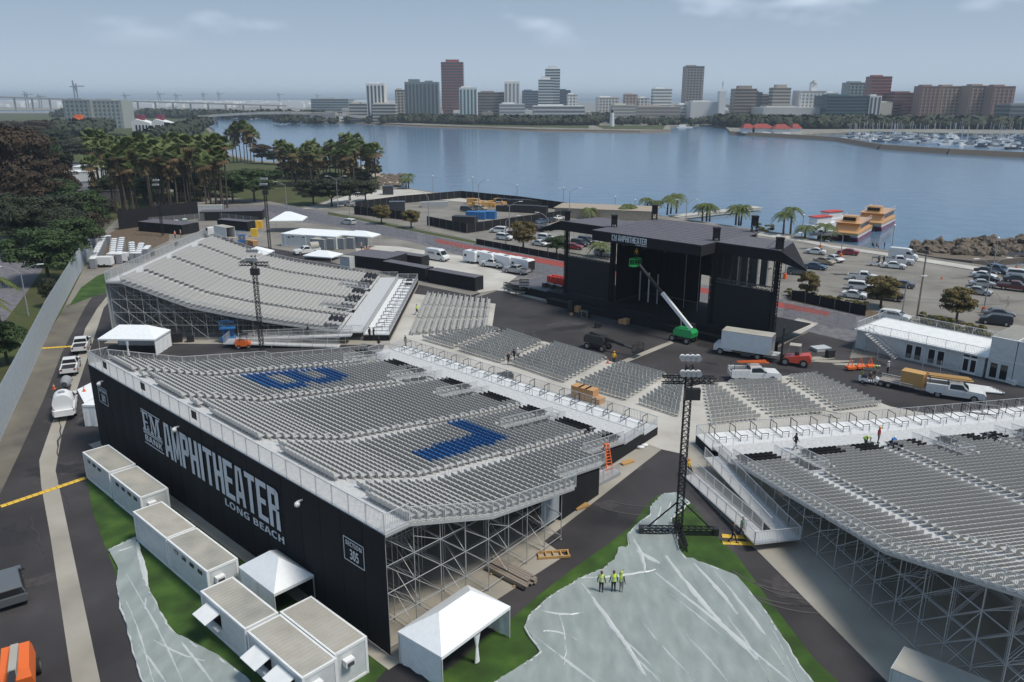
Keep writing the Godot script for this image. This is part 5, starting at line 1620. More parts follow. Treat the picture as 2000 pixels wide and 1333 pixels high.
func make_site() -> void:
	floor_chairs()
	var C := Stand.new()
	C.o = Vector2(-43.3, 77.5); C.e = Vector2(.7275, -.6865); C.n = Vector2(.6865, .7275)
	var ye := C.yaw_e()
	# white units along the lettered wall; their outward long side is +Z
	module("grey white cabin with small high windows, first at the far end of the lettered wall", C.w(10.2, -2.85, .05), ye, 6.3, 2.4, 2.7, "container_roof", 3, 0)
	module("grey white cabin with vents joined to the far first cabin", C.w(17.0, -2.9, .05), ye, 6.4, 2.4, 2.7, "container_roof", 4, 0, true)
	module("cabin with a rust tinged ribbed roof behind the plastic sheet", C.w(25.2, -4.3, .05), ye, 6.1, 2.4, 2.7, "rust_roof", 0, 0)
	module("cabin with grey roof and high windows beside the rust tinged one", C.w(31.6, -4.3, .05), ye, 6.4, 2.4, 2.7, "container_roof", 4, 0, true)
	module("serving cabin with one raised hatch flap near the small peaked tent", C.w(39.7, -5.7, .05), ye, 6.0, 2.4, 2.7, "container_roof", 0, 1)
	module("serving cabin with two raised hatch flaps and stained roof", C.w(46.1, -5.7, .05), ye, 6.3, 2.4, 2.7, "rust_roof", 0, 2, true)
	module("stained roof cabin against the lettered wall, back to back with serving cabin", C.w(45.8, -3.2, .05), ye, 6.2, 2.4, 2.7, "rust_roof", 0, 0, true)
	tent("small white peaked tent squeezed between cabins and lettered wall", C.w(37.7, -1.75, .05), ye, 4.9, 3.2, 2.3, 3.7, .25, [0, 3], true)
	tent("long white peaked tent with tied curtain below the scaffold", V(-3.7, 44.6, .05), C.yaw_e() + PI * .5 + .07, 6.6, 3.9, 2.45, 3.8, .45, [1, 3], true)
	tent("white tent with two dark bays beyond the lettered stand", V(-54.3, 110.2, .05), -.04, 8.2, 5.0, 2.5, 3.9, .5, [1, 2], true)
	tent("narrow white tent at the far corner of the lettered wall", V(-45.9, 83.6, .05), C.yaw_e() + .7, 3.0, 3.0, 2.6, 3.0, .3, [0, 1, 2, 3])
	tent("white pointed tent over a trailer beside the service road", g(565, 450, .05), .05, 9.0, 7.5, 3.2, 5.2, .15, [])
	tent("long white canopy standing over crouching workers", g(706, 482, .05), -.35, 8.5, 4.5, 3.0, 4.0, .3, [])
	tent("white flattened canopy lying by the tank truck", g(631, 505, .05), -.35, 7.5, 5.0, .9, 1.9, .3, [])
	tent("white canopy top seen behind the mast of the far stand", g(505, 516, .05), -.1, 5.5, 5.5, 2.6, 3.9, .1, [])
	# modular offices north of the stands
	module("white flat roofed office building behind the canopies", g(622, 478, .05), -.32, 15.5, 9.0, 3.1, "tent", 3, 0)
	module("small cream office cabin at the end of the white office", g(585, 480, .05), -.32, 6.0, 3.6, 2.9, "rust_roof", 1, 0)
	for i in 5:
		var p := g(625 + i * 19, 487 - i * 1.0, .05)
		container("grey blue toilet trailer beside the white office", p, -.3, 3.6, 2.4, 2.6, "porta", "toilet_trailer", "toilet trailers in a row")
	container("white container office with four square windows beyond the black wall", g(408, 419, .05), .12, 8.5, 3.0, 2.9, "module", "container_office")
	for i in 4:
		var p := g(398 + i * 6.4, 413 - i * .6, 1.6)
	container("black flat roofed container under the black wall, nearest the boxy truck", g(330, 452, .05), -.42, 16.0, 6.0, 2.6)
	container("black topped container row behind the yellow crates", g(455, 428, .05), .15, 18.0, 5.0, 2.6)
	container("grey walled container beside the open box truck", g(462, 448, .05), -.45, 11.0, 3.0, 2.6)
	var bw := thing("black_wall", "tall black cloth wall below the palm grove", "wall")
	for i in 6:
		var a := g(lerpf(233, 388, i / 6.0), lerpf(449, 427, i / 6.0)); var c := g(lerpf(233, 388, (i + 1) / 6.0), lerpf(449, 427, (i + 1) / 6.0))
		var b := MB.new(); b.boxb((a + c) * .5 + Vector3(0, 2.6, 0), (c - a) * .5, Vector3(0, 2.6, 0), Vector3(0, 0, .2)); put(b, "wall_panel", "black_cloth", bw)
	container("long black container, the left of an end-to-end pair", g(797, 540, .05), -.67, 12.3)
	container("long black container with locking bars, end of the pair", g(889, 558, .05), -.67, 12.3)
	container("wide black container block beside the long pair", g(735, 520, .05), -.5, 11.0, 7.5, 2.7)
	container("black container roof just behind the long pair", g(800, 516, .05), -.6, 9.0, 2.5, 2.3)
	container("white container at the edge of the black block", g(693, 520, .05), -.5, 2.5, 6.5, 2.6, "module")
	container("white ribbed container partly under the right stand's scaffold", V(25.6, 38.5, .05), -.72, 6.1, 2.6, 2.7, "module")
	# white two part building with roof terrace
	var wb := thing("site_office", "long white cabin building with a railed roof terrace and outside stair", "building", V(50.3, 111.7), 0.0)
	var ux := Vector3(.66, 0, .75); var uz := Vector3(.75, 0, -.66)   # along the front, and back
	var len := 17.2
	var wm := MB.new(); wm.boxb(ux * len * .5 + uz * 4.4 + Vector3(0, 1.4, 0), ux * len * .5, Vector3(0, 1.38, 0), uz * 4.4); put(wm, "wall", "module", wb)
	wm = MB.new(); wm.boxb(ux * len * .5 + uz * 4.4 + Vector3(0, 2.86, 0), ux * (len * .5 + .3), Vector3(0, .08, 0), uz * 4.8); put(wm, "terrace", "white_wall", wb)
	for z in [-.3, 9.1]: rail(V(50.3, 111.7, 2.94) - wb.position + uz * z, V(50.3, 111.7, 2.94) - wb.position + uz * z + ux * len, wb, 1.1, 2.4, "alu", "terrace_rail", .18)
	rail(V(50.3, 111.7, 2.94) - wb.position + uz * -.3, V(50.3, 111.7, 2.94) - wb.position + uz * 9.1, wb, 1.1, 2.4, "alu", "terrace_rail", .18)
	for x in [7.6, 8.8, 10.6, 11.8]:
		wm = MB.new(); wm.boxb(ux * x + Vector3(0, 1.3, 0) - uz * .02, ux * .4, Vector3(0, .95, 0), uz * .03); put(wm, "window", "glass", wb)
		wm = MB.new(); wm.boxb(ux * x + Vector3(0, 1.3, 0) - uz * .005, ux * .5, Vector3(0, 1.06, 0), uz * .012); put(wm, "window_frame", "white", wb)
	for x in [15.0, 15.9]:
		wm = MB.new(); wm.boxb(ux * x + Vector3(0, 1.2, 0) - uz * .02, ux * .3, Vector3(0, .8, 0), uz * .03); put(wm, "door_pane", "glass", wb)
		wm = MB.new(); wm.boxb(ux * x + Vector3(0, 1.15, 0) - uz * .005, ux * .43, Vector3(0, 1.1, 0), uz * .012); put(wm, "door", "white", wb)
		wm = MB.new(); wm.boxb(ux * x + Vector3(0, 2.45, 0) - uz * .02, ux * .36, Vector3(0, .12, 0), uz * .03); put(wm, "transom", "glass", wb)
	for i in 13:
		wm = MB.new(); wm.boxb(ux * (2.0 + i * .36) - uz * 1.1 + Vector3(0, 2.75 - i * .21, 0), ux * .17, Vector3(0, .03, 0), uz * .6); put(wm, "stair_tread", "alu", wb)
	for z in [-.5, -1.7]:
		wm = MB.new(); wm.beam(ux * 1.9 + uz * z + Vector3(0, 2.75, 0), ux * 6.5 + uz * z + Vector3(0, .1, 0), .06, .25); put(wm, "stringer", "steel", wb)
		rail(ux * 1.9 + uz * z + Vector3(0, 2.8, 0), ux * 6.5 + uz * z + Vector3(0, .15, 0), wb, .95, 1.6, "alu", "stair_rail", .2)
	for st in [["white two storey cabin stack at the end of the terrace building", 0.0], ["second white two storey cabin stack with cream roof", 3.1]]:
		var n := thing("cabin_stack", st[0], "cabin", V(50.3, 111.7) + ux * (len + .35 + st[1]))
		for k in 2:
			wm = MB.new(); wm.boxb(ux * 1.5 + uz * 4.0 + Vector3(0, 1.42 + k * 2.85, 0), ux * 1.5, Vector3(0, 1.38, 0), uz * 4.0); put(wm, "wall", "module", n)
			wm = MB.new(); wm.boxb(ux * 1.5 + uz * 3.98 + Vector3(0, 2.82 + k * 2.85, 0), ux * 1.53, Vector3(0, .05, 0), uz * 4.03); put(wm, "frame_rail", "white_wall", n)
		for i in 18:
			wm = MB.new(); wm.boxb(ux * 1.5 + uz * (.3 + i * .44) + Vector3(0, 5.76, 0), ux * 1.45, Vector3(0, .03, 0), uz * .11); put(wm, "roof_rib", "rust_roof", n)
		if st[1] == 0.0:
			for x in [.8, 2.0]:
				wm = MB.new(); wm.boxb(ux * x + Vector3(0, 1.3, 0) - uz * .02, ux * .4, Vector3(0, .95, 0), uz * .03); put(wm, "window", "glass", n)
	# fences
	fence("metal_fence", "long curved pale metal sheet fence beside the left road", px_line([[-60, 990], [0, 862], [60, 730], [100, 640], [150, 545], [195, 468]]), 4.7, "fence_sheet", 2.4)
	fence("screened_fence", "black screened fence round the storage lot", px_line([[692, 419], [815, 433]]) , 2.6, "black_cloth")
	fence("screened_fence", "black screened fence at the corner of the storage lot", px_line([[834, 440], [912, 456], [1108, 427], [1108, 413]]), 2.6, "black_cloth")
	fence("screened_fence", "black screened fence on the water side of the storage lot", px_line([[694, 410], [778, 398], [900, 387], [1010, 398], [1108, 412]]), 2.6, "black_cloth")
	fence("screened_fence", "low black screened fence along the red lane", px_line([[930, 478], [1110, 512], [1300, 548]]), 1.5, "black_cloth")
	fence("screened_fence", "black screened fence between red lane and hedge", px_line([[1545, 586], [1690, 618]]), 1.8, "black_cloth")
	var wire := mat("chain_link", lin(.42, .43, .44), .6, .2)
	wire.transparency = BaseMaterial3D.TRANSPARENCY_ALPHA
	wire.albedo_color.a = .16
	for q in [["chain link fence beside the van yard", [[830, 474], [905, 494], [940, 500]]], ["chain link fence round the toilets behind the far stand", [[180, 452], [300, 440], [420, 430], [505, 440]]], ["chain link fence behind the white office", [[520, 412], [620, 432], [735, 456], [815, 468]]], ["chain link fence right of the stage", [[1530, 618], [1600, 632], [1670, 646]]], ["chain link fence panels before the terrace building", [[1688, 690], [1740, 716], [1800, 730], [1870, 748]]], ["chain link fence along the back of the left stage dock", [[945, 512], [1105, 545]]]]:
		fence("chain_link_fence", q[0], px_line(q[1]), 2.3, "chain_link", 3.0, "steel")
	# masts
	mast("tall black truss mast with round flood lamps on the plastic covered lawn", g(1325, 1043, .05), 14.9, 2.1, -.03, true)
	mast("black truss mast with flood lamps before the silver stand", g(512, 690, .05), 14.2, 2.1, -.05, false)
	mast("slim black truss mast behind the silver stand near yellow crates", g(529, 510, .05), 17.5, 1.2, 0.0, false)
	mast("slim black truss mast beside the black cloth wall", g(318, 462, .05), 14.0, 1.2, 0.0, false)
	# lamps
	for q in [[55, 617, 534, 2, .35], [560, 408, 363, 1, PI], [660, 408, 352, 2, .1], [683, 427, 385, 1, 0.0], [838, 448, 385, 1, 2.6], [935, 412, 360, 2, 0.0], [995, 462, 404, 2, .2], [988, 487, 432, 1, 0.0], [1070, 498, 428, 1, 2.6], [1112, 430, 376, 2, 0.0], [1340, 428, 398, 2, 0.0], [1533, 545, 470, 2, .5], [1921, 612, 520, 2, .15], [1761, 624, 556, 1, .2], [1642, 505, 462, 1, PI]]:
		street_lamp(q[0], q[1], q[2], q[3], q[4], q[0] in [1533, 1921, 1642])
	for q in [[846, 375, 345], [1010, 392, 363], [1201, 412, 386], [1240, 414, 392], [1566, 462, 422], [1741, 492, 442], [1941, 520, 467], [1100, 402, 368], [924, 388, 348]]: street_lamp(q[0], q[1], q[2], 0, 0.0)
	var fp := g(1791, 622); var n2 := thing("security_pole", "tall dark wooden pole with a camera by the hedge", "pole", fp)
	var pb := MB.new(); pb.tube(Vector3.ZERO, Vector3(0, 11.2, 0), .17, .12, 8); put(pb, "shaft", "old_wood", n2)
	pb = MB.new(); pb.box(Vector3(-.2, 11.2, 0), Vector3(.8, .35, .4)); put(pb, "camera", "plastic_black", n2)
	# solar light trailers in the lot
	for q in [[1602, 487], [1985, 530]]:
		var p := g(q[0], q[1])
		var n := thing("solar_trailer", "pole with two tilted dark solar panels standing in the lot", "solar light", p, .1, "solar lights in the lot")
		var b := MB.new(); b.beam(Vector3.ZERO, Vector3(0, 4.0, 0), .14); put(b, "post", "grey_panel", n)
		for s in [-1, 1]:
			b = MB.new(); b.boxb(Vector3(s * 1.5, 3.7, 0), Vector3(1.3, 0, 0), Vector3(0, .04, 0), Vector3(0, .5, .8)); put(b, "solar_panel", "car_blue", n)
		b = MB.new(); b.tube(Vector3.ZERO, Vector3(0, 1.0, 0), .4, .33, 8); put(b, "orange_base", "orange", n)
	# toilets behind the left stand
	var tb := MB.new(); tb.box(Vector3(0, 1.05, 0), Vector3(1.15, 2.1, 1.15)); var tbm := tb.mesh()
	var tr := MB.new(); tr.box(Vector3(0, 2.14, 0), Vector3(1.2, .1, 1.2)); tr.box(Vector3(0, 2.23, 0), Vector3(.95, .12, .95)); var trm := tr.mesh()
	var td := MB.new(); td.box(Vector3(0, 1.0, .585), Vector3(.7, 1.8, .03)); var tdm := td.mesh()
	for q in [[180, 505, 199, 467, 13], [218, 496, 222, 467, 9], [231, 496, 237, 465, 9], [258, 494, 256, 474, 6], [269, 494, 275, 476, 6], [283, 486, 288, 481, 3], [200, 463, 210, 461, 2]]:
		for i in q[4]:
			var t: float = float(i) / maxf(q[4] - 1, 1)
			var p := g(lerpf(q[0], q[2], t), lerpf(q[1], q[3], t), 2.2)
			var n := thing("portable_toilet", "grey portable toilet with white roof in the rows behind the silver stand", "portable toilet", Vector3(p.x, .04, p.z), .1, "rows of portable toilets")
			put_mesh(tbm, "cabin", "porta", n); put_mesh(trm, "roof", "tent", n); put_mesh(tdm, "door", "grey_panel", n)
	for q in [[345, 446], [362, 443]]:
		var p := g(q[0], q[1]); var n := thing("portable_toilet", "green tinted portable toilet near the workers behind the black wall", "portable toilet", p, .3, "two toilets by the workers")
		put_mesh(tbm, "cabin", "green", n); put_mesh(trm, "roof", "tent", n); put_mesh(tdm, "door", "porta", n)
	for q in [[201, 521, "white generator trailer before the toilets"], [232, 513, "second white generator trailer behind the stand corner"]]:
		var n := thing("generator_trailer", q[2], "trailer", g(q[0], q[1], .05), .12)
		var b := MB.new(); b.box(Vector3(0, 1.35, 0), Vector3(4.2, 1.7, 1.9)); put(b, "housing", "white", n)
		for s in [-.6, .6]:
			b = MB.new(); b.tube(Vector3(s, .35, -1), Vector3(s, .35, 1), .35, .35, 10); put(b, "wheel", "tyre", n)
	# loose stuff
	for i in 4:
		crate("cardboard wrapped pallet of seat boxes behind the box seats", g(1129 + i * 13.0, 776 + i * 3.6, .035), Vector3(1.25, 1.5 if i < 3 else .6, 1.25), -.7, "card", "boxed_pallet", "pallet", "wrapped pallets")
	for i in 14:
		crate("tan wooden crate piled in the fenced storage lot", g(918 + (i % 7) * 10.5 + rng.randf() * 4, 398 + (i / 7) * 5 + rng.randf() * 2), Vector3(rng.randf_range(1.6, 3.2), rng.randf_range(.8, 2.0), 1.6), rng.randf(), "wood", "wooden_crate", "crate", "crates in the storage lot")
	for i in 12:
		crate("black covered stack of equipment in the fenced storage lot", g(982 + (i % 6) * 15, 400 + (i / 6) * 8 + i * .8), Vector3(4.0, rng.randf_range(1.4, 2.4), 2.4), -.3, "plastic_black", "covered_stack", "stack", "covered stacks in the lot")
	for q in [[930, 428, "blue open skip, left of two in the storage lot"], [950, 427, "blue open skip, right of two in the storage lot"]]:
		crate(q[2], g(q[0], q[1]), Vector3(6.0, 2.2, 2.4), -.25, "blue", "waste_skip", "skip")
	crate("tangled black rigging heap at the fence of the lot", g(908, 436), Vector3(7, 2.0, 3), -.3, "plastic_black", "rigging_heap", "heap")
	crate("dark site cabin inside the fenced lot", g(776, 412), Vector3(5, 3, 3), .1, "car_dark", "site_cabin", "cabin")
	crate("dark container on the park path by the water", g(758, 380), Vector3(4, 3.2, 3), .1, "car_dark", "park_cabin", "cabin")
	crate("grey mesh trailer parked inside the fenced lot", g(849, 404), Vector3(9, 1.6, 2.4), .15, "steel", "mesh_trailer", "trailer")
	for i in 2: crate("pair of yellow plastic bins by the black container row", g(492 + i * 10, 447 - i * 1.5), Vector3(3.0, 1.9, 2.0), .1, "yellow", "yellow_bin", "bin", "yellow bins")
	crate("small yellow tank beside the open truck", g(497, 462), Vector3(1.6, 2.0, 1.4), .1, "yellow", "yellow_tank", "tank")
	for q in [[473, 476, 1.6], [447, 668, 2.0]]:
		var n := thing("scissor_lift", "blue scissor lift parked by %s" % ("the open truck" if q[0] == 473 else "the scaffolding under the silver stand"), "lift", g(q[0], q[1], .05), .2)
		var b := MB.new(); b.box(Vector3(0, .55, 0), Vector3(2.2, .6, 1.1)); put(b, "chassis", "blue", n)
		b = MB.new()
		for k in 4: 
			b.beam(Vector3(-.9, .9 + k * .3, 0), Vector3(.9, 1.2 + k * .3, 0), .1); b.beam(Vector3(.9, .9 + k * .3, 0), Vector3(-.9, 1.2 + k * .3, 0), .1)
		put(b, "scissor_arms", "blue", n)
		b = MB.new(); b.box(Vector3(0, 2.15, 0), Vector3(2.2, .12, 1.1)); put(b, "platform", "blue", n)
		for z in [-.5, .5]: rail(Vector3(-1.1, 2.2, z), Vector3(1.1, 2.2, z), n, 1.0, 2.2, "blue", "guard_rail", .4)
	for i in 3: crate("cardboard box pile near the blue lift", g(487 + i * 5.5, 478 + i), Vector3(1.4, 1.2, 1.2), i, "card", "box_pile", "boxes", "box piles")
	for q in [[1129, 609, .9], [1116, 616, .3], [1222, 633, .8], [1214, 632, .6], [858, 550, .5], [872, 552, .4]]:
		crate("small cardboard box dropped on the dark asphalt", g(q[0], q[1], .03), Vector3(q[2] + .2, q[2], q[2] + .1), q[2], "card", "cardboard_box", "box", "loose cardboard boxes")
	for q in [[1005, 1122, 1040, 1152, "stack of grey scaffold planks beside the turf", "old_wood"], [955, 1105, 1038, 1148, "long bundle of grey planks lying under the scaffold edge", "old_wood"]]:
		var a := g(q[0], q[1], .05); var c := g(q[2], q[3], .05)
		if q[0] == 1005: continue
		var n := thing("plank_stack", q[4], "planks", (a + c) * .5, yaw_of(a, c))
		for i in 22:
			var b := MB.new(); b.box(Vector3(rng.randf_range(-.25, .25), .16 + (i / 6) * .11, -.7 + (i % 6) * .26 + rng.randf_range(-.03, .03)), Vector3(a.distance_to(c) * rng.randf_range(.86, 1.0), .09, .23)); put(b, "plank", "old_wood", n)
		for s in [-1.2, 1.2]:
			var b := MB.new(); b.box(Vector3(s, .06, 0), Vector3(.14, .12, 1.8)); put(b, "bearer", "wood", n)
	var fr := thing("timber_lattice", "brown timber ladder frame lying on the asphalt", "frame", g(1081, 1086, .06), .12)
	for z in [-.42, .42]:
		var b := MB.new(); b.box(Vector3(0, .12, z), Vector3(2.6, .2, .1)); put(b, "long_beam", "wood", fr)
	for i in 5:
		var b := MB.new(); b.box(Vector3(-1.2 + i * .6, .12, 0), Vector3(.1, .16, .8)); put(b, "cross_beam", "wood", fr)
	for q in [[1136, 992, "short timber block by the scaffold pad"], [1225, 905, "pale timber post lying on the asphalt"]]:
		var n := thing("timber_block", q[2], "timber", g(q[0], q[1], .07), .6)
		for i in 3:
			var b := MB.new(); b.box(Vector3(0, .1, -.2 + i * .2), Vector3(1.5, .18, .17)); put(b, "timber", "wood", n)
	for i in 2:
		var n := thing("sand_bag", "pale sandbag slumped at the corner of the front boxes", "sandbag", g(1251 + i * 8, 876 - i * 4, .08), .3 * i, "sandbags at the corner")
		var b := MB.new(); b.ball(Vector3(0, .12, 0), Vector3(.45, .16, .28), 10, 6); put(b, "bag", "white_wall", n)
	var lad := thing("stepladder", "orange fibreglass stepladder beside the black skirt", "ladder", g(1183, 922, .06), .5)
	for s in [-1, 1]:
		for z in [-.75, .75]:
			var b := MB.new(); b.beam(Vector3(s * .38, 0, z), Vector3(s * .2, 2.9, z * .08), .08); put(b, "side_rail", "orange", lad)
	for i in 9:
		var b := MB.new(); b.box(Vector3(0, .3 + i * .29, .67 - i * .07), Vector3(.74 - i * .035, .05, .09)); put(b, "rung", "orange", lad)
	var lt := MB.new(); lt.box(Vector3(0, 2.92, 0), Vector3(.45, .08, .3)); put(lt, "top_cap", "orange", lad)
	# yellow cable ramps
	for q in [[0, 990, 166, 934, 14, "yellow cable ramp across the left road near the cabins"], [76, 681, 140, 677, 8, "yellow cable ramp across the left road near parked trucks"], [1410, 1047, 1475, 1051, 4, "yellow cable ramp, upper of two at the long ramp"], [1411, 1060, 1476, 1063, 4, "yellow cable ramp, lower of two at the long ramp"]]:
		var a := g(q[0], q[1], .05); var c := g(q[2], q[3], .05)
		var n := thing("cable_ramp", q[5], "cable ramp", (a + c) * .5, yaw_of(a, c))
		var L: float = a.distance_to(c) / q[4]
		for i in q[4]:
			var b := MB.new(); b.prism(PackedVector2Array([Vector2(-.3, 0), Vector2(.3, 0), Vector2(.16, .07), Vector2(-.16, .07)]), Vector3(-a.distance_to(c) * .5 + i * L, 0, 0), Vector3(0, 0, 1), Vector3.UP, Vector3(L - .04, 0, 0)); put(b, "ramp_section", "yellow", n)
	for q in [[105, 760], [164, 765], [1187, 710], [1840, 545], [893, 548]]: cone(q[0], q[1])
	# drain line across the floor asphalt
	layer("drain_channel", "strip", .04, [[1195, 713], [1310, 666], [1316, 671], [1205, 717]])
	layer("white_ground_sheet", "tent", .05, [[150, 762], [178, 748], [190, 752], [196, 790], [165, 790]])
	layer("asphalt_mat", "asphalt", .06, [[300, 694], [332, 680], [338, 688], [312, 700]])
	for q in [[345, 668, 1.6, 1.3, "plastic_black", "black wrapped equipment case under the silver stand"], [372, 668, 1.0, .9, "plastic_black", "smaller black case under the silver stand"], [324, 671, 1.3, .5, "yellow", "yellow bundle on the pad under the silver stand"], [316, 668, 2.2, .35, "white_wall", "white folded sheet under the silver stand"], [1621, 698, 1.1, 1.0, "plastic_black", "black bin by the spilled sand"], [1603, 684, 2.4, .4, "alu", "pallet of metal panels near the forklift"], [1962, 738, 2.2, .5, "white_wall", "pallet of pale bags before the cabin stack"], [1984, 748, 2.2, .45, "white_wall", "second pallet of pale bags before the cabin stack"], [1975, 822, 2.4, .9, "wood", "brown crate beyond the right stand's gate"], [1168, 640, .9, .7, "plastic_black", "black road case near the stage speaker"], [987, 741, 1.9, .7, "plastic_black", "black and red tool chest behind the box seats"], [1128, 716, 1.1, .2, "old_wood", "flat wooden pallet on the floor pad"]]:
		crate(q[5], g(q[0], q[1], .06), Vector3(q[2], q[3], q[2] * .7), .3, q[4], "work_gear", "equipment")
	var gt := thing("steel_gate", "grey steel gate frame standing beyond the right stand", "gate", g(1915, 826, .05), -.35)
	for x in [-1.6, 0.0, 1.6]:
		var b := MB.new(); b.beam(Vector3(x, 0, 0), Vector3(x, 2.2, 0), .12); put(b, "post", "grey_panel", gt)
	for y in [.15, 1.1, 2.2]:
		var b := MB.new(); b.beam(Vector3(-1.6, y, 0), Vector3(1.6, y, 0), .1); put(b, "cross_bar", "grey_panel", gt)
	for i in 5:
		var pp := thing("drain_pipe", "pale plastic pipe lying by the towing truck", "pipe", g(1895 + i * 6, 752 + i * 3.2, .2), -.5 + i * .05, "pipes by the truck")
		var b := MB.new(); b.tube(Vector3(-2.2, 0, 0), Vector3(2.2, 0, 0), .14, .14, 10); put(b, "barrel", "white_wall", pp)
		b = MB.new(); b.tube(Vector3(2.2, 0, 0), Vector3(2.45, 0, 0), .18, .18, 10); put(b, "socket", "grey_panel", pp)
	# boulders of the near revetment
	var rv := Node3D.new(); rv.name = "rock_revetment"; add_child(rv); rv.set_meta("kind", "structure")
	var bank := MB.new()
	bank.slab(px_poly([[1770, 490], [1800, 478], [1900, 468], [2050, 458], [2200, 450], [2200, 500], [2050, 496], [1960, 505], [1900, 507], [1830, 500]]), -2.0, -.3)
	put(bank, "rubble_core", "rock", rv)
	var bms := []
	for i in 5:
		var r := RandomNumberGenerator.new(); r.seed = 40 + i
		var b := MB.new()
		var vs := []
		for j in 4:
			var ring := []
			for k2 in 7:
				var a := TAU * k2 / 7.0; var e := -PI * .5 + PI * (j + .5) / 4.0
				ring.append(Vector3(cos(a) * cos(e), sin(e) * .75, sin(a) * cos(e)) * r.randf_range(.75, 1.2))
			vs.append(ring)
		for j in 3:
			for k2 in 7: b.quad(vs[j][k2], vs[j][(k2 + 1) % 7], vs[j + 1][(k2 + 1) % 7], vs[j + 1][k2], (vs[j][k2] + vs[j + 1][k2]))
		for k2 in range(1, 6): b.tri(vs[3][0], vs[3][k2], vs[3][k2 + 1], Vector3.UP)
		bms.append(b.mesh())
	for i in 240:
		var t := rng.randf()
		var px := lerpf(1780, 2090, t)
		var p := g(px, lerpf(lerpf(492, 505, t), lerpf(478, 456, t), rng.randf()), 0.0)
		var o := put_mesh(bms[i % 5], "boulder", "rock", rv)
		var s := rng.randf_range(.6, 1.7)
		o.transform = Transform3D(Basis(Vector3(rng.randfn(), rng.randfn(), rng.randfn()).normalized(), rng.randf() * TAU) * Basis.from_scale(Vector3(s, s * .8, s)), p + Vector3(0, rng.randf_range(-.6, .5), 0))
	for i in 70:
		var p := g(rng.randf_range(735, 790), rng.randf_range(341, 363))
		var o := put_mesh(bms[i % 5], "boulder", "rock", rv)
		var s := rng.randf_range(.7, 1.8)
		o.transform = Transform3D(Basis(Vector3.UP, rng.randf() * TAU) * Basis.from_scale(Vector3(s, s * .7, s)), p)
	# pier, kiosk and restaurant roof behind the stage
	crate("tan flat roofed waterside restaurant behind the stage roof", g(1185, 424), Vector3(30, 3.0, 12), -.3, "sand", "waterside_building", "building")
	crate("pale floating dock by the palms", g(1400, 418, -1.4), Vector3(40, .8, 4), .6, "concrete", "floating_dock", "dock")
	ferry("orange and maroon catamaran ferry moored with its bow to the quay", g(1662, 463, -1.6), -2.17, .82)
	ferry("second orange catamaran ferry lying outside the first", g(1709, 443, -1.6), -2.2, .85)
	for q in [[1603, 447, "small white harbour boat with red canopy"], [1625, 436, "white harbour boat with red top beyond the dock"]]:
		var n := thing("harbour_boat", q[2], "boat", g(q[0], q[1], -1.6), .5)
		var b := MB.new(); b.prism(PackedVector2Array([Vector2(-5, 0), Vector2(4, 0), Vector2(6.5, 1.8), Vector2(-5, 1.5)]), Vector3(0, 0, -1.8), Vector3.RIGHT, Vector3.UP, Vector3(0, 0, 3.6)); put(b, "hull", "white", n)
		b = MB.new(); b.box(Vector3(-.5, 2.6, 0), Vector3(6, 2.0, 3.0)); put(b, "cabin", "white_wall", n)
		b = MB.new(); b.box(Vector3(-.5, 3.7, 0), Vector3(6.6, .2, 3.4)); put(b, "canopy", "red", n)

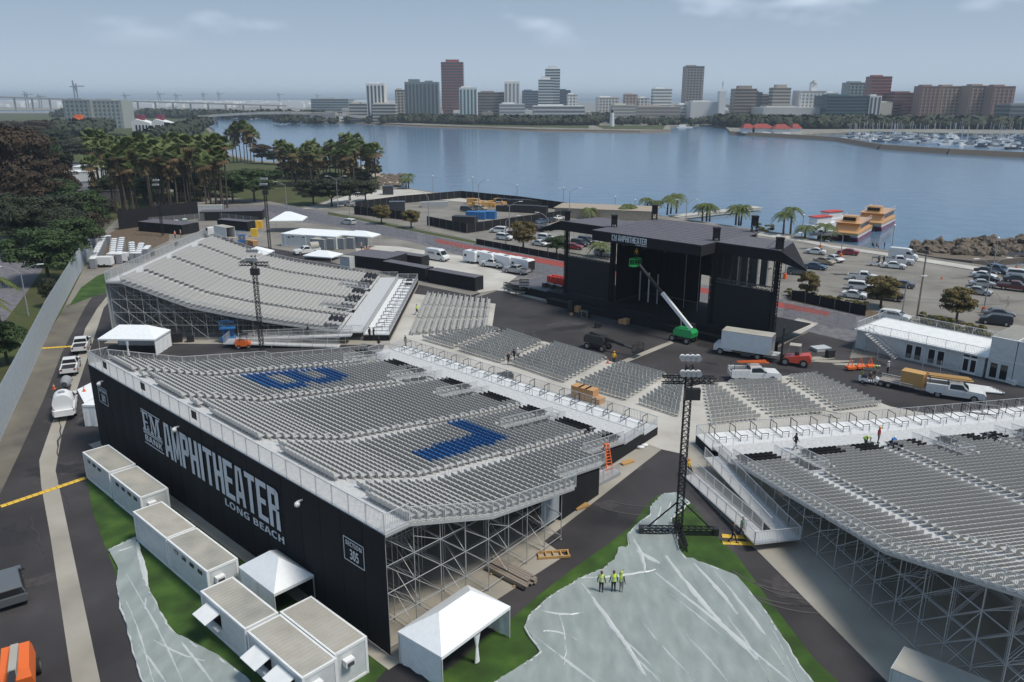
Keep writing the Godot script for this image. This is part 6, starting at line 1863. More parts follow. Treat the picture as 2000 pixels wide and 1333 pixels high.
func ferry(label: String, p: Vector3, yaw: float, k: float) -> void:
	var n := thing("catamaran_ferry", label, "ferry", p, yaw)
	n.scale = Vector3(k, k, k)
	for z in [-3.2, 3.2]:
		var b := MB.new(); b.prism(PackedVector2Array([Vector2(-11, -.3), Vector2(9, -.3), Vector2(11.5, 2.2), Vector2(-11, 1.8)]), Vector3(0, 0, z - 1.1), Vector3.RIGHT, Vector3.UP, Vector3(0, 0, 2.2)); put(b, "hull", "ferry_maroon", n)
		b = MB.new(); b.prism(PackedVector2Array([Vector2(-11, 1.3), Vector2(10.8, 1.5), Vector2(11.6, 2.3), Vector2(-11, 1.8)]), Vector3(0, 0, z - 1.13), Vector3.RIGHT, Vector3.UP, Vector3(0, 0, 2.26)); put(b, "hull_stripe", "white", n)
	var b := MB.new(); b.prism(PackedVector2Array([Vector2(-11.2, 1.8), Vector2(11.4, 2.2), Vector2(11.6, 3.0), Vector2(-11.2, 3.0)]), Vector3(0, 0, -4.4), Vector3.RIGHT, Vector3.UP, Vector3(0, 0, 8.8)); put(b, "main_deck", "ferry_yellow", n)
	b = MB.new(); b.prism(PackedVector2Array([Vector2(-10, 3.0), Vector2(7.5, 3.0), Vector2(6.0, 5.4), Vector2(-10, 5.4)]), Vector3(0, 0, -3.7), Vector3.RIGHT, Vector3.UP, Vector3(0, 0, 7.4)); put(b, "saloon", "ferry_yellow", n)
	for i in 7:
		for z in [-3.73, 3.73]:
			b = MB.new(); b.box(Vector3(-8.6 + i * 2.1, 4.3, z), Vector3(1.6, 1.1, .05)); put(b, "window", "glass", n)
	b = MB.new(); b.box(Vector3(-1.5, 5.5, 0), Vector3(17.5, .2, 8.2)); put(b, "upper_deck", "ferry_yellow", n)
	b = MB.new(); b.prism(PackedVector2Array([Vector2(1.0, 5.6), Vector2(5.4, 5.6), Vector2(4.4, 7.6), Vector2(1.0, 7.6)]), Vector3(0, 0, -2.2), Vector3.RIGHT, Vector3.UP, Vector3(0, 0, 4.4)); put(b, "wheelhouse", "ferry_yellow", n)
	b = MB.new(); b.box(Vector3(5.0, 6.7, 0), Vector3(.7, 1.0, 3.9)); put(b, "wheelhouse_window", "glass", n)
	for z in [-4.0, 4.0]: rail(Vector3(-10, 5.6, z), Vector3(1, 5.6, z), n, 1.0, 2.2, "white", "deck_rail", .5)
	b = MB.new(); b.beam(Vector3(2.5, 7.6, 0), Vector3(2.5, 10.4, 0), .12); b.beam(Vector3(2.5, 9.4, -.9), Vector3(2.5, 9.4, .9), .08); put(b, "mast", "white", n)

# ---------- vehicles: local +X is forward, origin on the ground ----------
func loft(b: MB, poly: Array, y0: float, w0: float, y1: float, w1: float) -> void:   # side outline swept across a width that narrows with height
	var p2 := PackedVector2Array()
	for p in poly: p2.append(Vector2(p[0], p[1]))
	var hw := func(y: float) -> float: return lerpf(w0, w1, clampf((y - y0) / (y1 - y0), 0.0, 1.0))
	var ix := Geometry2D.triangulate_polygon(p2)
	for i in range(0, ix.size(), 3):
		for s in [-1.0, 1.0]:
			var t := []
			for k in 3: t.append(Vector3(p2[ix[i + k]].x, p2[ix[i + k]].y, s * hw.call(p2[ix[i + k]].y)))
			b.tri(t[0], t[1], t[2], Vector3(0, 0, s))
	var cw := Geometry2D.is_polygon_clockwise(p2)
	for i in p2.size():
		var p := p2[i]; var q := p2[(i + 1) % p2.size()]
		var e := (q - p).orthogonal() * (1.0 if cw else -1.0)
		var a: float = hw.call(p.y); var c: float = hw.call(q.y)
		b.quad(Vector3(p.x, p.y, -a), Vector3(q.x, q.y, -c), Vector3(q.x, q.y, c), Vector3(p.x, p.y, a), Vector3(-e.x, -e.y, 0))

const SHAPES := {
	"sedan": {"out": [[-2.35, .38], [-2.33, .78], [-2.12, .96], [-1.6, 1.0], [-.95, 1.38], [-.2, 1.45], [.4, 1.40], [1.15, 1.0], [2.0, .87], [2.3, .68], [2.36, .38], [1.9, .25], [-1.9, .25]], "w": .91, "belt": .92, "top": 1.46, "wt": .60, "side": [[-1.32, 1.0], [-.88, 1.33], [-.2, 1.40], [.38, 1.35], [.98, 1.0]], "ws": [[1.12, 1.02], [.46, 1.385]], "rw": [[-1.52, 1.03], [-1.0, 1.365]], "wh": [1.42, -1.42, .34]},
	"suv": {"out": [[-2.3, .42], [-2.36, 1.0], [-2.2, 1.6], [-1.9, 1.70], [.1, 1.74], [.7, 1.66], [1.35, 1.14], [2.15, 1.02], [2.36, .8], [2.38, .42], [1.95, .28], [-1.95, .28]], "w": .95, "belt": 1.05, "top": 1.74, "wt": .70, "side": [[-2.05, 1.12], [-1.9, 1.58], [.1, 1.64], [.62, 1.58], [1.12, 1.14]], "ws": [[1.32, 1.17], [.76, 1.61]], "rw": [[-2.33, 1.12], [-2.22, 1.55]], "wh": [1.45, -1.45, .37]},
	"pickup": {"out": [[-2.95, .62], [-2.95, 1.18], [-.85, 1.18], [-.8, 1.30], [-.72, 1.84], [.3, 1.90], [.65, 1.84], [1.3, 1.26], [2.7, 1.16], [2.95, .95], [2.98, .5], [2.4, .4], [-2.4, .45]], "w": .99, "belt": 1.2, "top": 1.9, "wt": .74, "side": [[-.66, 1.28], [-.6, 1.76], [.3, 1.80], [.58, 1.76], [1.02, 1.28]], "ws": [[1.25, 1.30], [.7, 1.80]], "rw": [[-.80, 1.34], [-.74, 1.78]], "wh": [1.85, -1.75, .41]},
	"van": {"out": [[-2.95, .42], [-2.98, 2.3], [-2.8, 2.58], [.9, 2.6], [1.55, 2.35], [2.25, 1.4], [2.85, 1.18], [2.98, .8], [2.95, .4], [2.4, .32], [-2.4, .32]], "w": 1.0, "belt": 1.3, "top": 2.6, "wt": .86, "side": [[.75, 1.42], [.75, 1.98], [1.45, 1.98], [1.95, 1.42]], "ws": [[2.2, 1.45], [1.62, 2.28]], "rw": [], "wh": [1.9, -1.75, .36]}}

func wheels(n: Node3D, xs: Array, r: float, track: float, w := .24) -> void:
	var key := "wheel %.2f %.2f" % [r, w]
	if not cache.has(key):
		var t := MB.new(); t.tube(Vector3(0, 0, -w * .5), Vector3(0, 0, w * .5), r, r, 14); cache[key] = t.mesh()
		var m := MB.new(); m.tube(Vector3(0, 0, w * .45), Vector3(0, 0, w * .53), r * .62, r * .55, 12); m.tube(Vector3(0, 0, -w * .53), Vector3(0, 0, -w * .45), r * .55, r * .62, 12); cache[key + "r"] = m.mesh()
	for x in xs:
		for s in [-1, 1]:
			var o := put_mesh(cache[key], "wheel", "tyre", n)
			o.position = Vector3(x, r, s * track)
			put_mesh(cache[key + "r"], "rim", "rim", o)

func car(kind: String, colour: String, label: String, rear: Array, front: Array, group := "", big := 1.0) -> Node3D:
	var a := g(rear[0], rear[1], .03); var c := g(front[0], front[1], .03)
	var S: Dictionary = SHAPES[kind]
	var n := thing({"sedan": "parked_car", "suv": "parked_suv", "pickup": "pickup_truck", "van": "delivery_van"}[kind], label, {"sedan": "car", "suv": "car", "pickup": "pickup truck", "van": "van"}[kind], (a + c) * .5, yaw_of(a, c), group)
	n.scale = Vector3.ONE * big
	if not cache.has(kind):
		var b := MB.new(); loft(b, S.out, S.belt, S.w, S.top, S.wt)
		var hw := func(y: float) -> float: return lerpf(S.w, S.wt, clampf((y - S.belt) / (S.top - S.belt), 0.0, 1.0))
		var d := {"body": b.mesh()}
		for s in [-1.0, 1.0]:
			var sw := MB.new()
			var pl := PackedVector2Array()
			for p in S.side: pl.append(Vector2(p[0], p[1]))
			var ix := Geometry2D.triangulate_polygon(pl)
			for i in range(0, ix.size(), 3):
				var t := []
				for k in 3: t.append(Vector3(pl[ix[i + k]].x, pl[ix[i + k]].y, s * (hw.call(pl[ix[i + k]].y) + .012)))
				sw.tri(t[0], t[1], t[2], Vector3(0, 0, s))
			d["side%d" % int(s)] = sw.mesh()
		for q in ["ws", "rw"]:
			if S[q].size():
				var p = S[q]
				var m := MB.new()
				var off := Vector3(.015 if q == "ws" else -.015, .012, 0)
				var w0: float = hw.call(p[0][1]) * .92; var w1: float = hw.call(p[1][1]) * .88
				m.quad(Vector3(p[0][0], p[0][1], -w0) + off, Vector3(p[0][0], p[0][1], w0) + off, Vector3(p[1][0], p[1][1], w1) + off, Vector3(p[1][0], p[1][1], -w1) + off, Vector3(off.x, .5, 0))
				d[q] = m.mesh()
		var lx: float = S.out[0][0]; var fx: float = 0.0
		for p in S.out: fx = maxf(fx, p[0])
		var hl := MB.new(); hl.box(Vector3(fx - .06, S.belt * .72, 0), Vector3(.14, .13, .34)); d.head = hl.mesh()
		var tl := MB.new(); tl.box(Vector3(lx + .02, S.belt * .88, 0), Vector3(.1, .22, .26)); d.tail = tl.mesh()
		var bp := MB.new(); bp.box(Vector3(fx + .0, .46, 0), Vector3(.1, .2, S.w * 1.7)); d.bump = bp.mesh()
		var mr := MB.new(); mr.box(Vector3(S.ws[0][0] - .25, S.belt + .14, 0), Vector3(.12, .14, .22)); d.mirror = mr.mesh()
		cache[kind] = d
	var d: Dictionary = cache[kind]
	put_mesh(d.body, "body", colour, n)
	put_mesh(d["side1"], "side_window", "glass", n); put_mesh(d["side-1"], "side_window", "glass", n)
	put_mesh(d.ws, "windshield", "glass", n)
	if d.has("rw"): put_mesh(d.rw, "rear_window", "glass", n)
	for s in [-1, 1]:
		put_mesh(d.head, "headlight", "lamp_white", n).position.z = s * S.w * .68
		put_mesh(d.tail, "tail_light", "lamp_red", n).position.z = s * S.w * .8
		put_mesh(d.mirror, "mirror", "plastic_black", n).position.z = s * (S.w + .1)
	put_mesh(d.bump, "bumper", "plastic_black", n)
	wheels(n, S.wh.slice(0, 2), S.wh[2], S.w - .10)
	if kind == "pickup":
		var bd := MB.new(); bd.box(Vector3(-1.9, 1.185, 0), Vector3(1.9, .03, 1.6)); put(bd, "bed", "plastic_black", n)
	return n

func service_truck(label: String, rear: Array, front: Array, ladders: bool, timber: bool) -> void:
	var n := car("pickup", "car_white", label, rear, front, "", 1.08)
	for s in [-1, 1]:
		var b := MB.new(); b.box(Vector3(-1.9, 1.12, s * .86), Vector3(2.2, .95, .36)); put(b, "tool_box", "car_white", n)
		for i in 3:
			b = MB.new(); b.box(Vector3(-2.6 + i * .7, 1.15, s * 1.045), Vector3(.05, .1, .02)); put(b, "latch", "dark_steel", n)
	var rk := MB.new()
	for x in [-2.7, -.9]:
		for s in [-1, 1]: rk.beam(Vector3(x, 1.55, s * .8), Vector3(x, 2.2, s * .8), .06)
		rk.beam(Vector3(x, 2.2, -.85), Vector3(x, 2.2, .85), .06)
	rk.beam(Vector3(-2.7, 2.2, -.8), Vector3(1.2, 2.2, -.8), .06); rk.beam(Vector3(-2.7, 2.2, .8), Vector3(1.2, 2.2, .8), .06)
	put(rk, "ladder_rack", "dark_steel", n)
	if ladders:
		for q in [[-.4, .0, .12], [.35, .1, -.08]]:
			var l := thing("extension_ladder", "orange extension ladder lying on the white service truck's rack" if q[0] < 0 else "second orange ladder crossed over the first on the rack", "ladder", n.position + Basis(Vector3.UP, n.rotation.y) * Vector3(-.4, 2.42 + q[1], q[0]), n.rotation.y + q[2])
			for z in [-.2, .2]:
				var b := MB.new(); b.box(Vector3(0, .05, z), Vector3(3.9, .1, .05)); put(b, "side_rail", "orange", l)
			for i in 12:
				var b := MB.new(); b.box(Vector3(-1.8 + i * .33, .05, 0), Vector3(.05, .04, .4)); put(b, "rung", "orange", l)
	if timber:
		var t := thing("timber_load", "timber lengths carried on the rack of the towing truck", "timber", n.position + Basis(Vector3.UP, n.rotation.y) * Vector3(-.9, 2.4, 0), n.rotation.y)
		for i in 9:
			var b := MB.new(); b.box(Vector3(rng.randf_range(-.3, .3), .05 + (i / 5) * .1, -.6 + (i % 5) * .3), Vector3(4.6, .09, .2)); put(b, "timber", "wood", t)

func boom(label: String, p: Vector3, yaw: float, m: String, up: float, length: float, up_colour: String) -> void:
	var n := thing("boom_lift", label, "boom lift", p, yaw)
	var b := MB.new(); b.box(Vector3(0, .72, 0), Vector3(2.9, .42, 1.5)); put(b, "chassis", "plastic_black", n)
	wheels(n, [1.25, -1.25], .5, .95, .36)
	b = MB.new(); loft(b, [[-1.9, 1.0], [-2.0, 1.7], [-1.7, 2.15], [1.0, 2.1], [1.3, 1.6], [1.2, 1.0]], 1.0, .95, 2.2, .75); put(b, "engine_house", m, n)
	var root := Vector3(-1.3, 2.2, 0)
	var dir := Vector3(cos(up), sin(up), 0)
	b = MB.new(); b.beam(root, root + dir * length * .55, .42, .5); put(b, "lower_boom", up_colour, n)
	b = MB.new(); b.beam(root + dir * length * .5, root + dir * length * .8, .32, .38); put(b, "mid_boom", "plastic_black", n)
	b = MB.new(); b.beam(root + dir * length * .78, root + dir * length, .22, .28); put(b, "upper_boom", "dark_steel", n)
	b = MB.new(); b.tube(Vector3(.3, 1.6, 0), root + dir * length * .2, .09, .07, 6); put(b, "lift_ram", "alu", n)
	var t := root + dir * length + Vector3(.4, -.3, 0)
	b = MB.new(); b.box(t + Vector3(.4, 0, 0), Vector3(.95, .1, 1.9)); put(b, "basket_floor", m, n)
	for z in [-.9, .9]: rail(t + Vector3(-.05, .05, z), t + Vector3(.85, .05, z), n, 1.05, 1.0, m, "basket_rail", .3)
	for x in [-.05, .85]: rail(t + Vector3(x, .05, -.9), t + Vector3(x, .05, .9), n, 1.05, 1.8, m, "basket_rail", .45)

func make_vehicles() -> void:
	var lot := "cars parked in the lot"
	for q in [["sedan", "car_white", "white sedan parked by the solar light pole", [1612, 498], [1573, 494]], ["sedan", "car_red", "red sedan driving along the quay side of the lot", [1675, 499], [1637, 496]], ["sedan", "car_gold", "beige sedan parked between a grey and a white sedan", [1590, 512], [1631, 519]], ["sedan", "car_white", "white sedan parked behind the beige one", [1615, 507], [1644, 514]], ["sedan", "car_blue", "slate blue sedan parked beside the beige one", [1572, 523], [1613, 528]], ["suv", "car_grey", "grey crossover half hidden by a lot tree", [1543, 535], [1577, 538]], ["pickup", "car_white", "lifted white pickup beside the golf cart", [1729, 514], [1784, 518]], ["van", "car_white", "white van parked behind the lifted pickup", [1745, 505], [1782, 509]], ["sedan", "car_white", "white coupe parked before the lifted pickup", [1724, 522], [1769, 526]], ["pickup", "car_white", "white pickup with dark bed behind the round lot tree", [1665, 546], [1708, 550]], ["suv", "car_white", "white minivan behind the round lot tree", [1660, 564], [1699, 568]], ["sedan", "car_white", "white sedan by the hedge next to black pickup", [1646, 579], [1691, 585]], ["pickup", "car_black", "black pickup under the round lot tree", [1759, 589], [1702, 582]], ["sedan", "car_grey", "dark grey hatchback behind the lamp pole", [1777, 563], [1744, 560]], ["sedan", "car_dark", "dark sedan at the top of the parked row by the rocks", [1910, 532], [1946, 539]], ["suv", "car_blue", "pale blue crossover at the top of the parked row", [1934, 529], [1967, 537]], ["sedan", "car_white", "white sedan third in the parked row by the rocks", [1904, 541], [1939, 546]], ["sedan", "car_black", "black sedan in the parked row by the rocks", [1904, 549], [1951, 554]], ["sedan", "car_silver", "silver sedan in the parked row by the rocks", [1895, 558], [1942, 562]], ["sedan", "car_silver", "pale silver sedan nearest the forked tree in the parked row", [1885, 571], [1935, 578]], ["pickup", "car_maroon", "maroon pickup cut off by the picture edge", [1952, 564], [2012, 571]], ["sedan", "car_dark", "dark sedan behind the maroon pickup", [1962, 549], [2008, 553]], ["suv", "car_white", "white crossover behind the maroon pickup", [1972, 540], [2010, 544]], ["sedan", "car_grey", "dark grey sedan near the orange lamp base", [1922, 617], [1977, 621]], ["suv", "car_black", "black crossover beside the dark grey sedan", [1975, 637], [1915, 630]], ["suv", "car_white", "white car roof seen behind the terrace rail", [1722, 622], [1772, 630]], ["suv", "car_dark", "dark pickup inside the storage lot", [900, 412], [926, 414]], ["suv", "car_gold", "brown off road car inside the storage lot", [926, 410], [949, 412]], ["suv", "car_white", "white hatchback at the corner of the screened lot", [983, 455], [964, 454]], ["suv", "car_white", "white crossover near the curved lamp", [972, 467], [998, 470]], ["suv", "car_maroon", "dark maroon crossover beside the white crossover", [1010, 465], [988, 462]], ["sedan", "car_white", "white sedan beside the bushy green tree", [1041, 478], [1068, 482]], ["suv", "car_white", "white minivan behind the white sedan and green tree", [1053, 468], [1080, 472]], ["sedan", "car_silver", "silver sedan behind the bare brown tree", [1072, 451], [1085, 447]], ["sedan", "car_black", "black sedan behind the bare brown tree", [1055, 453], [1070, 449]], ["sedan", "car_blue", "blue sedan by the black screened fence", [1050, 438], [1067, 435]], ["sedan", "car_dark", "dark car by the black screened fence", [1068, 436], [1083, 432]], ["sedan", "car_white", "white sedan by the black screened fence", [1081, 431], [1099, 428]], ["suv", "car_white", "white crossover under the stage roof tower", [1094, 425], [1108, 423]], ["sedan", "car_grey", "grey car in the second lot row", [1046, 445], [1062, 442]], ["sedan", "car_red", "red car seen under the stage wing", [1112, 486], [1127, 487]], ["suv", "car_black", "black crossover seen under the stage wing", [1118, 478], [1147, 483]], ["suv", "car_dark", "dark car farther under the stage wing", [1135, 473], [1156, 477]], ["suv", "car_silver", "silver crossover above the left screen", [1163, 498], [1197, 503]]]:
		car(q[0], q[1], q[2], q[3], q[4], lot)
	car("pickup", "car_white", "white pickup parked on the concrete yard", [986, 525], [940, 519])
	car("pickup", "car_silver", "silver grey pickup beside the white one on the yard", [1033, 538], [985, 531])
	var vn := car("van", "car_white", "white cargo van with dark red lettering on its side", [832, 505], [877, 512])
	flat_text("ONNI", Vector3(-2.0, 1.55, 1.02), 0.0, .42, 1.9, vn, "van_lettering", false, "ferry_maroon")
	car("suv", "car_white", "white off road car driving on the service road", [694, 440], [666, 437])
	car("pickup", "car_white", "white pickup on the park road", [699, 405], [672, 402])
	car("suv", "car_grey", "grey off road car at the foot of the left road", [28, 1195], [14, 1130])
	car("pickup", "car_white", "white utility truck with debris in its bed, farther up the left road", [153, 698], [167, 668])
	car("pickup", "car_white", "white utility truck towing the cement mixer", [133, 742], [144, 708])
	service_truck("white service truck with orange ladders behind the floor seats", [1432, 743], [1514, 743], true, false)
	service_truck("white service truck towing the flat trailer", [1815, 770], [1915, 784], false, true)
	# cement mixer and tank trucks
	var mx := thing("cement_mixer", "grey drum cement mixer behind the utility truck", "cement mixer", g(131, 763, .03), .3)
	var b := MB.new(); b.tube(Vector3(0, 1.15, .5), Vector3(0, 1.25, -.5), .6, .62, 14); b.tube(Vector3(0, 1.12, .95), Vector3(0, 1.15, .5), .32, .6, 14, false); put(b, "drum", "grey_panel", mx)
	b = MB.new(); b.box(Vector3(0, .45, 0), Vector3(.8, .12, 1.6)); put(b, "frame", "dark_steel", mx)
	wheels(mx, [0.0], .32, .7)
	for q in [[[126, 830], [132, 778], "white water tank truck on the left road", 1.15], [[617, 494], [580, 498], "white tank truck with a round tan tank by the office", 1.0]]:
		var n := car("pickup", "car_white", q[2], q[0], q[1], "", q[3])
		b = MB.new(); b.tube(Vector3(-2.9, 1.75, 0), Vector3(-.9, 1.75, 0), .92, .92, 16); put(b, "tank", "white" if q[3] > 1.1 else "rust_roof", n)
		b = MB.new(); b.tube(Vector3(-1.9, 2.6, 0), Vector3(-1.9, 2.75, 0), .3, .3, 10); put(b, "tank_hatch", "grey_panel", n)
		b = MB.new(); b.box(Vector3(-3.1, .9, 0), Vector3(.3, .6, 1.7)); put(b, "pump_box", "white_wall", n)
	# box trucks
	for q in [[[1507, 704], [1397, 687], "white box truck with pale roof before the stage", 6.9], [[452, 472], [404, 462], "white box truck with its open rear towards the boxes", 6.0]]:
		var a := g(q[0][0], q[0][1], .03); var c := g(q[1][0], q[1][1], .03)
		var n := thing("box_truck", q[2], "truck", (a + c) * .5, yaw_of(a, c))
		var L := a.distance_to(c)
		for s in [-1, 1]:
			b = MB.new(); b.box(Vector3(-L * .5 + q[3] * .5, 2.3, s * 1.2), Vector3(q[3], 2.6, .06)); put(b, "cargo_side", "white_wall", n)
		b = MB.new(); b.box(Vector3(-L * .5 + q[3] - .03, 2.3, 0), Vector3(.06, 2.6, 2.34)); put(b, "cargo_front", "white_wall", n)
		b = MB.new(); b.box(Vector3(-L * .5 + q[3] * .5, 1.03, 0), Vector3(q[3], .08, 2.34)); put(b, "cargo_floor", "old_wood", n)
		b = MB.new(); b.box(Vector3(-L * .5 + q[3] * .5, 3.63, 0), Vector3(q[3] + .04, .07, 2.5)); put(b, "box_roof", "rust_roof", n)
		b = MB.new(); b.box(Vector3(-L * .5 - .5, 1.0, 0), Vector3(.9, .06, 2.1)); put(b, "tail_lift", "alu", n)
		b = MB.new(); loft(b, [[L * .5 - 2.6, .7], [L * .5 - 2.6, 2.6], [L * .5 - 2.3, 2.75], [L * .5 - 1.5, 2.7], [L * .5 - 1.2, 1.75], [L * .5 - .1, 1.55], [L * .5, 1.2], [L * .5, .6]], 1.6, 1.08, 2.8, .92); put(b, "cab", "car_white", n)
		for s in [-1, 1]:
			b = MB.new(); b.boxb(Vector3(L * .5 - 1.95, 2.15, s * 1.02), Vector3(.36, 0, 0), Vector3(0, .34, -s * .04), Vector3(0, 0, .012)); put(b, "side_window", "glass", n)
			b = MB.new(); b.box(Vector3(-.6, .62, s * 1.0), Vector3(1.3, .5, .35)); put(b, "side_tank", "dark_steel", n)
		b = MB.new(); b.boxb(Vector3(L * .5 - 1.32, 2.2, 0), Vector3(.02, .0, 0), Vector3(-.12, .36, 0), Vector3(0, 0, .85)); put(b, "windshield", "glass", n)
		b = MB.new(); b.box(Vector3(-.4, .75, 0), Vector3(L - 1.0, .2, 1.0)); put(b, "chassis", "plastic_black", n)
		wheels(n, [L * .5 - 1.0, -L * .5 + 1.7], .5, 1.0, .32)
	# forklift
	var fk := thing("forklift", "red forklift with tall black mast behind the box truck", "forklift", g(1549, 712, .03), yaw_of(g(1585, 716), g(1520, 708)))
	b = MB.new(); loft(b, [[-2.2, .5], [-2.35, 1.1], [-2.0, 1.75], [-.9, 1.5], [.9, 1.2], [1.3, 1.0], [1.3, .5]], .5, .95, 1.8, .8); put(b, "body", "lift_red", fk)
	wheels(fk, [1.0, -1.4], .55, .95, .4)
	b = MB.new()
	for s in [-1, 1]:
		b.beam(Vector3(.9, 1.2, s * .7), Vector3(.5, 2.8, s * .65), .08); b.beam(Vector3(-.9, 1.5, s * .7), Vector3(-.7, 2.8, s * .65), .08)
	b.box(Vector3(-.1, 2.83, 0), Vector3(1.5, .07, 1.4)); put(b, "cage", "rust_roof", fk)
	b = MB.new(); b.box(Vector3(-.4, 1.6, 0), Vector3(.6, .5, .6)); put(b, "seat", "plastic_black", fk)
	b = MB.new()
	for s in [-.5, .5]: b.beam(Vector3(1.6, .2, s), Vector3(1.6, 5.2, s), .2)
	for y in [.4, 2.0, 3.6, 5.1]: b.beam(Vector3(1.6, y, -.5), Vector3(1.6, y, .5), .14)
	put(b, "mast", "plastic_black", fk)
	for s in [-.4, .4]:
		b = MB.new(); b.box(Vector3(2.3, .25, s), Vector3(1.3, .07, .14)); put(b, "fork", "dark_steel", fk)
	boom("green boom lift with white arm raised to the stage roof", g(1334, 667, .03), yaw_of(V(25.75, 115.06), V(19.2, 121.5)), "green", .70, 12.9, "white")
	boom("black boom lift with folded arm before the stage", g(1168, 682, .03), yaw_of(g(1150, 678), g(1210, 690)), "plastic_black", -.16, 7.0, "plastic_black")
	boom("orange boom lift cut off at the picture's lower corner", g(40, 1348, .03), yaw_of(g(36, 1275), g(34, 1330)), "orange", .12, 6.0, "rust_roof")
	var ol := thing("small_forklift", "orange and dark forklift between the two stands", "forklift", g(478, 680, .03), .2)
	b = MB.new(); loft(b, [[-1.2, .4], [-1.3, 1.2], [-.4, 1.25], [.9, .9], [.9, .4]], .4, .6, 1.3, .5); put(b, "body", "orange", ol)
	b = MB.new(); b.box(Vector3(0, 2.1, 0), Vector3(1.2, .07, 1.1)); b.beam(Vector3(.5, .9, .5), Vector3(.4, 2.1, .5), .06); b.beam(Vector3(.5, .9, -.5), Vector3(.4, 2.1, -.5), .06); b.beam(Vector3(-.6, 1.1, .5), Vector3(-.5, 2.1, .5), .06); b.beam(Vector3(-.6, 1.1, -.5), Vector3(-.5, 2.1, -.5), .06); put(b, "cage", "plastic_black", ol)
	wheels(ol, [.6, -.8], .32, .55)
	# golf carts
	for q in [[[1682, 747], [1712, 751], "white and black golf cart by the flat trailer"], [[1716, 520], [1702, 519], "small white golf cart in the far lot"], [[798, 569], [802, 562], "dark utility cart near the far boxes"]]:
		var a := g(q[0][0], q[0][1], .03); var c := g(q[1][0], q[1][1], .03)
		var n := thing("golf_cart", q[2], "golf cart", (a + c) * .5, yaw_of(a, c))
		b = MB.new(); loft(b, [[-1.2, .35], [-1.25, .8], [-.2, .8], [-.1, .5], [.6, .5], [.75, .95], [1.15, .8], [1.25, .35]], .35, .58, 1.0, .5); put(b, "body", "car_white", n)
		b = MB.new(); b.box(Vector3(-.1, 1.85, 0), Vector3(1.7, .07, 1.15)); put(b, "roof", "plastic_black", n)
		b = MB.new()
		for s in [-.5, .5]:
			b.beam(Vector3(.7, .9, s), Vector3(.6, 1.85, s), .04); b.beam(Vector3(-.9, .8, s), Vector3(-.85, 1.85, s), .04)
		put(b, "roof_posts", "dark_steel", n)
		b = MB.new(); b.box(Vector3(-.5, .9, 0), Vector3(.5, .16, 1.0)); b.boxb(Vector3(-.78, 1.15, 0), Vector3(.05, 0, 0), Vector3(-.05, .25, 0), Vector3(0, 0, .5)); put(b, "seat", "plastic_black", n)
		wheels(n, [.8, -.75], .25, .5, .2)
	# flat trailer with a timber crate
	var ta := g(1716, 748, .03); var tc := g(1806, 768, .03)
	var tr := thing("flat_trailer", "white flat trailer hitched behind the service truck", "trailer", (ta + tc) * .5, yaw_of(ta, tc))
	var tl := ta.distance_to(tc)
	b = MB.new(); b.box(Vector3(-.4, .68, 0), Vector3(tl - 1.2, .12, 2.1)); put(b, "deck", "old_wood", tr)
	for s in [-1.05, 1.05]: rail(Vector3(-tl * .5, .7, s), Vector3(tl * .5 - 1.2, .7, s), tr, .35, 1.6, "white", "side_rail", 1.0)
	b = MB.new(); b.beam(Vector3(tl * .5 - 1.0, .62, -.8), Vector3(tl * .5 + .3, .6, 0), .1); b.beam(Vector3(tl * .5 - 1.0, .62, .8), Vector3(tl * .5 + .3, .6, 0), .1); put(b, "drawbar", "white", tr)
	wheels(tr, [-1.2, -2.1], .38, 1.15)
	crate("large tan timber crate on the flat trailer", tr.position + Basis(Vector3.UP, tr.rotation.y) * Vector3(1.3, .75, 0), Vector3(2.6, 1.7, 1.5), tr.rotation.y, "wood", "timber_crate")
	for i in 4:
		var a := g([911, 936, 966, 1001][i], [511, 513, 519, 526][i], .05); var c := g([934, 969, 1003, 1038][i], [515, 521, 527, 533][i], .05)
		var n := thing("site_trailer", ["first white site trailer, smallest in the yard row", "second white site trailer in the yard row", "third white site trailer behind the white pickup", "white site trailer with dark rear, end of the yard row"][i], "trailer", (a + c) * .5, yaw_of(a, c))
		var l := a.distance_to(c)
		b = MB.new(); loft(b, [[-l * .5, .5], [-l * .5, 2.5], [-l * .42, 2.75], [l * .42, 2.75], [l * .5, 2.5], [l * .5, .5]], 2.2, 1.15, 2.8, 1.0); put(b, "body", "white", n)
		for s in [-1.16, 1.16]:
			b = MB.new(); b.box(Vector3(-l * .3, 1.7, s), Vector3(.6, .5, .03)); put(b, "window", "glass", n)
		b = MB.new(); b.box(Vector3(l * .15, 2.82, 0), Vector3(.9, .2, .8)); put(b, "roof_unit", "grey_panel", n)
		if i == 3: 
			b = MB.new(); b.box(Vector3(l * .5 + .02, 1.5, 0), Vector3(.06, 1.9, 2.1)); put(b, "rear_door", "plastic_black", n)
		wheels(n, [-.5, .4], .36, 1.0)
	var sr := thing("seat_cart", "red wheeled frames parked behind the golf cart", "cart", g(1682, 722, .03), .2)
	for i in 3:
		b = MB.new(); b.box(Vector3(-1.6 + i * 1.5, .4, 0), Vector3(1.2, .3, .9)); b.beam(Vector3(-2.1 + i * 1.5, .5, 0), Vector3(-1.7 + i * 1.5, 1.7, 0), .08); b.beam(Vector3(-1.3 + i * 1.5, .5, 0), Vector3(-1.7 + i * 1.5, 1.7, 0), .08); put(b, "cart_frame", "orange", sr)

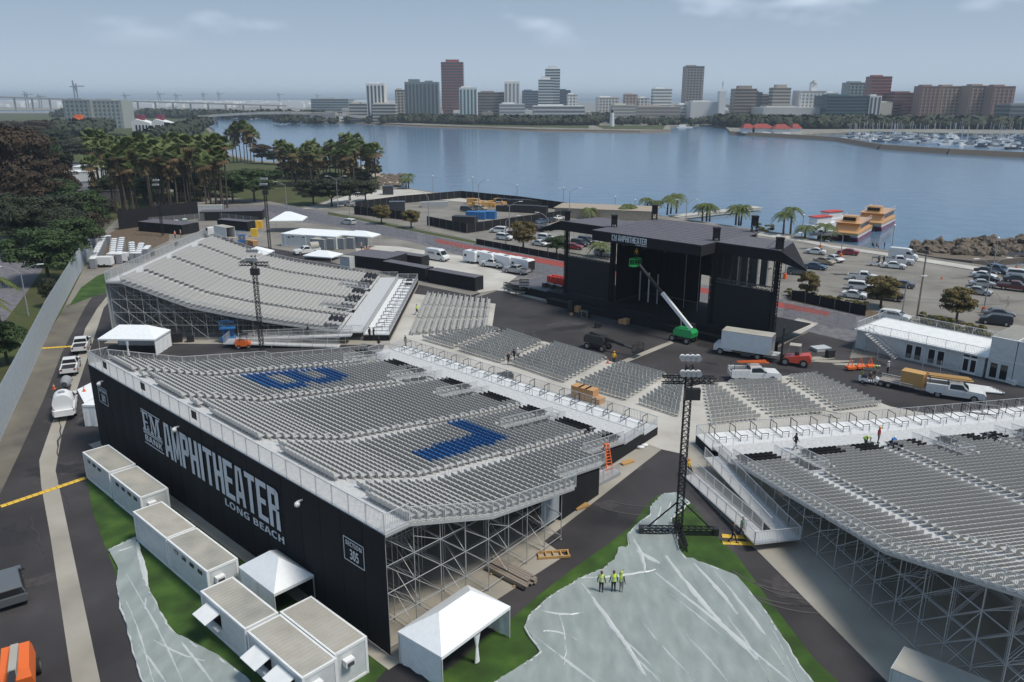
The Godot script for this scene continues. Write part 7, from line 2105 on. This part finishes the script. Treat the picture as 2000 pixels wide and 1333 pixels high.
# ---------- people: one continuous skin over a posed skeleton ----------
func person_mesh(pose: String, shirt: Color, trousers: Color, skin: Color, hair: Color, vest: int, helmet: int) -> ArrayMesh:
	# joints: x right, y up, z forward; the figure faces +Z
	var st := {"hip": Vector3(0, .95, 0), "chest": Vector3(0, 1.32, 0), "neck": Vector3(0, 1.5, 0), "head": Vector3(0, 1.66, .02)}
	var knee := [Vector3(.1, .5, .02), Vector3(-.1, .5, .02)]; var foot := [Vector3(.11, .07, -.02), Vector3(-.11, .07, -.02)]
	var elbow := [Vector3(.27, 1.14, -.03), Vector3(-.27, 1.14, -.03)]; var hand := [Vector3(.30, .88, .06), Vector3(-.30, .88, .06)]
	if pose == "walk":
		knee = [Vector3(.1, .52, .16), Vector3(-.1, .5, -.05)]; foot = [Vector3(.1, .08, .30), Vector3(-.1, .10, -.34)]
		elbow = [Vector3(.26, 1.14, -.13), Vector3(-.26, 1.14, .08)]; hand = [Vector3(.26, .92, -.08), Vector3(-.25, .95, .26)]
	elif pose == "raise":
		elbow[0] = Vector3(.27, 1.42, .18); hand[0] = Vector3(.16, 1.62, .34)
	elif pose == "bend":
		st.hip = Vector3(0, .88, -.12); st.chest = Vector3(0, 1.10, .18); st.neck = Vector3(0, 1.16, .38); st.head = Vector3(0, 1.16, .56)
		elbow = [Vector3(.25, .82, .32), Vector3(-.25, .82, .32)]; hand = [Vector3(.2, .56, .42), Vector3(-.2, .56, .42)]
	elif pose == "crouch":
		st.hip = Vector3(0, .42, -.1); st.chest = Vector3(0, .78, .04); st.neck = Vector3(0, .95, .08); st.head = Vector3(0, 1.1, .12)
		knee = [Vector3(.16, .5, .3), Vector3(-.16, .45, .28)]; foot = [Vector3(.14, .07, .1), Vector3(-.14, .07, -.05)]
		elbow = [Vector3(.28, .6, .2), Vector3(-.28, .6, .2)]; hand = [Vector3(.18, .4, .42), Vector3(-.18, .4, .42)]
	elif pose == "sit":
		st.hip = Vector3(0, .55, 0); st.chest = Vector3(0, .92, .02); st.neck = Vector3(0, 1.1, .03); st.head = Vector3(0, 1.26, .06)
		knee = [Vector3(.12, .56, .42), Vector3(-.12, .56, .42)]; foot = [Vector3(.12, .1, .46), Vector3(-.12, .1, .46)]
		elbow = [Vector3(.26, .78, .08), Vector3(-.26, .78, .08)]; hand = [Vector3(.2, .72, .34), Vector3(-.2, .72, .34)]
	var B := []   # a, b, radius a, radius b, colour
	var sh: Vector3 = st.chest.lerp(st.neck, .75)
	B.append([st.hip, st.chest, .145, .155, shirt]); B.append([st.chest, sh, .15, .11, shirt])
	B.append([st.hip + Vector3(.07, 0, 0), st.hip - Vector3(.07, 0, 0), .13, .13, trousers])
	B.append([sh, st.head, .055, .06, skin])
	B.append([st.head + Vector3(0, -.05, .01), st.head + Vector3(0, .06, 0), .08, .10, skin])
	var fw := Vector3(0, 0, .1) if pose != "bend" else Vector3(0, -.1, .03)
	B.append([st.head + fw * .9, st.head + fw * 1.15, .016, .02, skin])
	B.append([st.head + Vector3(0, .07, -.02), st.head + Vector3(0, .02, -.05), .098, .09, hair])
	for i in 2:
		var s := 1.0 if i == 0 else -1.0
		var j: Vector3 = sh + Vector3(.17 * s, -.02, 0)
		B.append([sh + Vector3(.08 * s, -.02, 0), j, .075, .07, shirt])
		B.append([j, elbow[i], .062, .048, shirt]); B.append([elbow[i], hand[i], .044, .03, skin if not vest else shirt])
		B.append([hand[i], hand[i] + (hand[i] - elbow[i]).normalized() * .07, .032, .036, skin])
		B.append([st.hip + Vector3(.09 * s, -.03, 0), knee[i], .095, .066, trousers]); B.append([knee[i], foot[i] + Vector3(0, .03, 0), .062, .042, trousers])
		B.append([foot[i] + Vector3(0, -.02, -.03), foot[i] + Vector3(0, -.03, .15), .05, .042, Color(.03, .03, .03)])
	var lo := Vector3(1e9, 1e9, 1e9); var hi := -lo
	for b in B:
		for k in 2:
			lo = lo.min(b[k] - Vector3.ONE * (b[k + 2] + .06)); hi = hi.max(b[k] + Vector3.ONE * (b[k + 2] + .06))
	var c := .032
	var nx := int((hi.x - lo.x) / c) + 2; var ny := int((hi.y - lo.y) / c) + 2; var nz := int((hi.z - lo.z) / c) + 2
	var fld := PackedFloat32Array(); fld.resize(nx * ny * nz); fld.fill(1.0)
	for b in B:   # smooth union, each bone only near itself
		var a: Vector3 = b[0]; var d: Vector3 = b[1] - a
		var l2 := maxf(d.length_squared(), 1e-6)
		var rm := maxf(b[2], b[3]) + .09
		var p0 := ((a.min(b[1]) - Vector3.ONE * rm - lo) / c).floor(); var p1 := ((a.max(b[1]) + Vector3.ONE * rm - lo) / c).ceil()
		for z in range(maxi(0, int(p0.z)), mini(nz, int(p1.z) + 1)):
			for y in range(maxi(0, int(p0.y)), mini(ny, int(p1.y) + 1)):
				for x in range(maxi(0, int(p0.x)), mini(nx, int(p1.x) + 1)):
					var p := lo + Vector3(x, y, z) * c
					var t := clampf((p - a).dot(d) / l2, 0.0, 1.0)
					var v := p.distance_to(a + d * t) - lerpf(b[2], b[3], t)
					var k := x + nx * (y + ny * z)
					var h := clampf(.5 + .5 * (fld[k] - v) / .03, 0.0, 1.0)
					fld[k] = lerpf(fld[k], v, h) - .03 * h * (1.0 - h)
	var id := {}
	var vs := PackedVector3Array(); var ns := PackedVector3Array(); var cs := PackedColorArray()
	var off := [0, 1, nx, nx + 1, nx * ny, nx * ny + 1, nx * ny + nx, nx * ny + nx + 1]
	for z in nz - 1:
		for y in ny - 1:
			for x in nx - 1:
				var k := x + nx * (y + ny * z)
				var m := 0
				for i in 8:
					if fld[k + off[i]] < 0.0: m |= 1 << i
				if m == 0 or m == 255: continue
				var s := Vector3.ZERO; var cnt := 0
				for e in [[0, 1], [2, 3], [4, 5], [6, 7], [0, 2], [1, 3], [4, 6], [5, 7], [0, 4], [1, 5], [2, 6], [3, 7]]:
					var f0 := fld[k + off[e[0]]]; var f1 := fld[k + off[e[1]]]
					if (f0 < 0.0) != (f1 < 0.0):
						var t := f0 / (f0 - f1)
						var q0 := Vector3(e[0] & 1, (e[0] >> 1) & 1, e[0] >> 2); var q1 := Vector3(e[1] & 1, (e[1] >> 1) & 1, e[1] >> 2)
						s += q0.lerp(q1, t); cnt += 1
				var p := lo + (Vector3(x, y, z) + s / cnt) * c
				id[k] = vs.size()
				vs.append(p)
				ns.append(Vector3(fld[k + 1] - fld[k], fld[k + nx] - fld[k], fld[k + nx * ny] - fld[k]).normalized())
				var best := 1e9; var col := shirt
				for b in B:
					var d: Vector3 = b[1] - b[0]
					var t := clampf((p - b[0]).dot(d) / maxf(d.length_squared(), 1e-6), 0.0, 1.0)
					var v: float = p.distance_to(b[0] + d * t) - lerpf(b[2], b[3], t)
					if v < best: best = v; col = b[4]
				if vest > 0 and col == shirt and (p - st.hip).dot((st.neck - st.hip).normalized()) > 0.02 and absf(p.x) < .2:
					col = Color(.55, .75, .05) if vest == 1 else Color(.85, .22, .03)
					var u: float = (p - st.hip).dot((st.neck - st.hip).normalized())
					if absf(u - .16) < .03 or absf(absf(p.x) - .1) < .022: col = Color(.6, .62, .6)
				cs.append(col)
	var tri := PackedInt32Array()
	for z in range(1, nz - 1):
		for y in range(1, ny - 1):
			for x in range(1, nx - 1):
				var k := x + nx * (y + ny * z)
				for ax in 3:
					var o: int = [1, nx, nx * ny][ax]
					if (fld[k] < 0.0) != (fld[k + o] < 0.0):
						var u: int = [nx, nx * ny, 1][ax]; var w: int = [nx * ny, 1, nx][ax]
						var q := [k, k - u, k - u - w, k - w]
						if not (id.has(q[0]) and id.has(q[1]) and id.has(q[2]) and id.has(q[3])): continue
						var r := [id[q[0]], id[q[1]], id[q[2]], id[q[3]]]
						if fld[k] < 0.0: tri.append_array([r[0], r[1], r[2], r[0], r[2], r[3]])
						else: tri.append_array([r[0], r[2], r[1], r[0], r[3], r[2]])
	var v2 := PackedVector3Array(); var n2 := PackedVector3Array(); var c2 := PackedColorArray()
	for i in range(0, tri.size(), 3):
		var a := tri[i]; var b := tri[i + 1]; var d := tri[i + 2]
		if (vs[d] - vs[a]).cross(vs[b] - vs[a]).dot(ns[a] + ns[b] + ns[d]) < 0.0:
			var s := b; b = d; d = s
		for k in [a, b, d]: v2.append(vs[k]); n2.append(ns[k]); c2.append(cs[k])
	var extra := MB.new()   # fingers and thumb of each hand
	for i in 2:
		var dir: Vector3 = (hand[i] - elbow[i]).normalized()
		var side := dir.cross(Vector3(0, 0, 1)).normalized()
		var palm: Vector3 = hand[i] + dir * .07
		for f in 4:
			var q: Vector3 = palm + side * (-.027 + f * .018)
			var mid := q + dir * (.045 + .006 * (f % 3)) 
			extra.tube(q, mid, .010, .009, 5, false); extra.tube(mid, mid + dir * .02 + Vector3(0, 0, .02), .009, .006, 5)
		extra.tube(hand[i] + side * .03, hand[i] + side * .055 + dir * .05, .011, .008, 5)
	for i in extra.v.size(): v2.append(extra.v[i]); n2.append(extra.n[i]); c2.append(skin)
	if helmet:
		var hm := MB.new(); hm.ball(st.head + Vector3(0, .06, 0), Vector3(.125, .12, .14), 10, 6); hm.tube(st.head + Vector3(0, .05, 0), st.head + Vector3(0, .065, 0), .155, .15, 12)
		for i in hm.v.size(): v2.append(hm.v[i]); n2.append(hm.n[i]); c2.append(Color(.75, .76, .74) if helmet == 1 else Color(.8, .3, .03))
	var arr := []; arr.resize(Mesh.ARRAY_MAX)
	arr[Mesh.ARRAY_VERTEX] = v2; arr[Mesh.ARRAY_NORMAL] = n2; arr[Mesh.ARRAY_COLOR] = c2
	var mesh := ArrayMesh.new(); mesh.add_surface_from_arrays(Mesh.PRIMITIVE_TRIANGLES, arr)
	return mesh

func make_people() -> void:
	var m := mat("figure", Color.WHITE, .85)
	m.vertex_color_use_as_albedo = true
	var sk := Color(.42, .25, .17); var dk := Color(.02, .02, .025); var nv := Color(.02, .03, .06); var wh := Color(.6, .6, .6)
	var P := {
		"walker_dark": person_mesh("walk", dk, nv, sk, dk, 0, 0), "stand_dark": person_mesh("stand", dk, dk, sk, dk, 0, 0),
		"vest_stand": person_mesh("stand", dk, dk, sk, Color(.12, .05, .02), 1, 0), "vest_point": person_mesh("raise", dk, Color(.3, .3, .28), sk, dk, 1, 0),
		"orange": person_mesh("stand", Color(.8, .25, .03), nv, sk, dk, 2, 1), "orange_crouch": person_mesh("crouch", Color(.8, .25, .03), nv, sk, dk, 2, 1),
		"yellow": person_mesh("stand", Color(.75, .45, .03), dk, sk, dk, 0, 2), "lime": person_mesh("walk", Color(.5, .8, .05), dk, sk, dk, 0, 0),
		"bend": person_mesh("bend", dk, dk, sk, dk, 1, 1), "bend_blue": person_mesh("bend", Color(.02, .15, .45), nv, sk, dk, 0, 1),
		"red": person_mesh("stand", Color(.35, .03, .03), dk, sk, dk, 0, 2), "green": person_mesh("walk", Color(.18, .26, .2), nv, sk, dk, 0, 0), "white": person_mesh("stand", wh, nv, sk, dk, 0, 1), "sit": person_mesh("sit", dk, dk, sk, dk, 0, 0)}
	for q in [["vest_stand", 1174, 1158, 0.05, 2.9, "person with long red hair in a lime vest standing on the plastic sheet"], ["vest_stand", 1198, 1157, .05, 3.2, "person in lime vest and black trousers standing in the middle of three"], ["vest_point", 1213, 1158, .05, 2.4, "person in lime vest raising one arm on the plastic sheet"],
		["walker_dark", 1431, 1060, .1, 1.0, "person in dark clothes striding over the yellow ramps"], ["green", 1449, 1048, .1, .3, "person in a green shirt beside the yellow ramps"], ["yellow", 1344, 929, .05, .8, "person in yellow jacket and red helmet behind the mast"],
		["walker_dark", 1553, 879, 1.42, 1.8, "person in dark clothes striding along the front walkway"], ["bend", 1690, 872, 1.45, .5, "person in lime vest bending over the black seats"], ["red", 1715, 866, 1.45, 1.2, "person in red with yellow hood standing by black seats"], ["bend_blue", 1743, 880, 1.6, 2.5, "person in blue jacket bending over a seat row"],
		["stand_dark", 993, 713, .04, .6, "person in black top and blue jeans on the floor pad"], ["walker_dark", 1004, 706, .04, 2.5, "person in black walking with two others on the floor pad"], ["white", 1011, 704, .04, 2.8, "person in pale shirt, right of the trio on the floor pad"],
		["yellow", 1199, 711, .04, 2.8, "person in orange jacket standing by the traffic cone"], ["lime", 814, 615, .04, 1.4, "person in lime jacket walking by the far floor seats"], ["stand_dark", 792, 678, .1, 1.0, "person in dark red standing at the end of the boxes"],
		["stand_dark", 722, 662, 1.05, 1.0, "person in black standing in the far box row"], ["stand_dark", 730, 663, 1.05, 2.0, "second person in black standing in the far box row"], ["stand_dark", 740, 680, .1, 3.0, "person in dark clothes at the foot of the far boxes"], ["stand_dark", 602, 657, .9, 2.0, "person in black on the far ramp"],
		["sit", 377, 517, 6.2, 1.5, "person in dark clothes sitting among the silver seats"], ["sit", 401, 521, 6.0, 1.5, "second person in black sitting among the silver seats"],
		["orange", 342, 465, .1, 1.0, "worker in orange vest near the green toilets"], ["orange", 353, 463, .1, 2.0, "second worker in orange vest near the green toilets"], ["orange", 706, 489, .1, 2.2, "worker in orange standing under the long canopy"], ["orange_crouch", 713, 491, .1, .4, "worker in orange crouching by the long canopy"], ["orange_crouch", 718, 490, .1, 1.4, "second worker in orange crouching by the long canopy"],
		["vest_stand", 1683, 745, .3, 1.0, "person in lime vest riding on the back of the golf cart"], ["sit", 1698, 747, .45, .2, "driver in dark clothes seated in the golf cart"], ["white", 1733, 731, .04, 1.6, "worker in white standing beside the flat trailer"], ["bend", 1708, 730, .04, .6, "worker in lime vest bending near the red frames"],
		["vest_stand", 14, 810, .04, .5, "person in lime vest standing against the pale metal fence"], ["stand_dark", 1716, 514, .04, 0.0, "person in dark clothes beside the far golf cart"], ["stand_dark", 1726, 515, .04, 2.0, "second person beside the far golf cart"], ["stand_dark", 1727, 487, .04, 1.0, "person in black standing on the quay"], ["sit", 1712, 485, .04, 1.0, "person seated by bicycles on the quay"], ["sit", 1704, 484, .04, 2.0, "second person seated by bicycles on the quay"], ["yellow", 1243, 506, 9.5, 0.0, "worker with helmet in the raised green basket"]]:
		var p := g(q[1], q[2], q[3])
		var o := put_mesh(P[q[0]], numbered("person"), "figure", self)
		o.position = p
		o.rotation.y = q[4]
		tag(o, q[5], "person")

# ---------- trees ----------
func fan_crown(seedn: int) -> Array:   # fan palm: live crown, dead skirt (unit: metres)
	var r := RandomNumberGenerator.new(); r.seed = seedn
	var live := MB.new(); var dead := MB.new()
	for i in 42:
		var az := r.randf() * TAU
		var el := r.randf_range(-.55, 1.3)
		var is_dead := el < -.25
		var dir := Vector3(cos(az) * cos(el), sin(el), sin(az) * cos(el))
		var stalk := dir * r.randf_range(.6, 1.0)
		var b := dead if is_dead else live
		var side := dir.cross(Vector3.UP).normalized()
		var upv := side.cross(dir).normalized()
		var L := r.randf_range(.85, 1.25)
		b.beam(Vector3.ZERO, stalk, .05)
		for k in 11:
			var a := -1.25 + 2.5 * k / 10.0
			var tip := stalk + (dir * cos(a) + side * sin(a)) * L - Vector3(0, .35 * L * absf(sin(a)) + .15, 0)
			var mid := stalk + (dir * cos(a) + side * sin(a)) * L * .55
			var w := (side * cos(a) - dir * sin(a)) * .085
			b.tri(stalk, mid - w, mid + w, upv); b.tri(mid - w, mid + w, tip, upv)
	for i in 26:
		var az := r.randf() * TAU
		var d := Vector3(cos(az), 0, sin(az))
		var y := -r.randf_range(.4, 2.4)
		dead.tri(d * .22 + Vector3(0, y, 0), d * .75 + Vector3(0, y - .9, 0) + d.cross(Vector3.UP) * .25, d * .65 + Vector3(0, y - 1.0, 0) - d.cross(Vector3.UP) * .25, d)
	return [live.mesh(), dead.mesh()]

func feather_crown(seedn: int) -> ArrayMesh:
	var r := RandomNumberGenerator.new(); r.seed = seedn
	var b := MB.new()
	for i in 20:
		var az := TAU * i / 20.0 + r.randf() * .3
		var el := r.randf_range(.0, 1.1)
		var d := Vector3(cos(az), 0, sin(az)); var s := d.cross(Vector3.UP)
		var last := Vector3.ZERO
		for k in 9:
			var t := (k + 1) / 9.0
			var p := d * 2.7 * t * cos(el * .6) + Vector3(0, sin(el) * 2.0 * t - 2.1 * t * t, 0)
			b.beam(last, p, .04)
			for q in [-1.0, 1.0]:
				var tip: Vector3 = p + s * q * .65 * (1.15 - t * .7) - Vector3(0, .35, 0) + d * .2
				b.tri(last.lerp(p, .1), p, tip, Vector3.UP)
				b.tri(last.lerp(p, .5), p, tip + d * .22, Vector3.UP)
			last = p
	return b.mesh()

func palm(kind: String, px: float, py: float, top: float, label: String, group: String, k := 1.0) -> void:
	var base := g(px, py)
	var h: float = maxf(at_d(px, top, -base.z).y, 3.0)
	var n := thing("palm_tree", label, "palm tree", base, rng.randf() * TAU, group)
	var lean := Vector3(rng.randf_range(-.04, .04), 0, rng.randf_range(-.04, .04)) * h
	var key := "trunk"
	if not cache.has(key):
		var t := MB.new()
		for i in 6: t.tube(Vector3(0, i / 6.0, 0), Vector3(0, (i + 1) / 6.0, 0), .30 - .022 * i, .30 - .022 * (i + 1), 7, false)
		cache[key] = t.mesh()
	var tk := put_mesh(cache[key], "trunk", "bark", n)
	var up := (Vector3(0, h, 0) + lean).normalized()
	var x := up.cross(Vector3(0, 0, 1)).normalized()
	tk.basis = Basis(x, up * h, x.cross(up))
	var ci := rng.randi() % 3
	if kind == "fan":
		if not cache.has("fan"): cache.fan = [fan_crown(1), fan_crown(2), fan_crown(3)]
		for j in 2:
			var o := put_mesh(cache.fan[ci][j], "crown" if j == 0 else "dead_skirt", "palm_leaf" if j == 0 else "palm_dead", n)
			o.position = Vector3(0, h, 0) + lean
			o.scale = Vector3.ONE * k * 1.6
	else:
		if not cache.has("feather"): cache.feather = [feather_crown(4), feather_crown(5), feather_crown(6)]
		var o := put_mesh(cache.feather[ci], "crown", "palm_leaf", n)
		o.position = Vector3(0, h, 0) + lean
		o.scale = Vector3.ONE * k

func crown_mesh(seedn: int, lobes: int, cards: int, leaf: float) -> ArrayMesh:   # unit crown: lobes of small leaf faces
	var key := "crown %d %d" % [seedn, lobes]
	if cache.has(key): return cache[key]
	var r := RandomNumberGenerator.new(); r.seed = seedn
	var b := MB.new()
	for l in lobes:
		var az := r.randf() * TAU
		var cy := r.randf_range(-.62, .72)
		var rad := sqrt(r.randf()) * .78 * sqrt(maxf(.1, 1.0 - cy * cy))
		var c := Vector3(cos(az) * rad, cy, sin(az) * rad)
		var s := r.randf_range(.24, .40)
		for i in cards:
			var d := Vector3(r.randfn(), r.randfn(), r.randfn()).normalized()
			if d.y < -.5: d.y *= -.5
			var p := c + d * s * Vector3(1, .7, 1) * pow(r.randf(), .33)
			var x := Vector3(r.randfn(), r.randfn() * .5, r.randfn()).normalized()
			var y := x.cross(d).normalized()
			var q := leaf * r.randf_range(.6, 1.4)
			var nn := (d + Vector3(0, .3, 0) + x * .3).normalized()
			b.smooth_tri(p - x * q * .6, p + x * q * .6, p + y * q * 1.5, nn, nn, nn)
			b.smooth_tri(p - x * q * .5, p + x * q * .5, p - y * q * 1.0, nn, nn, nn)
	cache[key] = b.mesh()
	return cache[key]

func tree(px: float, py: float, top: float, width: float, m: String, label: String, group := "", seedn := 1, leaf := .05) -> void:
	var base := g(px, py)
	var h: float = maxf(at_d(px, top, -base.z).y, 2.5)
	var w: float = width / F * -base.z * 1.05
	var n := thing("tree", label, "tree", base, rng.randf() * TAU, group)
	var fork := h * .3
	var tk := MB.new()
	tk.tube(Vector3(0, -.1, 0), Vector3(0, fork, 0), h * .03 + .06, h * .022 + .04, 8)
	put(tk, "trunk", "bark", n)
	for i in 5:
		var a := TAU * i / 5.0 + rng.randf()
		var l := MB.new()
		var mid := Vector3(cos(a) * w * .16, fork + h * .14, sin(a) * w * .16)
		l.tube(Vector3(0, fork * .92, 0), mid, h * .014 + .04, h * .010 + .02, 6, false)
		l.tube(mid, Vector3(cos(a) * w * .33, fork + h * .34, sin(a) * w * .33), h * .010 + .02, .02, 5)
		put(l, "limb", "bark", n)
	var o := put_mesh(crown_mesh(seedn, 44, 260, leaf), "crown", m, n)
	var ch := h - fork * .9
	o.position = Vector3(0, fork * .9 + ch * .44, 0)
	o.scale = Vector3(w * .5, ch * .54, w * .5)

func hedge(label: String, a: Vector3, c: Vector3, w: float, h: float) -> void:
	var n := thing("hedge", label, "hedge", a, yaw_of(a, c))
	var L := a.distance_to(c)
	var k := int(L / 1.6)
	for i in k:
		var o := put_mesh(crown_mesh(20 + i % 3, 12, 120, .09), "foliage", "hedge", n)
		o.position = Vector3((i + .5) * L / k, h * .5, 0)
		o.scale = Vector3(1.5, h * .75, w * .7)

func make_trees() -> void:
	for i in 46:
		var x := lerpf(186, 446, (i + rng.randf() * .8) / 46.0)
		var by := rng.randf_range(384, 418)
		palm("fan", x, by, by - rng.randf_range(92, 128), "tall fan palm with brown skirt in the grove behind the black wall", "palm grove behind the black wall", rng.randf_range(1.1, 1.5))
	for i in 22:
		var x := rng.randf_range(190, 440)
		palm("fan", x, rng.randf_range(352, 380), rng.randf_range(276, 300), "fan palm deeper in the grove behind the black wall", "palm grove, back rows", rng.randf_range(1.1, 1.5))
	for q in [[456, 317, 262], [463, 318, 256], [471, 318, 250], [478, 319, 248], [484, 318, 252], [490, 318, 258], [496, 316, 264]]:
		palm("fan", q[0], q[1], q[2], "tall fan palm in the cluster on the channel bank", "palms on the channel bank", 1.6)
	for i in 34:
		var x := rng.randf_range(538, 722)
		palm("fan", x, rng.randf_range(344, 366), rng.randf_range(284, 306), "fan palm in the waterside park grove", "palms in the park grove", rng.randf_range(1.0, 1.4))
	for q in [[678, 352, 272], [697, 350, 276], [733, 362, 295], [722, 358, 297], [677, 364, 300]]: palm("fan", q[0], q[1], q[2], "tallest fan palms at the tip of the park grove", "tall palms at the point", 1.5)
	for q in [[798, 368, 341], [793, 369, 349], [1152, 428, 411], [1222, 428, 406], [1228, 426, 401], [1264, 412, 389], [1278, 412, 394], [1310, 418, 384], [1321, 417, 381], [1303, 420, 391], [1372, 432, 402], [1380, 433, 400], [1386, 433, 404], [1437, 440, 404], [1447, 441, 403], [1443, 441, 409], [1530, 458, 418], [1544, 458, 408], [1173, 502, 480], [1610, 470, 440], [1572, 466, 445]]:
		palm("feather", q[0], q[1], q[2], "feathery palm on the waterside behind the stage", "feather palms along the quay", 1.25)
	palm("feather", 2, 650, 545, "feathery palm at the left road's edge", "palm by the left road", 1.3)
	palm("feather", -12, 720, 590, "second feathery palm at the left road's edge", "palm by the left road", 1.3)
	var park := "broadleaf trees in the park"
	for q in [[497, 394, 326, 84, "leaf_green", "spreading bright green tree on the park lawn", 1], [455, 398, 330, 60, "leaf_green", "green tree beside the spreading one on the lawn", 2], [612, 400, 347, 72, "leaf_dark", "dark rounded tree, first of the row by the park road", 3], [648, 404, 345, 76, "leaf_dark", "dark rounded tree, second of the row by the park road", 1], [684, 398, 347, 66, "leaf_dark", "dark rounded tree, third of the row by the park road", 2], [714, 393, 350, 54, "leaf_dark", "dark rounded tree at the end of the park row", 3], [512, 320, 280, 46, "leaf_brown", "dark brown tree at the channel mouth", 2], [535, 322, 292, 30, "leaf_dark", "low dark tree beside the brown one", 1], [395, 380, 330, 70, "leaf_green", "green tree between the palm trunks", 3], [330, 372, 318, 80, "leaf_dark", "dark tree behind the palm grove", 1], [270, 368, 310, 80, "leaf_green", "green tree behind the palm grove's left edge", 2],
		[45, 400, 238, 165, "leaf_brown", "huge brown green tree at the left", 1], [-10, 440, 220, 170, "leaf_brown", "huge dark tree cut by the picture edge", 2], [95, 402, 300, 90, "leaf_brown", "loose brown tree with bare branches beside the huge one", 3], [165, 462, 366, 110, "leaf_green", "broad green tree above the pale fence's far end", 1], [105, 475, 378, 140, "leaf_dark", "broad dark green tree in the roadside belt", 2], [40, 490, 372, 130, "leaf_dark", "dense dark tree over the left road", 3], [150, 520, 420, 110, "leaf_green", "green domed tree beside the pale fence", 3], [95, 552, 440, 150, "leaf_green", "large green domed tree above the street lamp", 1], [190, 440, 385, 70, "leaf_dark", "dark tree by the palm grove's foot", 2], [14, 712, 622, 92, "leaf_green", "glossy green tree leaning over the pale fence", 2], [100, 600, 540, 40, "leaf_dark", "small shrub tree under the street lamp", 1], [215, 330, 290, 60, "leaf_green", "bright green tree near the grey car park", 2], [140, 320, 270, 70, "leaf_dark", "dark conical tree by the sloped hotels", 1], [180, 318, 272, 50, "leaf_green", "green tree by the low cream house", 3], [225, 308, 258, 70, "leaf_dark", "dark tree before the sloped hotel", 1], [110, 300, 250, 70, "leaf_dark", "dark tree on the hotel grounds", 2], [60, 280, 232, 110, "leaf_brown", "brown wooded clump far left", 3], [330, 300, 262, 50, "leaf_dark", "tree by the small marina on the left bank", 1], [385, 308, 275, 50, "leaf_dark", "dark tree by the channel", 2]]:
		tree(q[0], q[1], q[2], q[3], q[4], q[5], park, q[6], .042)
	var belt := "trees of the roadside belt"
	for q in [[20, 468, 372, 120], [72, 498, 395, 120], [132, 500, 405, 100], [176, 488, 410, 80], [62, 432, 330, 120], [150, 446, 372, 90], [118, 424, 345, 90], [8, 420, 300, 140], [84, 384, 270, 120], [128, 392, 330, 70], [10, 372, 250, 140], [200, 430, 385, 60], [35, 345, 246, 110], [85, 345, 262, 90]]:
		tree(q[0], q[1], q[2], q[3], ["leaf_dark", "leaf_green", "leaf_brown"][int(q[0]) % 3], "dense tree standing in the roadside belt left of the pale fence", belt, 1 + int(q[0]) % 3, .042)
	for i in 30:
		var left := i < 17
		var x := lerpf(195, 470, (i + rng.randf() * .7) / 17.0) if left else lerpf(530, 735, (i - 17 + rng.randf() * .7) / 13.0)
		var by := rng.randf_range(372, 402) if left else rng.randf_range(340, 366)
		tree(x, by, by - rng.randf_range(34, 56) * (1.0 if left else .7), rng.randf_range(40, 66) * (1.0 if left else .75), ["leaf_dark", "leaf_green", "leaf_dark", "leaf_brown"][i % 4], "leafy understorey tree among the palm trunks behind the black wall" if left else "leafy understorey tree among the waterside park palms", "understorey by the black wall" if left else "understorey of the park grove", 1 + i % 3, .042)
	for q in [[1022, 489, 430, 54, "leaf_olive", "brownish twiggy tree in the car lot", 4], [1087, 498, 457, 44, "leaf_green", "bushy green tree in the car lot", 5], [745, 438, 399, 40, "leaf_olive", "olive tree before the black screened fence", 4], [803, 446, 406, 36, "leaf_olive", "second olive tree before the screened fence", 5], [1575, 586, 529, 44, "leaf_olive", "small olive tree at the hedge near the stage", 4], [1720, 601, 533, 70, "leaf_olive", "round olive tree over the black pickup", 5], [1868, 628, 560, 74, "leaf_olive", "forked olive tree above the long hedge", 4]]:
		tree(q[0], q[1], q[2], q[3], q[4], q[5], "trees in the car lot", q[6], .05)
	hedge("low clipped hedge between lot and red lane", g(1538, 578), g(1690, 606), 1.6, 1.3)
	hedge("clipped hedge under the forked olive tree", g(1797, 628), g(1935, 662), 1.8, 1.5)
	hedge("dark hedge beside the boat landing", g(1600, 466), g(1622, 472), 2.5, 2.0)
	hedge("round bushes at the restaurant sign", g(1478, 450), g(1510, 453), 2.5, 1.8)
	# low houses and sheds under the left trees
	for q in [[205, 345, 24, 5.0, "low cream house among the left trees"], [150, 352, 16, 4.0, "small pale house behind the car park"], [170, 392, 26, 4.0, "dark roofed shelter at the edge of the car park"], [300, 372, 22, 5, "white shed behind the palm trunks"]]:
		crate(q[4], g(q[0], q[1]), Vector3(q[2], q[3], 12), .15, "white_wall" if q[0] != 170 else "stage_roof", "low_house", "house")
	layer("car_park", "road", .04, [[105, 385], [120, 350], [175, 352], [185, 385], [140, 400]])
	layer("upper_car_park", "road", .04, [[95, 330], [110, 312], [165, 318], [165, 338]])
